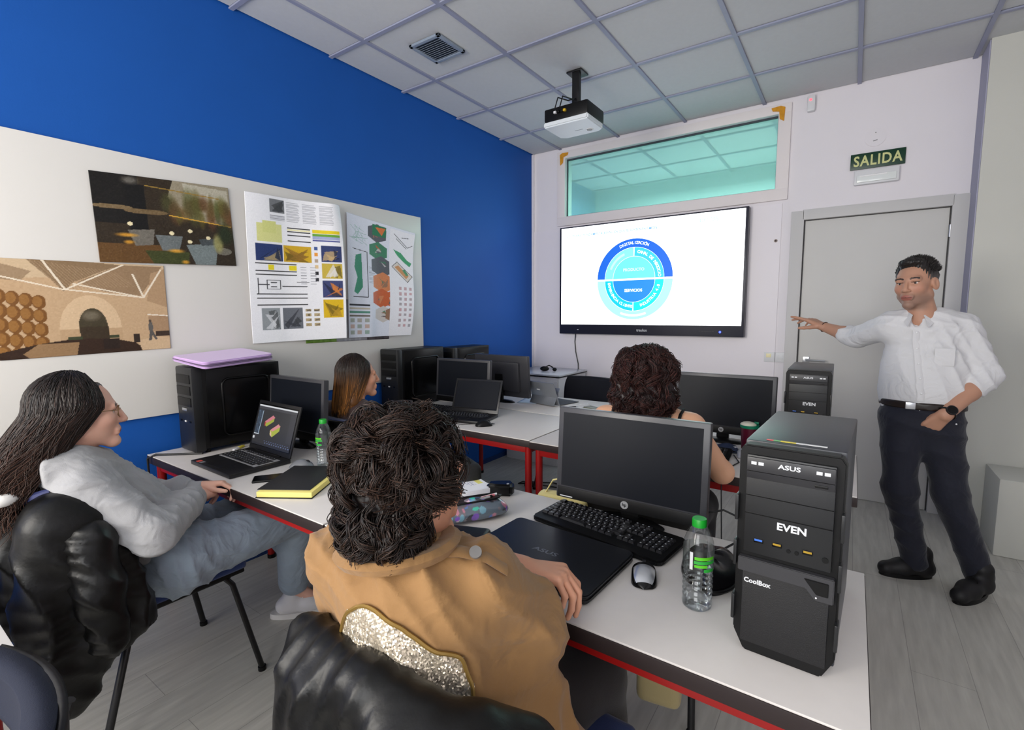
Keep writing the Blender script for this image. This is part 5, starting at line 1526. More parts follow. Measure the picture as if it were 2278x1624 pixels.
def hair_part(parent, pieces, name='hair', label=None):
    P, F, C = merge(pieces)
    return part_mesh(name, P, F, M_HAIR, parent, C, label)
def scalp_dirs(n, seed, test):
    rr = np.random.default_rng(seed)
    d = rr.normal(size=(n * 6, 3)); d /= np.linalg.norm(d, axis=1)[:, None]
    d = d[test(d)]
    return d[:n]
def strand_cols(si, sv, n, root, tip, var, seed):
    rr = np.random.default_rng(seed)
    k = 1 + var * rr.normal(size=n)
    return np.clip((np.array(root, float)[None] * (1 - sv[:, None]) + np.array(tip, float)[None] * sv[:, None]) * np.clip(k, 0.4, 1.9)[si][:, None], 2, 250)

# ================================================================== chairs
M_NAVY = mat('navy_upholstery', (26, 46, 96), 0.85, bump=0.25, bscale=500, sheen=0.2)
M_TUBE = mat('chair_tube', (14, 14, 15), 0.4)
def chair(label, loc, rz=0.0, lean=10, group=None, back_h=0.34, navy=M_NAVY):
    """faces +y; origin on the floor under the seat centre"""
    t = thing('office_chair', label, 'chair', loc, rz, group)
    MB().box((0, 0.0, 0.455), (0.47, 0.43, 0.055), 0.024, seg=4).build('seat', navy, t)
    MB().box((0, 0.0, 0.422), (0.45, 0.41, 0.016), 0.006).build('seat_shell', M_BLACK, t)
    def bk(off):
        def fn(u, v):
            x = (u - 0.5) * 0.45 * (1 - 0.12 * (2 * v - 1) ** 4)
            z = 0.53 + v * back_h
            y = -0.235 - (z - 0.53) * math.tan(R(lean)) + 0.05 * (2 * u - 1) ** 2 + off
            return x, y, z
        return fn
    grid_mesh('backrest', 16, 12, bk(0), navy, t, thick=0.04)
    grid_mesh('back_shell', 16, 12, bk(-0.026), M_BLACK, t, thick=0.012)
    for s in (-1, 1):
        MB().tube([(s * 0.19, -0.15, 0.41), (s * 0.19, -0.24, 0.42), (s * 0.19, -0.262, 0.5), (s * 0.185, -0.30, 0.62)], 0.012, flat=0.7).build('back_support', M_TUBE, t)
        for (y0, y1, nm) in ((0.14, 0.235, 'leg'), (-0.14, -0.27, 'leg')):
            lg = MB().tube([(s * 0.20, y0, 0.412), (s * 0.215, y0 * 1.15, 0.38), (s * 0.25, y1, 0.012)], 0.0125, 10, flat=0.8).build(nm, M_TUBE, t)
            MB().cyl((s * 0.25, y1, 0), (s * 0.25, y1, 0.016), 0.015).build('foot_cap', M_BLACK, lg)
        MB().tube([(s * 0.20, 0.16, 0.412), (s * 0.20, -0.16, 0.412)], 0.011).build('side_rail', M_TUBE, t)
    for y in (0.14, -0.14):
        MB().tube([(-0.2, y, 0.412), (0.2, y, 0.412)], 0.011).build('cross_rail', M_TUBE, t)
    return t
chair('blue chair with black legs under the leather jacket of the girl in the hoodie', (0.675, -3.71, 0))
chair('chair of the person in the tan coat, covered by a black jacket', (2.20, -3.62, 0), 0, lean=12, back_h=0.28)
chair('chair of the brown-haired girl, hidden between the two table rows', (0.62, -2.60, 0), R(-4))
chair('chair of the curly-haired woman in the strap top', (2.16, -2.56, 0))
chair('empty chair with dark back behind the silver tablet, turned towards the room', (1.0, -0.93, 0), R(180), lean=6, navy=mat('black_navy', (16, 18, 28), 0.85, bump=0.25, bscale=500))
t = chair('navy chair at the end of the back table, only its top rail showing', (1.735, -4.475, 0), R(176), lean=4, back_h=0.08, navy=mat('dark_navy', (22, 28, 46), 0.85, bump=0.25, bscale=500))
for ch in t.children:
    if ch.name.startswith('back'):
        ch.location = (0, 0.0, 0.20 if 'support' not in ch.name else 0.04)

# ================================================================== people
def person(label, loc):
    return thing('person', label, 'person', loc)
def cloth_mat(name, rgb=(60, 60, 60), rough=0.85, bs=350, b=0.2, wr=0.0, **k):
    new = name not in MATS
    m = mat(name, rgb, rough, bump=b, bscale=bs, sheen=0.15, **k)
    if new and wr:
        nt_ = m.node_tree
        tc_ = nt_.nodes.new('ShaderNodeTexCoord')
        n_ = nt_.nodes.new('ShaderNodeTexNoise'); n_.inputs['Scale'].default_value = 9; n_.inputs['Detail'].default_value = 2.5; n_.inputs['Distortion'].default_value = 1.6
        b_ = nt_.nodes.new('ShaderNodeBump'); b_.inputs['Strength'].default_value = wr; b_.inputs['Distance'].default_value = 0.02
        nt_.links.new(tc_.outputs['Object'], n_.inputs['Vector']); nt_.links.new(n_.outputs[0], b_.inputs['Height'])
        old = [q for q in nt_.nodes if q.type == 'BUMP' and q != b_][0]
        nt_.links.new(b_.outputs[0], old.inputs['Normal'])
    return m

# ---------------------------------------------------------------- the man by the door
def man():
    base = (3.12, -1.17, 0)
    t = person('man in a white shirt and dark trousers pointing at the screen, hand in pocket', base)
    skin = (186, 140, 116)
    hc = V(3.022, -1.205, 1.537); Rt = frame((-0.42, -0.9, -0.03), roll=R(-3))
    nb = V(3.065, -1.175, 1.36)
    parts = [head_piece(hc, Rt, nb, False, 1.03, skin, (160, 92, 82), (44, 36, 34), 0.4, neck_r=0.056)]
    # hidden trunk and limbs, one figure
    shR, elR, wrR = V(2.93, -1.17, 1.325), V(2.795, -1.01, 1.255), V(2.635, -0.905, 1.312)
    shL, elL, wrL = V(3.232, -1.13, 1.315), V(3.318, -1.135, 1.085), V(3.165, -1.312, 0.905)
    tr = [cap((3.08, -1.15, 1.0), (3.08, -1.14, 1.28), 0.12, 0.12, 0.05, ((0.25, 1, 0), 0.75)), cap(shR, shL, 0.05, 0.05, 0.05), cap((3.09, -1.16, 0.9), (3.08, -1.15, 1.1), 0.12, 0.11, 0.05, ((0, 1, 0), 0.75))]
    tr += chain([shR, elR], [0.045, 0.04]) + chain([shL, elL], [0.045, 0.04])
    tr += chain([(3.02, -1.18, 0.88), (3.03, -1.24, 0.49), (3.11, -1.14, 0.1)], [0.07, 0.05, 0.035]) + chain([(3.16, -1.16, 0.88), (3.225, -1.19, 0.49), (3.37, -1.14, 0.1)], [0.07, 0.05, 0.035])
    P, F = sdf_mesh(tr, 0.014, 1); parts.append((P, F, skin))
    fa = [cap(elR, elR + (wrR - elR) * 0.35, 0.041, 0.040, 0.01), cap(elR + (wrR - elR) * 0.35, wrR, 0.040, 0.0265, 0.02)]
    hd = V(-0.80, 0.42, 0.42)
    fa += hand_prims(wrR, hd, (0.30, -0.25, 0.92), -1, curls=((6, 6, 4), (16, 14, 8), (24, 20, 12), (32, 26, 16)), spread=9, thumb=58, thumb_curl=6, sc=1.04)
    P, F = sdf_mesh(fa, 0.0032, 1); parts.append((P, F, skin))
    fb = [cap(elL, elL + (wrL - elL) * 0.4, 0.045, 0.044, 0.01), cap(elL + (wrL - elL) * 0.4, wrL, 0.044, 0.029, 0.02)]
    fb += hand_prims(wrL, (-0.52, 0.34, -0.78), (0.05, -0.95, -0.3), 1, curl=(8, 12, 10), spread=2, thumb=20, thumb_curl=10, sc=1.0)
    P, F = sdf_mesh(fb, 0.0036, 1); parts.append((P, F, skin))
    P, F, C = merge(parts)
    part_mesh('body', P, F, M_SKIN, t, C)
    eyes(t, hc, Rt, 1.03)
    # hair: short, dark, brushed up
    hp = [ell((0, -0.024, 0.040), (0.080, 0.094, 0.086), 0.01), ell((0, 0.035, 0.103), (0.052, 0.045, 0.022), 0.02), cut(ell((0, 0.105, 0.0), (0.098, 0.088, 0.088), 0.012)), cut(ell((0, 0.03, -0.125), (0.12, 0.11, 0.12), 0.012))]
    for s in (-1, 1): hp.append(cut(ell((s * 0.085, 0.0, -0.02), (0.02, 0.03, 0.038), 0.01)))
    P, F = sdf_mesh(hp, 0.004, 1)
    P = folds(P, F, 0.0025, [((1, 0.4, 0.2), 45, 1), ((0.2, 1, 0.3), 38, 0.8)], 3)
    C = np.tile(np.array((36, 32, 31), float), (len(P), 1))
    g_ = np.clip((np.abs(P[:, 0]) - 0.055) / 0.02, 0, 1) * np.clip((0.06 - P[:, 2]) / 0.04, 0, 1)
    C = C * (1 - g_[:, None]) + np.array((92, 88, 86)) * g_[:, None]
    pieces = [(hc + 1.03 * (P @ Rt.T), F, C)]
    d = scalp_dirs(2600, 5, lambda d: (d[:, 2] > 0.15) & ((d[:, 1] < 0.45) | (d[:, 2] > 0.8)))
    root = d * V(0.080, 0.094, 0.086) + V(0, -0.024, 0.040)
    tip = root + 0.007 * d + 0.016 * V(0, -0.55, 0.5) + rng.normal(size=root.shape) * 0.003
    s = np.linspace(0, 1, 4)[None, :, None]
    pth = root[:, None] * (1 - s) + tip[:, None] * s
    P, F, si, sv = strands(pth, 0.0011, 0.0004)
    pieces.append((hc + 1.03 * (P @ Rt.T), F, strand_cols(si, sv, len(pth), (30, 27, 26), (52, 48, 46), 0.3, 1)))
    hair_part(t, pieces, label='short dark hair greying at the sides')
    # shirt
    fl = ((0.2, 1, 0), 0.72)
    sp = [cap((3.085, -1.17, 0.90), (3.085, -1.165, 0.99), 0.155, 0.170, 0.03, fl), cap((3.085, -1.165, 0.99), (3.085, -1.15, 1.12), 0.170, 0.165, 0.05, fl), cap((3.085, -1.15, 1.12), (3.08, -1.145, 1.27), 0.165, 0.150, 0.05, fl),
          cap(shR + V(0.03, 0, 0.0), shL + V(-0.03, 0, 0.0), 0.066, 0.066, 0.07), cap((2.99, -1.16, 1.335), (3.14, -1.14, 1.33), 0.055, 0.055, 0.06),
          cap((3.02, -1.16, 1.36), (3.11, -1.15, 1.355), 0.045, 0.045, 0.05), cut(ell((3.037, -1.235, 1.378), (0.020, 0.03, 0.05), 0.01))]
    cuffR = elR + (wrR - elR) * 0.22
    sp += [cap(shR, elR, 0.070, 0.058, 0.035), cap(elR, cuffR, 0.058, 0.055, 0.02), cap(cuffR, cuffR + (wrR - elR) * 0.05, 0.056, 0.054, 0.006)]
    cuffL = elL + (wrL - elL) * 0.16
    sp += [cap(shL, elL, 0.072, 0.068, 0.035), cap(elL, cuffL, 0.068, 0.064, 0.02), cap(cuffL, cuffL + (wrL - elL) * 0.06, 0.067, 0.064, 0.006)]
    P, F = sdf_mesh(sp, 0.008, 1, clipz=0.90)
    arm = np.clip((np.linalg.norm(P - V(3.08, P[0, 1] * 0 - 1.15, 1.15), axis=1) - 0.15) / 0.1, 0, 1)
    P = folds(P, F, 0.0055, [((1, 0.2, 0.45), 7, 1), ((-0.6, 0.2, 1), 6, 0.9), ((0.2, 0.5, 1), 11, 0.6)], 8)
    sh = part_mesh('shirt', P, F, cloth_mat('white_shirt', (214, 214, 216), 0.8, 700, 0.12, 0.5), t)
    # collar, placket, buttons
    fx = Rt[:, 1]
    def torso_pt(x, z):      # front surface of the shirt
        i = np.argmin((P[:, 0] - x) ** 2 + (P[:, 2] - z) ** 2 + np.where(P[:, 1] < -1.16, 0, 9))
        return P[i]
    pl = [torso_pt(3.035 + 0.004 * k, 1.33 - 0.037 * k) + V(-0.001, -0.005, 0) for k in range(11)]
    MB().tube([q - np.array(base) for q in pl], 0.015, 8, flat=0.22).build('placket', MATS['white_shirt'], sh)
    for k in (1, 3, 5, 7, 9):
        MB().ell(tuple(pl[k] - np.array(base) + V(0, -0.005, 0)), (0.0052, 0.003, 0.0052)).build('button', M_WHITE, sh)
    for s in (-1, 1):
        A = V(3.055, -1.185, 1.405)
        c0 = A + V(s * 0.062, 0.01, 0.004); c1 = A + V(-0.012 + s * 0.022, -0.058, -0.022); c3 = A + V(-0.012 + s * 0.040, -0.090, -0.082); c4 = A + V(s * 0.078, -0.01, -0.035)
        co = MB()
        t_ = bmesh.new()
        q = [t_.verts.new(v_ - np.array(base)) for v_ in (c0, c1, c3, c4)]
        t_.faces.new((q[0], q[1], q[2], q[3]))
        co._add(t_)
        o = co.build('collar', MATS['white_shirt'], sh, smooth=False)
        md = o.modifiers.new('solid', 'SOLIDIFY'); md.thickness = 0.004
    nk = [tuple(V(3.06, -1.165, 1.375) + V(0.062 * math.cos(a), 0.062 * math.sin(a), 0.010 * math.sin(a)) - np.array(base)) for a in np.linspace(R(-48), R(222), 22)]
    MB().tube(nk, 0.019, 8, flat=0.5).build('collar_band', MATS['white_shirt'], sh)
    MB().box(tuple(V(3.15, -1.272, 1.18) - np.array(base)), (0.075, 0.004, 0.085), 0.0015, Matrix.Identity(4)).build('pocket', MATS['white_shirt'], sh)
    # trousers
    tp = [cap((3.085, -1.175, 0.945), (3.09, -1.17, 0.86), 0.165, 0.172, 0.03, ((0.2, 1, 0), 0.72))]
    tp += chain([(3.015, -1.185, 0.84), (3.022, -1.245, 0.49), (3.115, -1.15, 0.085)], [0.098, 0.072, 0.060], 0.04)
    tp += chain([(3.165, -1.165, 0.84), (3.222, -1.20, 0.50), (3.366, -1.15, 0.085)], [0.10, 0.074, 0.060], 0.03)
    P, F = sdf_mesh(tp, 0.009, 1, clipz=0.045, cliptop=0.945)
    P = folds(P, F, 0.004, [((0.5, 0.3, 1), 4.5, 1), ((-0.8, 0.3, 0.7), 5, 0.8)], 9)
    tro = part_mesh('trousers', P, F, cloth_mat('dark_denim', (20, 23, 38), 0.8, 500, 0.2, 0.4), t)
    P, F = sdf_mesh([cap((3.085, -1.175, 1.0), (3.09, -1.17, 0.86), 0.172, 0.180, 0.03, ((0.2, 1, 0), 0.73))], 0.006, 1, clipz=0.916, cliptop=0.952)
    bl = part_mesh('belt', P, F, mat('belt_leather', (30, 20, 16), 0.4), t)
    MB().box(tuple(V(3.035, -1.298, 0.935) - np.array(base)), (0.04, 0.006, 0.034), 0.004).build('buckle', M_SILVER, bl)
    MB().box(tuple(V(3.215, -1.265, 0.858) - np.array(base)), (0.008, 0.01, 0.008), 0.003).build('rivet', M_SILVER, tro)
    # shoes
    for toe, heel, z in ((V(2.963, -1.215, 0), V(3.195, -1.112, 0), 0), (V(3.255, -1.36, 0), V(3.40, -1.13, 0), 0)):
        d = (heel - toe) / np.linalg.norm(heel - toe)
        f_ = -d
        q = [cap(toe + V(0, 0, 0.036) + d * 0.035, toe + d * 0.11 + V(0, 0, 0.044), 0.038, 0.042, 0.02), cap(toe + d * 0.11 + V(0, 0, 0.05), heel + V(0, 0, 0.05) - d * 0.03, 0.044, 0.038, 0.03), cap(heel + V(0, 0, 0.05) - d * 0.05, heel - d * 0.055 + V(0, 0, 0.13), 0.044, 0.046, 0.03)]
        P, F = sdf_mesh(q, 0.006, 1, clipz=0.012)
        so = part_mesh('shoe', P, F, mat('shoe_leather', (15, 14, 16), 0.55, bump=0.1, bscale=200), t)
        m = P.mean(0)
        sl = MB()
        x_ = V(-d[1], d[0], 0)
        hl = np.linalg.norm(heel - toe) / 2 - 0.002
        loop = [tuple(toe + d * (hl + 0.004 + hl * math.cos(a)) + x_ * (0.042 * math.sin(a) * (1 - 0.15 * math.cos(a))) - np.array(base)) for a in np.linspace(0, 2 * PI, 28, endpoint=False)]
        sl.prism([(p[0], p[1]) for p in loop], 0.0, 0.022)
        sl.build('sole', M_BLACK, so)
        lc = toe + d * 0.13 + V(0, 0, 0.098)
        MB().tube([tuple(lc + x_ * 0.02 - np.array(base)), tuple(lc + V(0, 0, 0.014) - np.array(base)), tuple(lc - x_ * 0.022 + V(0, 0, 0.004) - np.array(base)), tuple(lc - x_ * 0.03 - d * 0.02 - np.array(base))], 0.0025).build('lace', M_BLACK, so)
    # watch and cord bracelet
    fw = (wrL - elL) / np.linalg.norm(wrL - elL)
    ux = np.cross(fw, V(0.1, -0.9, 0.35)); ux /= np.linalg.norm(ux); uy = np.cross(fw, ux)
    wc = wrL - fw * 0.018
    w_ = MB().tube([tuple(wc + 0.033 * (ux * math.cos(a) + uy * math.sin(a)) - np.array(base)) for a in np.linspace(0, 2 * PI, 24, endpoint=False)], 0.009, 8, closed=True, flat=0.4).build('watch', M_BLACK, t)
    wn = V(0.0, -1, 0.1); wn -= fw * (wn @ fw); wn /= np.linalg.norm(wn)
    MB().cyl(tuple(wc + wn * 0.03 - np.array(base)), tuple(wc + wn * 0.042 - np.array(base)), 0.023, n=24).build('watch_case', M_DGREY, w_)
    MB().cyl(tuple(wc + wn * 0.042 - np.array(base)), tuple(wc + wn * 0.0435 - np.array(base)), 0.019, n=24).build('watch_dial', M_GLOSS, w_)
    fw = (wrR - elR) / np.linalg.norm(wrR - elR)
    ux = np.cross(fw, V(0, 0, 1)); ux /= np.linalg.norm(ux); uy = np.cross(fw, ux)
    MB().tube([tuple(wrR - fw * 0.004 + 0.0285 * (ux * math.cos(a) + uy * math.sin(a)) - np.array(base)) for a in np.linspace(0, 2 * PI, 24, endpoint=False)], 0.003, 6, closed=True).build('bracelet', mat('brown_cord', (58, 34, 26), 0.7), t)
man()

# ---------------------------------------------------------------- girl in the grey hoodie
def girl_hoodie():
    base = (0.80, -3.66, 0)
    B = np.array(base)
    t = person('girl with long dark hair and glasses in a light grey hoodie and jeans', base)
    skin = (222, 172, 150)
    hc = V(0.790, -3.915, 1.092); Rt = frame((0.20, 1.0, -0.02), roll=R(2))
    sc = 0.98
    nb = V(0.79, -3.955, 0.935)
    parts = [head_piece(hc, Rt, nb, True, sc, skin, (186, 100, 98), (48, 34, 30))]
    shR, elR, wrR = V(0.925, -3.955, 0.885), V(1.045, -3.835, 0.730), V(0.815, -3.625, 0.735)
    shL, elL, wrL = V(0.655, -3.915, 0.885), V(0.545, -3.76, 0.70), V(0.745, -3.60, 0.735)
    hipR, knR, anR = V(0.875, -3.69, 0.545), V(0.868, -3.265, 0.555), V(0.695, -3.19, 0.13)
    hipL, knL, anL = V(0.69, -3.69, 0.545), V(0.62, -3.265, 0.53), V(0.56, -3.06, 0.13)
    tr = [cap((0.78, -3.72, 0.56), (0.79, -3.93, 0.84), 0.09, 0.075, 0.05), cap(shR, shL, 0.045, 0.045, 0.05)] + chain([shR, elR, wrR], [0.04, 0.035, 0.025]) + chain([shL, elL, wrL], [0.04, 0.035, 0.025])
    tr += chain([hipR, knR, anR], [0.07, 0.05, 0.034]) + chain([hipL, knL, anL], [0.07, 0.05, 0.034]) + [cap(anR, anR + V(0.07, 0.09, -0.09), 0.03, 0.025), cap(anL, anL + V(0.02, 0.1, -0.09), 0.03, 0.025)]
    P, F = sdf_mesh(tr, 0.011, 1); parts.append((P, F, skin))
    hn = hand_prims(wrR, (-0.45, 0.85, -0.05), (0.5, 0.2, 0.85), -1, curl=(35, 45, 30), spread=2, thumb=30, sc=0.92) + [cap(wrR - V(-0.1, 0.1, 0), wrR, 0.03, 0.024, 0.01)]
    P, F = sdf_mesh(hn, 0.0035, 1); parts.append((P, F, skin))
    hn = hand_prims(wrL + V(0, 0.02, 0.012), (0.55, 0.8, 0.0), (-0.2, 0.2, 0.95), 1, curl=(35, 45, 30), spread=2, thumb=30, sc=0.92)
    P, F = sdf_mesh(hn, 0.0035, 1); parts.append((P, F, skin))
    P, F, C = merge(parts)
    part_mesh('body', P, F, M_SKIN, t, C)
    eyes(t, hc, Rt, sc)
    # glasses
    g_ = None
    LW = lambda x, y, z: tuple(hc + sc * (Rt @ V(x, y, z)) - B)
    gl = MB()
    rims = []
    for s in (-1, 1):
        gl.tube([LW(s * 0.032 + 0.022 * math.cos(a), 0.092 - 0.006 * abs(math.cos(a)), 0.002 + 0.019 * math.sin(a)) for a in np.linspace(0, 2 * PI, 24, endpoint=False)], 0.0012, 6, closed=True)
        gl.tube([LW(s * 0.054, 0.084, 0.008), LW(s * 0.073, 0.06, 0.010), LW(s * 0.080, -0.01, 0.010), LW(s * 0.078, -0.025, 0.0)], 0.0012, 6)
    gl.tube([LW(-0.011, 0.094, 0.006), LW(0, 0.097, 0.008), LW(0.011, 0.094, 0.006)], 0.0012, 6)
    gl.build('glasses', mat('gold_wire', (150, 120, 80), 0.3, metal=0.8), t, label='thin gold-rimmed glasses')
    # hair
    hp = [ell((0, -0.026, 0.036), (0.086, 0.096, 0.090), 0.02), cap((0, -0.07, 0.0), (0.01, -0.115, -0.13), 0.075, 0.07, 0.04, ((0, 1, 0), 0.75)), cap((0.05, -0.065, -0.02), (0.075, -0.11, -0.12), 0.04, 0.045, 0.03), cap((-0.055, -0.05, -0.02), (-0.06, -0.08, -0.12), 0.04, 0.035, 0.03),
          cut(ell((0, 0.105, -0.02), (0.082, 0.088, 0.095), 0.015))]
    P, F = sdf_mesh(hp, 0.006, 1)
    P = folds(P, F, 0.004, [((1, 0.2, 0.1), 28, 1), ((0.3, 1, 0.15), 24, 0.9)], 2)
    pieces = [(hc + sc * (P @ Rt.T), F, (32, 24, 22))]
    n, K = 4600, 14
    rr = np.random.default_rng(21)
    phi = R(48) + rr.random(n) * (2 * PI - 2 * R(48))
    th0 = R(8) + R(70) * rr.random(n) ** 1.3
    Lh = 0.13 + 0.07 * rr.random(n)
    paths = np.zeros((n, K, 3))
    off = 0.004 + 0.014 * rr.random(n)
    ph = rr.random(n) * 6.28
    for k in range(K):
        s = k / (K - 1)
        ang = np.minimum(th0 + s * R(190) * 1.0, R(98))
        hang = np.clip((th0 + s * R(190)) - R(98), 0, None) / R(92)
        rad = np.sin(ang)
        wave = (0.005 + 0.012 * hang) * np.sin(0.5 * ph + 11 * s + 4 * np.sin(phi * 7))
        back = 0.11 * hang
        paths[:, k, 0] = (0.086 + off) * rad * np.sin(phi) * (1 + 0.22 * hang * np.abs(np.sin(phi))) + wave * np.cos(phi)
        paths[:, k, 1] = (0.096 + off) * rad * np.cos(phi) - 0.026 - back * 0.8 - wave * np.sin(phi) - 0.05 * hang * (np.cos(phi) > 0)
        paths[:, k, 2] = (0.090 + off) * np.cos(ang) + 0.036 - hang * Lh
    P, F, si, sv = strands(paths, 0.0015, 0.0008)
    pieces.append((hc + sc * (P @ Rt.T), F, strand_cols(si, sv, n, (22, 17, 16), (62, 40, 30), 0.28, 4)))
    hair_part(t, pieces, label='long wavy dark brown hair')
    # hoodie
    ax_ = V(0.78, -3.72, 0.56) - V(0.79, -3.92, 0.86)
    hp = [cap((0.785, -3.735, 0.56), (0.785, -3.83, 0.74), 0.160, 0.155, 0.05, ((0, 0.85, 0.5), 0.78)), cap((0.785, -3.83, 0.74), (0.79, -3.915, 0.86), 0.155, 0.14, 0.05, ((0, 0.85, 0.5), 0.8)),
          cap(shR, shL, 0.07, 0.07, 0.05), cap((0.74, -3.96, 0.945), (0.85, -3.965, 0.945), 0.06, 0.06, 0.05),
          cap((0.70, -4.0, 0.945), (0.88, -4.005, 0.945), 0.048, 0.05, 0.03), cap((0.79, -4.03, 0.93), (0.80, -4.06, 0.86), 0.07, 0.06, 0.03),
          cap((0.90, -3.95, 0.93), (0.86, -3.88, 0.91), 0.038, 0.036, 0.02), cap((0.68, -3.94, 0.93), (0.73, -3.88, 0.91), 0.038, 0.036, 0.02)]
    hp += chain([shR, elR, elR + (wrR - elR) * 0.75, wrR - (wrR - elR) * 0.06], [0.076, 0.070, 0.056, 0.044], 0.014) + chain([shL, elL, elL + (wrL - elL) * 0.75, wrL], [0.078, 0.07, 0.056, 0.044], 0.035)
    P, F = sdf_mesh(hp, 0.0085, 1)
    near = np.exp(-(((P - (elR + (wrR - elR) * 0.45)) ** 2).sum(1)) / 0.02)
    P2 = folds(P, F, 0.011, [((1, -0.9, 0.0), 10, 1.0), ((0.4, -1, 0.5), 8, 0.6)], 5)
    P1 = folds(P, F, 0.009, [((0.2, 1, 0.6), 5, 1), ((0.9, 0.3, 0.7), 6, 0.8), ((0, 0.4, 1), 11, 0.4)], 6)
    P = P1 * (1 - near[:, None]) + P2 * near[:, None]
    M_HOOD = cloth_mat('grey_fleece', (156, 156, 158), 0.95, 400, 0.25, 0.6, var=0.03, vscale=60)
    ho = part_mesh('hoodie', P, F, M_HOOD, t)
    MB().tube([tuple(q - B) for q in (V(0.925, -4.005, 0.885), V(0.915, -4.03, 0.868), V(0.895, -4.055, 0.855))], [0.006, 0.010, 0.006], 8).build('hood_trim', mat('red_trim', (206, 46, 40), 0.7), ho)
    MB().tube([tuple(q - B) for q in (V(0.915, -4.03, 0.90), V(0.895, -4.055, 0.885), V(0.87, -4.075, 0.87))], [0.010, 0.018, 0.010], 8).build('hood_trim', mat('navy_trim', (44, 50, 92), 0.7), ho)
    MB().ell(tuple(V(0.87, -4.125, 0.895) - B), (0.035, 0.038, 0.02), 20).build('hood_lining', mat('white_lining', (232, 230, 226), 0.9, bump=0.3, bscale=200), ho)
    for e_, w_ in ((elR, wrR), (elL, wrL)):
        dv = (w_ - e_) / np.linalg.norm(w_ - e_); c_ = w_ - dv * 0.012
        a1 = np.cross(dv, V(0, 0, 1)); a1 /= np.linalg.norm(a1); a2 = np.cross(dv, a1)
        for q in (0.0, 0.014, 0.028):
            MB().tube([tuple(c_ - dv * q + (0.036 + 0.16 * q) * (a1 * math.cos(a) + a2 * math.sin(a)) - B) for a in np.linspace(0, 2 * PI, 22, endpoint=False)], 0.0085, 8, closed=True).build('cuff_rib', M_HOOD, ho)
    # jeans
    jp = [cap((0.70, -3.72, 0.545), (0.87, -3.72, 0.545), 0.125, 0.125, 0.04)] + chain([hipR, knR], [0.108, 0.082], 0.04) + chain([knR, anR + V(0.0, 0, 0.035)], [0.082, 0.068], 0.02) + chain([hipL, knL], [0.108, 0.082], 0.02) + chain([knL, anL + V(0, 0, 0.035)], [0.082, 0.068], 0.02)
    P, F = sdf_mesh(jp, 0.009, 1)
    # open hems: drop the closing caps below the ankle level
    P = folds(P, F, 0.005, [((0.3, 1, 0.5), 9, 1), ((-0.5, 1, -0.3), 7, 0.8), ((0.1, 0.3, 1), 8, 0.6)], 12)
    part_mesh('jeans', P, F, cloth_mat('pale_denim', (146, 160, 174), 0.85, 450, 0.25, 0.6, var=0.07, vscale=18), t)
    # sneakers
    for an, d in ((anR, V(0.60, 0.80, 0)), (anL, V(0.15, 0.99, 0))):
        heel = V(an[0], an[1], 0) - d * 0.05
        q = [cap(heel + V(0, 0, 0.05), heel + d * 0.11 + V(0, 0, 0.05), 0.036, 0.04, 0.02), cap(heel + d * 0.11 + V(0, 0, 0.045), heel + d * 0.205 + V(0, 0, 0.034), 0.042, 0.034, 0.02), cap(heel + d * 0.02 + V(0, 0, 0.05), heel + d * 0.035 + V(0, 0, 0.085), 0.038, 0.04, 0.02)]
        P, F = sdf_mesh(q, 0.006, 1, clipz=0.01)
        so = part_mesh('sneaker', P, F, mat('white_sneaker', (220, 218, 220), 0.6, bump=0.15, bscale=300), t)
        x_ = V(-d[1], d[0], 0)
        MB().prism([tuple((heel + d * (0.085 + 0.145 * math.cos(a)) + x_ * 0.044 * math.sin(a) - B)[:2]) for a in np.linspace(0, 2 * PI, 28, endpoint=False)], 0.0, 0.024).build('sole', mat('white_rubber', (214, 212, 210), 0.6), so)
        for k in range(4):
            c_ = heel + d * (0.085 + 0.022 * k) + V(0, 0, 0.096 - 0.006 * k)
            MB().tube([tuple(c_ + x_ * 0.026 - V(0, 0, 0.008) - B), tuple(c_ - B), tuple(c_ - x_ * 0.026 - V(0, 0, 0.008) - B)], 0.0028, 6).build('lace', M_WHITE, so)
        c_ = heel + d * 0.075 + V(0, 0, 0.105)
        MB().tube([tuple(c_ - B), tuple(c_ + x_ * 0.03 + V(0, 0, 0.02) - B), tuple(c_ + x_ * 0.05 - V(0, 0, 0.01) - B)], 0.0025, 6).build('lace_bow', M_WHITE, so)
girl_hoodie()

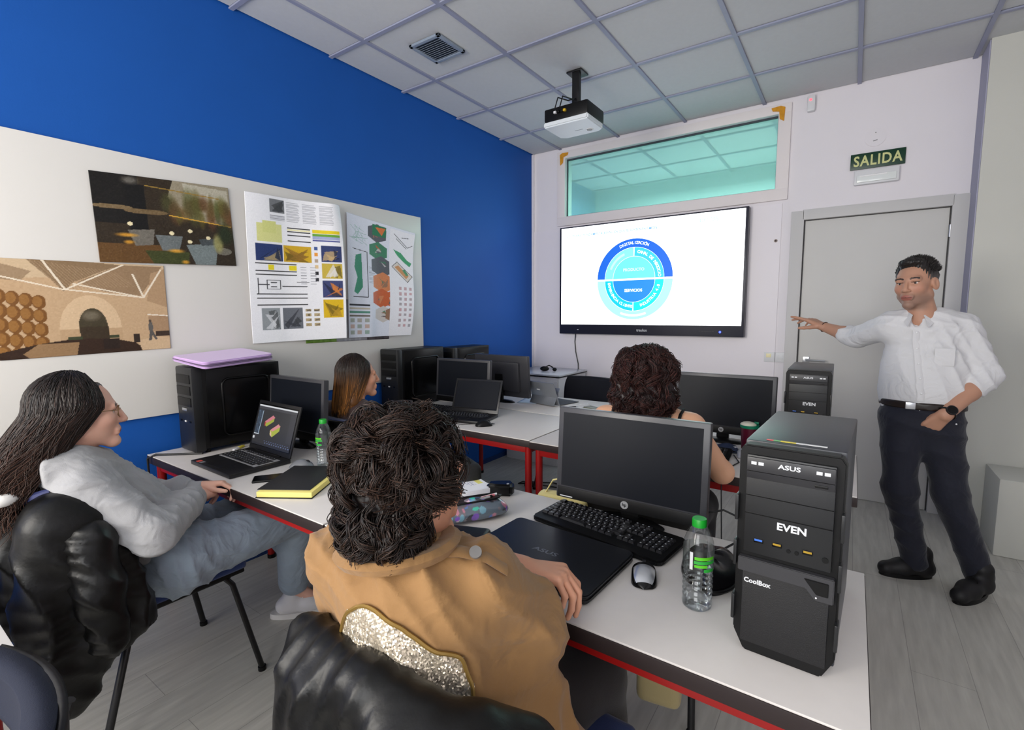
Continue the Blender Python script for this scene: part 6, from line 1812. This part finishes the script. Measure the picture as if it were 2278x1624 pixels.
# ---------------------------------------------------------------- person in the tan coat
def coat_person():
    base = (2.13, -3.72, 0)
    B = np.array(base)
    t = person('person with short curly dark hair in a tan coat with a sequinned back', base)
    skin = (216, 158, 128)
    hc = V(2.142, -3.790, 1.100); Rt = frame((0.12, 1.0, -0.12), roll=R(4))
    nb = V(2.135, -3.835, 0.965)
    parts = [head_piece(hc, Rt, nb, True, 0.98, skin, (180, 100, 92), (40, 30, 26), h=0.0036)]
    shL, elL, wrL = V(1.985, -3.82, 0.915), V(1.96, -3.59, 0.835), V(2.228, -3.566, 0.858)
    shR, elR, wrR = V(2.262, -3.745, 0.915), V(2.285, -3.640, 0.790), V(2.08, -3.50, 0.80)
    tr = [cap((2.14, -3.75, 0.52), (2.14, -3.79, 0.88), 0.09, 0.08, 0.05), cap(shR, shL, 0.05, 0.05, 0.05)] + chain([shL, elL], [0.045, 0.038]) + chain([shR, elR, wrR], [0.045, 0.038, 0.028])
    hipL, knL, anL = V(2.05, -3.72, 0.53), V(2.03, -3.33, 0.52), V(2.03, -3.25, 0.1)
    hipR, knR, anR = V(2.22, -3.72, 0.53), V(2.30, -3.36, 0.52), V(2.33, -3.30, 0.1)
    tr += chain([hipL, knL, anL], [0.07, 0.05, 0.035]) + chain([hipR, knR, anR], [0.07, 0.05, 0.035])
    P, F = sdf_mesh(tr, 0.011, 1); parts.append((P, F, skin))
    # left forearm crossing in front, hand resting over the other elbow
    fa = [cap(elL, elL + (wrL - elL) * 0.4, 0.042, 0.040, 0.01), cap(elL + (wrL - elL) * 0.4, wrL, 0.040, 0.028, 0.02)]
    fa += hand_prims(wrL, (0.70, 0.36, -0.08), (0.10, 0.10, 0.98), -1, curls=((42, 38, 14), (48, 36, 14), (54, 36, 16), (58, 40, 18)), spread=3, thumb=24, thumb_curl=20, sc=1.0)
    P, F = sdf_mesh(fa, 0.003, 1); parts.append((P, F, skin))
    hn = hand_prims(wrR, (-1, 0.2, -0.1), (0, 0.1, 1), 1, curl=(20, 25, 15))
    P, F = sdf_mesh(hn, 0.005, 1); parts.append((P, F, skin))
    P, F, C = merge(parts)
    part_mesh('body', P, F, M_SKIN, t, C)
    eyes(t, hc, Rt, 0.98)
    # curly hair: dark mass + curls
    hp = [ell((0, -0.03, 0.036), (0.090, 0.098, 0.083), 0.02), ell((0, -0.055, -0.04), (0.074, 0.056, 0.076), 0.03), cap((-0.03, -0.058, -0.085), (0.03, -0.058, -0.09), 0.026, 0.026, 0.03), cut(ell((0, 0.115, -0.03), (0.075, 0.085, 0.10), 0.015))]
    P, F = sdf_mesh(hp, 0.005, 1)
    P = folds(P, F, 0.007, [((1, 0.3, 0.5), 17, 1), ((0.2, 1, 0.6), 15, 0.9), ((0.4, 0.2, 1), 18, 0.7)], 2)
    pieces = [(hc + 0.98 * (P @ Rt.T), F, (30, 22, 20))]
    rr = np.random.default_rng(31)
    n, K = 9000, 13
    d = scalp_dirs(n, 32, lambda d: ((d[:, 1] < 0.42) | (d[:, 2] > 0.6)) & (d[:, 2] > -0.85))
    n = len(d)
    low = d[:, 2] < -0.15
    root = d * V(0.086, 0.094, 0.080) + V(0, -0.03, 0.036)
    root[low] = (d[low] * V(0.086, 0.070, 0.112)) + V(0, -0.058, -0.005)
    # clump field: neighbouring strands share one curl
    cl = scalp_dirs(260, 33, lambda d: d[:, 0] < 9)
    ci = np.argmax(d @ cl.T, 1)
    cdir = rr.normal(size=(len(cl), 3))[ci]
    tang = cdir - d * (cdir * d).sum(1)[:, None]; tang /= np.linalg.norm(tang, axis=1)[:, None]
    down = V(0, -0.2, -1) - d * (d @ V(0, -0.2, -1))[:, None]
    dirn = down * np.where(low, 2.2, 0.9)[:, None] + tang * np.where(low, 0.45, 0.8)[:, None]; dirn /= np.linalg.norm(dirn, axis=1)[:, None]
    bi = np.cross(d, dirn)
    ph = (rr.random(len(cl)) * 6.28)[ci] + rr.normal(size=n) * 0.28
    Ls = (0.040 + 0.034 * rr.random(len(cl)))[ci] * (0.85 + 0.3 * rr.random(n))
    amp = (0.008 + 0.008 * rr.random(len(cl)))[ci]
    turn = (5.0 + 4.0 * rr.random(len(cl)))[ci] * np.where(rr.random(len(cl)) < 0.5, -1, 1)[ci]
    lift = (0.012 + 0.018 * rr.random(len(cl)))[ci] + 0.006 * rr.random(n)
    # strands of a clump draw together towards its tip
    cen = np.stack([np.bincount(ci, root[:, j], len(cl)) / np.maximum(np.bincount(ci, minlength=len(cl)), 1) for j in range(3)], 1)[ci]
    paths = np.zeros((n, K, 3))
    for k in range(K):
        s = k / (K - 1)
        a = ph + s * turn
        rt = root + (cen - root) * (0.45 * s)
        paths[:, k] = rt + dirn * (Ls * s)[:, None] + d * (lift * math.sin(min(1, s * 1.6) * PI / 2) - 0.012 * s * s)[:, None] + (bi * np.sin(a)[:, None] + d * (0.7 * np.cos(a))[:, None]) * (amp * (0.25 + 0.95 * s))[:, None]
    P, F, si, sv = strands(paths, 0.0012, 0.0005)
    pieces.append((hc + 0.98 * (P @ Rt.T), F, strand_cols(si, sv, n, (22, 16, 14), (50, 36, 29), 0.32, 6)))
    hair_part(t, pieces, label='short curly dark brown hair')
    # coat
    cp = [cap((2.15, -3.77, 0.46), (2.155, -3.80, 0.70), 0.19, 0.165, 0.06, ((0.1, 1, 0.1), 0.78)), cap((2.155, -3.80, 0.70), (2.15, -3.81, 0.87), 0.165, 0.15, 0.06, ((0.1, 1, 0.1), 0.8)),
          cap(shL + V(0.02, -0.01, -0.005), shR + V(-0.02, 0, -0.005), 0.072, 0.072, 0.07), cap((2.09, -3.835, 0.935), (2.19, -3.81, 0.935), 0.065, 0.065, 0.05)]
    cp += chain([shR, elR + V(0, 0, 0), elR + V(-0.08, 0.04, -0.005), wrR + V(0.08, -0.04, 0)], [0.080, 0.078, 0.070, 0.05], 0.035) + chain([shL, elL], [0.08, 0.07], 0.04) + chain([elL, elL + (wrL - elL) * 0.45], [0.07, 0.055], 0.03)
    cp += [cap((2.26, -3.74, 0.72), (2.34, -3.66, 0.45), 0.10, 0.11, 0.06), cap((2.32, -3.66, 0.66), (2.41, -3.58, 0.36), 0.065, 0.075, 0.05), cap((2.26, -3.80, 0.66), (2.33, -3.74, 0.36), 0.08, 0.10, 0.05), cap((2.02, -3.76, 0.55), (1.96, -3.68, 0.40), 0.10, 0.10, 0.06)]
    P, F = sdf_mesh(cp, 0.0075, 1)
    low = np.clip((0.72 - P[:, 2]) / 0.1, 0, 1)[:, None]
    P1 = folds(P, F, 0.011, [((0.8, -0.5, 0.7), 4.5, 1.0), ((0.9, 0.5, 0.4), 5.5, 0.8), ((0.2, 1, 0.8), 8, 0.4)], 15)
    P2 = folds(P, F, 0.012, [((0.8, 0.9, 0.25), 7.5, 1.0), ((1, -0.3, 0.2), 6, 0.6)], 17)
    P = P1 * (1 - low) + P2 * low
    M_COAT = cloth_mat('tan_twill', (146, 109, 66), 0.82, 600, 0.15, 0.5, var=0.03, vscale=12)
    co = part_mesh('coat', P, F, M_COAT, t)
    N = normals(P, F)
    # sequinned panel: the part of the back surface inside a lobe
    fc = P[F].mean(1); fnn = N[F].mean(1)
    e1 = V(0.72, -0.10, 0.0); e1 /= np.linalg.norm(e1)
    s_ = (fc - V(2.20, -3.95, 0.80)) @ e1
    z_ = fc[:, 2] - 0.80
    lobe = ((s_ + 0.25 * z_) / (0.115 - 0.18 * np.clip(z_, 0, 1))) ** 2 + (z_ / 0.135) ** 2 < 1
    sel = lobe & (fnn[:, 1] < -0.15) & (fc[:, 1] < -3.84) & (fc[:, 2] > 0.66)
    Fq = F[sel]
    if len(Fq):
        uq, inv = np.unique(Fq, return_inverse=True)
        sq = mat('sequins', (222, 208, 184), 0.22, metal=0.6)
        if not sq.get('done'):
            sq['done'] = 1
            nt_ = sq.node_tree; b_ = nt_.nodes['Principled BSDF']
            tc_ = nt_.nodes.new('ShaderNodeTexCoord'); vo = nt_.nodes.new('ShaderNodeTexVoronoi'); vo.inputs['Scale'].default_value = 380
            nt_.links.new(tc_.outputs['Object'], vo.inputs['Vector'])
            ge = nt_.nodes.new('ShaderNodeNewGeometry')
            mx_ = nt_.nodes.new('ShaderNodeMix'); mx_.data_type = 'VECTOR'; mx_.inputs[0].default_value = 0.34
            sb = nt_.nodes.new('ShaderNodeVectorMath'); sb.operation = 'MULTIPLY_ADD'; sb.inputs[1].default_value = (2, 2, 2); sb.inputs[2].default_value = (-1, -1, -1)
            nt_.links.new(vo.outputs['Color'], sb.inputs[0])
            nt_.links.new(ge.outputs['Normal'], mx_.inputs[4]); nt_.links.new(sb.outputs[0], mx_.inputs[5])
            nr = nt_.nodes.new('ShaderNodeVectorMath'); nr.operation = 'NORMALIZE'
            nt_.links.new(mx_.outputs[1], nr.inputs[0]); nt_.links.new(nr.outputs[0], b_.inputs['Normal'])
        part_mesh('sequin_panel', P[uq] + N[uq] * 0.004, inv.reshape(-1, 4), sq, t, label='glittering silver sequin panel')
        # stitched border around the panel
        ed = np.sort(np.concatenate([Fq[:, [i, (i + 1) % 4]] for i in range(4)]), axis=1)
        ue, ct = np.unique(ed, axis=0, return_counts=True)
        be = ue[ct == 1]
        nxt = {}
        for a, b in be: nxt.setdefault(a, []).append(b); nxt.setdefault(b, []).append(a)
        st = be[0][0]; loop = [st]; prev = None; cur = st
        for _ in range(len(be)):
            c_ = [q for q in nxt[cur] if q != prev]
            if not c_: break
            prev, cur = cur, c_[0]
            if cur == st: break
            loop.append(cur)
        lp = P[loop] + N[loop] * 0.005
        for _ in range(6): lp = 0.5 * lp + 0.25 * (np.roll(lp, 1, 0) + np.roll(lp, -1, 0))
        MB().tube([tuple(q - B) for q in lp], 0.0035, 6, closed=True).build('panel_border', mat('gold_braid', (150, 120, 62), 0.35, metal=0.5), t)
    # collar, epaulette and button
    col_pts = [V(2.135, -3.825, 0.985) + V(0.088 * math.cos(a), 0.078 * math.sin(a), 0.012 * math.cos(a) + 0.004) for a in np.linspace(R(-200), R(60), 22)]
    MB().tube([tuple(q - B) for q in col_pts], 0.030, 8, flat=0.5).build('collar', M_COAT, co)
    ep = [V(2.215, -3.81, 0.996), V(2.25, -3.79, 0.998), V(2.285, -3.765, 0.988), V(2.31, -3.74, 0.962)]
    MB().tube([tuple(q - B) for q in ep], 0.02, 8, flat=0.25).build('epaulette', M_COAT, co)
    bt = MB().cyl(tuple(V(2.272, -3.776, 0.990) - B), tuple(V(2.280, -3.786, 1.004) - B), 0.0105, n=20).build('button', mat('horn_button', (120, 118, 116), 0.3), co)
    MB().tube([tuple(q - B) for q in (V(2.16, -3.60, 0.872), V(2.165, -3.58, 0.868), V(2.17, -3.565, 0.85))], 0.004).build('red_band', mat('red_trim'), t)
    # trousers and shoes (dark, under the table)
    tp = [cap((2.06, -3.72, 0.53), (2.21, -3.72, 0.53), 0.12, 0.12, 0.03)] + chain([hipL, knL, anL], [0.095, 0.075, 0.06], 0.03) + chain([hipR, knR, anR], [0.095, 0.075, 0.06], 0.03)
    P, F = sdf_mesh(tp, 0.012, 1)
    part_mesh('trousers', P, F, cloth_mat('brown_black_cloth', (34, 30, 30), 0.85), t)
    for an in (anL, anR):
        q = [cap(an + V(0, -0.03, -0.05), an + V(0, 0.16, -0.065), 0.045, 0.035, 0.02), cap(an + V(0, -0.02, -0.04), an, 0.045, 0.045, 0.02)]
        P, F = sdf_mesh(q, 0.008, 1, clipz=0.002)
        so = part_mesh('shoe', P, F, mat('shoe_leather'), t)
        MB().box(tuple(an + V(0, 0.06, -0.094) - B), (0.085, 0.26, 0.012), 0.004).build('sole', M_BLACK, so)
coat_person()

# ---------------------------------------------------------------- girl with straight brown hair
def girl_brown():
    base = (0.63, -2.72, 0)
    B = np.array(base)
    t = person('girl with straight brown shoulder-length hair in a dark brown top, facing the screen', base)
    skin = (214, 156, 126)
    hc = V(0.640, -2.735, 1.072); Rt = frame((0.42, 1.0, 0.02))
    nb = V(0.63, -2.765, 0.92); sc = 0.93
    parts = [head_piece(hc, Rt, nb, True, sc, skin, (186, 90, 84), (40, 28, 24), h=0.0038)]
    shR, elR, wrR = V(0.79, -2.75, 0.87), V(0.87, -2.55, 0.74), V(0.80, -2.33, 0.77)
    shL, elL, wrL = V(0.48, -2.78, 0.87), V(0.42, -2.56, 0.74), V(0.56, -2.33, 0.77)
    tr = [cap((0.63, -2.74, 0.52), (0.63, -2.76, 0.84), 0.10, 0.10, 0.05), cap(shR, shL, 0.045, 0.045, 0.05)] + chain([shR, elR, wrR], [0.04, 0.033, 0.025]) + chain([shL, elL, wrL], [0.04, 0.033, 0.025])
    hip = [(V(0.72, -2.72, 0.53), V(0.72, -2.32, 0.53), V(0.73, -2.25, 0.1)), (V(0.55, -2.72, 0.53), V(0.55, -2.32, 0.53), V(0.54, -2.25, 0.1))]
    for h_ in hip: tr += chain(h_, [0.065, 0.048, 0.033])
    P, F = sdf_mesh(tr, 0.012, 1); parts.append((P, F, skin))
    for w_, s in ((wrR, -1), (wrL, 1)):
        P, F = sdf_mesh(hand_prims(w_, (0, 1, -0.1), (0, 0.1, 1), s, curl=(15, 20, 12), sc=0.92), 0.0045, 1); parts.append((P, F, skin))
    P, F, C = merge(parts)
    part_mesh('body', P, F, M_SKIN, t, C)
    eyes(t, hc, Rt, sc)
    hp = [ell((0, -0.024, 0.036), (0.084, 0.096, 0.088), 0.02), cap((0.045, -0.05, -0.02), (0.06, -0.06, -0.13), 0.04, 0.035, 0.03), cap((-0.045, -0.05, -0.02), (-0.055, -0.06, -0.13), 0.04, 0.035, 0.03), cap((0, -0.08, -0.02), (0, -0.085, -0.14), 0.05, 0.045, 0.03), cut(ell((0, 0.105, -0.02), (0.078, 0.088, 0.095), 0.015))]
    P, F = sdf_mesh(hp, 0.006, 1)
    w_ = np.clip((0.06 - P[:, 2]) / 0.14, 0, 1)[:, None]
    pieces = [(hc + sc * (P @ Rt.T), F, np.array((38, 26, 20)) * (1 - w_) + np.array((104, 66, 32)) * w_)]
    rr = np.random.default_rng(41)
    n, K = 2400, 12
    phi = R(50) + rr.random(n) * (2 * PI - 2 * R(50))
    th0 = R(4) + R(60) * rr.random(n)
    off = 0.003 + 0.010 * rr.random(n)
    Lh = 0.115 + 0.03 * rr.random(n)
    paths = np.zeros((n, K, 3))
    for k in range(K):
        s = k / (K - 1)
        a_ = th0 + s * R(175)
        ang = np.minimum(a_, R(96)); hang = np.clip(a_ - R(96), 0, None) / R(85)
        paths[:, k, 0] = (0.084 + off) * np.sin(ang) * np.sin(phi) * (1 - 0.06 * hang)
        paths[:, k, 1] = (0.096 + off) * np.sin(ang) * np.cos(phi) - 0.024 - 0.02 * hang - 0.035 * hang * (np.cos(phi) > 0)
        paths[:, k, 2] = (0.088 + off) * np.cos(ang) + 0.036 - hang * Lh
    P, F, si, sv = strands(paths, 0.0017, 0.001)
    C = strand_cols(si, sv, n, (34, 24, 19), (34, 24, 19), 0.2, 7)
    w_ = np.clip((0.055 - P[:, 2]) / 0.12, 0, 1)[:, None]
    C = C * (1 - w_) + strand_cols(si, sv, n, (122, 78, 36), (134, 88, 42), 0.3, 8) * w_
    pieces.append((hc + sc * (P @ Rt.T), F, C))
    hair_part(t, pieces, label='straight hair, dark at the roots and golden brown below')
    cp = [cap((0.63, -2.74, 0.52), (0.63, -2.75, 0.74), 0.15, 0.145, 0.05, ((0, 1, 0), 0.72)), cap((0.63, -2.75, 0.74), (0.63, -2.765, 0.85), 0.145, 0.12, 0.05, ((0, 1, 0), 0.75)), cap(shR, shL, 0.062, 0.062, 0.06)] + chain([shR, elR, elR + (wrR - elR) * 0.8], [0.064, 0.055, 0.042], 0.03) + chain([shL, elL, elL + (wrL - elL) * 0.8], [0.064, 0.055, 0.042], 0.03)
    P, F = sdf_mesh(cp, 0.010, 1)
    P = folds(P, F, 0.004, [((0.4, 0.2, 1), 9, 1), ((1, 0.3, 0.4), 8, 0.6)], 4)
    part_mesh('top', P, F, cloth_mat('dark_brown_top', (62, 44, 42), 0.8, 400), t)
    tp = [cap((0.56, -2.72, 0.53), (0.71, -2.72, 0.53), 0.11, 0.11, 0.03)]
    for h_ in hip: tp += chain(h_, [0.09, 0.068, 0.05], 0.03)
    P, F = sdf_mesh(tp, 0.014, 1)
    part_mesh('trousers', P, F, cloth_mat('black_cloth', (22, 22, 26), 0.85), t)
    for h_ in hip:
        an = h_[2]
        P, F = sdf_mesh([cap(an + V(0, -0.03, -0.055), an + V(0, 0.14, -0.065), 0.042, 0.033, 0.02), cap(an + V(0, -0.02, -0.04), an, 0.042, 0.042, 0.02)], 0.009, 1, clipz=0.002)
        part_mesh('shoe', P, F, mat('shoe_leather'), t)
girl_brown()

# ---------------------------------------------------------------- woman with curly hair and bare shoulders
def woman_curly():
    base = (2.155, -2.55, 0)
    B = np.array(base)
    t = person('woman with dark reddish curly hair and bare shoulders with thin black straps, from behind', base)
    skin = (224, 172, 138)
    hc = V(2.152, -2.610, 1.165); Rt = frame((-0.18, 1.0, 0.0))
    nb = V(2.16, -2.64, 1.02); sc = 0.97
    parts = [head_piece(hc, Rt, nb, True, sc, skin, h=0.005)]
    shL, elL, wrL = V(2.005, -2.63, 0.985), V(1.95, -2.42, 0.78), V(2.06, -2.17, 0.785)
    shR, elR, wrR = V(2.315, -2.60, 0.985), V(2.39, -2.40, 0.78), V(2.27, -2.15, 0.785)
    tr = [cap((2.16, -2.56, 0.54), (2.16, -2.61, 0.90), 0.115, 0.115, 0.05, ((0, 1, 0), 0.75)), cap(shL, shR, 0.052, 0.052, 0.06), cap((2.09, -2.63, 1.025), (2.23, -2.625, 1.025), 0.040, 0.040, 0.06), cap((2.16, -2.64, 0.96), (2.16, -2.635, 1.06), 0.055, 0.05, 0.05)] + chain([shL, elL, wrL], [0.05, 0.04, 0.027], 0.03) + chain([shR, elR, wrR], [0.05, 0.04, 0.027], 0.03)
    hip = [(V(2.07, -2.55, 0.53), V(2.07, -2.12, 0.53), V(2.07, -2.05, 0.1)), (V(2.25, -2.55, 0.53), V(2.25, -2.12, 0.53), V(2.25, -2.05, 0.1))]
    for h_ in hip: tr += chain(h_, [0.07, 0.05, 0.035])
    P, F = sdf_mesh(tr, 0.009, 1); parts.append((P, F, skin)); Pb, Fb = P, F
    for w_, s in ((wrR, -1), (wrL, 1)):
        P, F = sdf_mesh(hand_prims(w_, (0, 1, -0.1), (0, 0.1, 1), s, curl=(15, 20, 12), sc=0.92), 0.0045, 1); parts.append((P, F, skin))
    P, F, C = merge(parts)
    part_mesh('body', P, F, M_SKIN, t, C)
    hp = [ell((0, -0.026, 0.034), (0.096, 0.104, 0.092), 0.02), ell((0, -0.05, -0.045), (0.112, 0.085, 0.085), 0.04), cut(ell((0, 0.115, -0.03), (0.078, 0.085, 0.10), 0.015))]
    P, F = sdf_mesh(hp, 0.006, 1)
    P = folds(P, F, 0.006, [((1, 0.3, 0.5), 16, 1), ((0.2, 1, 0.6), 15, 0.9)], 3)
    pieces = [(hc + sc * (P @ Rt.T), F, (30, 17, 17))]
    rr = np.random.default_rng(51)
    n, K = 5000, 13
    d = scalp_dirs(n, 52, lambda d: ((d[:, 1] < 0.42) | (d[:, 2] > 0.6)) & (d[:, 2] > -0.8))
    n = len(d)
    low = d[:, 2] < -0.1
    root = d * V(0.092, 0.100, 0.088) + V(0, -0.026, 0.034)
    root[low] = d[low] * V(0.112, 0.085, 0.078) + V(0, -0.045, -0.035)
    cl = scalp_dirs(240, 53, lambda d: d[:, 0] < 9)
    ci = np.argmax(d @ cl.T, 1)
    cdir = rr.normal(size=(len(cl), 3))[ci]
    tang = cdir - d * (cdir * d).sum(1)[:, None]; tang /= np.linalg.norm(tang, axis=1)[:, None]
    down = V(0, -0.05, -1) - d * (d @ V(0, -0.05, -1))[:, None] * 0.8
    dirn = down * 1.3 + tang * 0.45; dirn /= np.linalg.norm(dirn, axis=1)[:, None]
    bi = np.cross(d, dirn)
    ph = (rr.random(len(cl)) * 6.28)[ci] + rr.normal(size=n) * 0.3
    Ls = (0.05 + 0.035 * rr.random(len(cl)))[ci] * (0.85 + 0.3 * rr.random(n)) * np.where(low, 0.85, 1)
    amp = (0.007 + 0.007 * rr.random(len(cl)))[ci]
    turn = (7.0 + 5.0 * rr.random(len(cl)))[ci] * np.where(rr.random(len(cl)) < 0.5, -1, 1)[ci]
    lift = (0.008 + 0.016 * rr.random(len(cl)))[ci] + 0.008 * rr.random(n)
    cen = np.stack([np.bincount(ci, root[:, j], len(cl)) / np.maximum(np.bincount(ci, minlength=len(cl)), 1) for j in range(3)], 1)[ci]
    paths = np.zeros((n, K, 3))
    for k in range(K):
        s = k / (K - 1)
        a = ph + s * turn
        rt = root + (cen - root) * (0.4 * s)
        paths[:, k] = rt + dirn * (Ls * s)[:, None] + d * (lift * math.sin(min(1, s * 1.6) * PI / 2) - 0.006 * s * s)[:, None] + (bi * np.sin(a)[:, None] + d * (0.7 * np.cos(a))[:, None]) * (amp * (0.25 + 0.95 * s))[:, None]
    P, F, si, sv = strands(paths, 0.0013, 0.0006)
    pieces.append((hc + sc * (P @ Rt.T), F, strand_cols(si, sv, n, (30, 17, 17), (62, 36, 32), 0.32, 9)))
    hair_part(t, pieces, label='dark reddish-brown curly hair')
    cp = [cap((2.16, -2.56, 0.54), (2.16, -2.605, 0.86), 0.13, 0.128, 0.05, ((0, 1, 0), 0.76))]
    P, F = sdf_mesh(cp, 0.010, 1)
    keep = P[:, 2] < 0.93
    part_mesh('top', P, F, cloth_mat('black_cloth'), t)
    def on_back(x, dx=0):
        pts = []
        for z in np.linspace(0.88, 1.05, 10):
            m = (np.abs(Pb[:, 0] - x) < 0.012) & (np.abs(Pb[:, 2] - z) < 0.012)
            if m.any():
                q = Pb[m][np.argmin(Pb[m][:, 1])]
                pts.append(tuple(V(x, q[1] - 0.004, q[2] + 0.002) - B))
        if len(pts) > 2:
            pts.append((pts[-1][0], pts[-1][1] + 0.04, pts[-1][2] + 0.012))
        return pts
    for x in (2.05, 2.262, 2.292):
        pt = on_back(x)
        if len(pt) > 2: MB().tube(pt, 0.006, 6, flat=0.9).build('strap', M_BLACK, t)
    tp = [cap((2.08, -2.55, 0.53), (2.24, -2.55, 0.53), 0.12, 0.12, 0.03)]
    for h_ in hip: tp += chain(h_, [0.09, 0.07, 0.05], 0.03)
    P, F = sdf_mesh(tp, 0.014, 1)
    part_mesh('trousers', P, F, cloth_mat('black_cloth'), t)
    for h_ in hip:
        an = h_[2]
        P, F = sdf_mesh([cap(an + V(0, -0.03, -0.055), an + V(0, 0.14, -0.065), 0.042, 0.033, 0.02), cap(an + V(0, -0.02, -0.04), an, 0.042, 0.042, 0.02)], 0.009, 1, clipz=0.002)
        part_mesh('shoe', P, F, mat('shoe_leather'), t)
woman_curly()

# ---------------------------------------------------------------- jackets over the chairs, bags
M_LEATHER = mat('black_leather', (10, 10, 10), 0.4, spec=0.35, bump=0.2, bscale=70, bdist=0.003)
o = thing('leather_jacket', 'shiny black leather jacket draped over the chair of the girl in the hoodie', 'jacket', (0.80, -4.0, 0.85))
jp = [cap((0.44, -4.02, 0.85), (0.95, -4.03, 0.84), 0.055, 0.055, 0.03), cap((0.47, -4.05, 0.80), (0.50, -4.08, 0.45), 0.085, 0.09, 0.05), cap((0.62, -4.06, 0.80), (0.64, -4.09, 0.42), 0.085, 0.09, 0.05), cap((0.78, -4.06, 0.80), (0.80, -4.09, 0.42), 0.085, 0.09, 0.05), cap((0.95, -4.05, 0.80), (0.98, -4.08, 0.42), 0.075, 0.09, 0.05),
      cap((0.93, -3.99, 0.80), (0.95, -4.02, 0.48), 0.08, 0.085, 0.05), cap((0.97, -3.98, 0.79), (1.00, -3.96, 0.45), 0.06, 0.07, 0.05), cap((0.98, -3.92, 0.72), (1.0, -3.88, 0.48), 0.05, 0.06, 0.05), cap((0.985, -4.0, 0.45), (1.0, -4.02, 0.33), 0.055, 0.04, 0.05), cap((0.95, -4.06, 0.42), (1.0, -4.05, 0.30), 0.05, 0.04, 0.05)]
P, F = sdf_mesh(jp, 0.009, 1)
P = folds(P, F, 0.008, [((0.5, 1, 0.1), 7, 1.0), ((0.6, 1, -0.3), 10, 0.5), ((0.1, 0.2, 1), 9, 0.5)], 4)
part_mesh('shell', P, F, M_LEATHER, o)
P, F = sdf_mesh(chain([(1.02, -3.98, 0.76), (1.06, -3.98, 0.62), (1.07, -3.97, 0.47)], [0.062, 0.058, 0.05], 0.03), 0.008, 1)
P = folds(P, F, 0.006, [((0, 0.3, 1), 14, 1.0), ((0.3, 1, 0.6), 9, 0.6)], 6)
part_mesh('sleeve', P, F, M_LEATHER, o)
o = thing('black_jacket', 'black leather jacket hung over the chair of the person in the tan coat', 'jacket', (2.18, -3.97, 0.84))
jp = [cap((2.015, -3.925, 0.83), (2.20, -3.945, 0.83), 0.042, 0.046, 0.03), cap((2.20, -3.945, 0.83), (2.41, -3.92, 0.80), 0.046, 0.045, 0.03), cap((2.38, -3.90, 0.80), (2.43, -3.855, 0.77), 0.05, 0.05, 0.03)]
for k in range(7):
    x = 2.035 + 0.063 * k
    jp.append(cap((x, -3.965 - 0.012 * math.sin(k * 1.9), 0.80), (x + 0.01, -3.995 - 0.02 * math.sin(k * 2.3), 0.42), 0.038, 0.048, 0.03))
jp += [cap((2.02, -3.93, 0.80), (2.015, -3.94, 0.45), 0.036, 0.045, 0.03), cap((2.42, -3.90, 0.76), (2.45, -3.88, 0.45), 0.045, 0.055, 0.03)]
P, F = sdf_mesh(jp, 0.008, 1)
P = folds(P, F, 0.007, [((1, 0.4, 0.1), 8, 1.0), ((1, 0.2, -0.5), 11, 0.5)], 7)
part_mesh('shell', P, F, M_LEATHER, o)
def bag(label, loc, rz, rgb, sx, sy, sz, hang=0.25):
    o = thing('shoulder_bag', label, 'bag', loc, rz)
    m = cloth_mat('bag_%d_%d_%d' % rgb, rgb, 0.8, 300)
    MB().box((0, 0, sz / 2), (sx, sy, sz), min(sx, sy) * 0.35, seg=4).build('body', m, o)
    MB().box((0, -sy / 2 - 0.002, sz * 0.66), (sx * 0.92, 0.012, sz * 0.55), 0.005).build('flap', m, o)
    MB().cyl((0, -sy / 2 - 0.008, sz * 0.45), (0, -sy / 2 - 0.014, sz * 0.45), 0.008).build('clasp', M_SILVER, o)
    MB().tube([(-sx * 0.4, 0, sz * 0.9), (-sx * 0.2, 0, sz + hang * 0.8), (0, 0, sz + hang), (sx * 0.2, 0, sz + hang * 0.8), (sx * 0.4, 0, sz * 0.9)], 0.007, flat=0.4).build('strap', m, o)
    return o
bag('pale yellow bag hanging beside the table behind the monitor', (1.93, -2.84, 0.50), R(15), (222, 208, 140), 0.20, 0.08, 0.235, 0.06)
bag('beige bag hanging under the table near the coat', (2.42, -3.22, 0.41), R(10), (150, 136, 96), 0.11, 0.07, 0.20, 0.10)

# look-alike things share a group
for o in list(COL.objects):
    if o.parent is None and 'category' in o.keys() and 'group' not in o.keys():
        g = {'classroom_table': 'red-legged classroom tables', 'office_chair': 'upholstered classroom chairs', 'monitor': 'black desktop monitors', 'computer_tower': 'black computer towers', 'keyboard': 'black keyboards', 'computer_mouse': 'computer mice on the tables',
             'water_bottle': 'green-capped water bottles', 'photo_print': 'prints on the white board', 'project_sheet': 'project sheets on the white board', 'device_cable': 'loose cables', 'notebook': 'white notebooks', 'light_switch': 'switches by the door', 'sealant_patch': 'sealant patches on the window', 'person': 'people in the classroom', 'shoulder_bag': 'bags by the tables'}.get(o.name.split('.')[0])
        if g: o['group'] = g
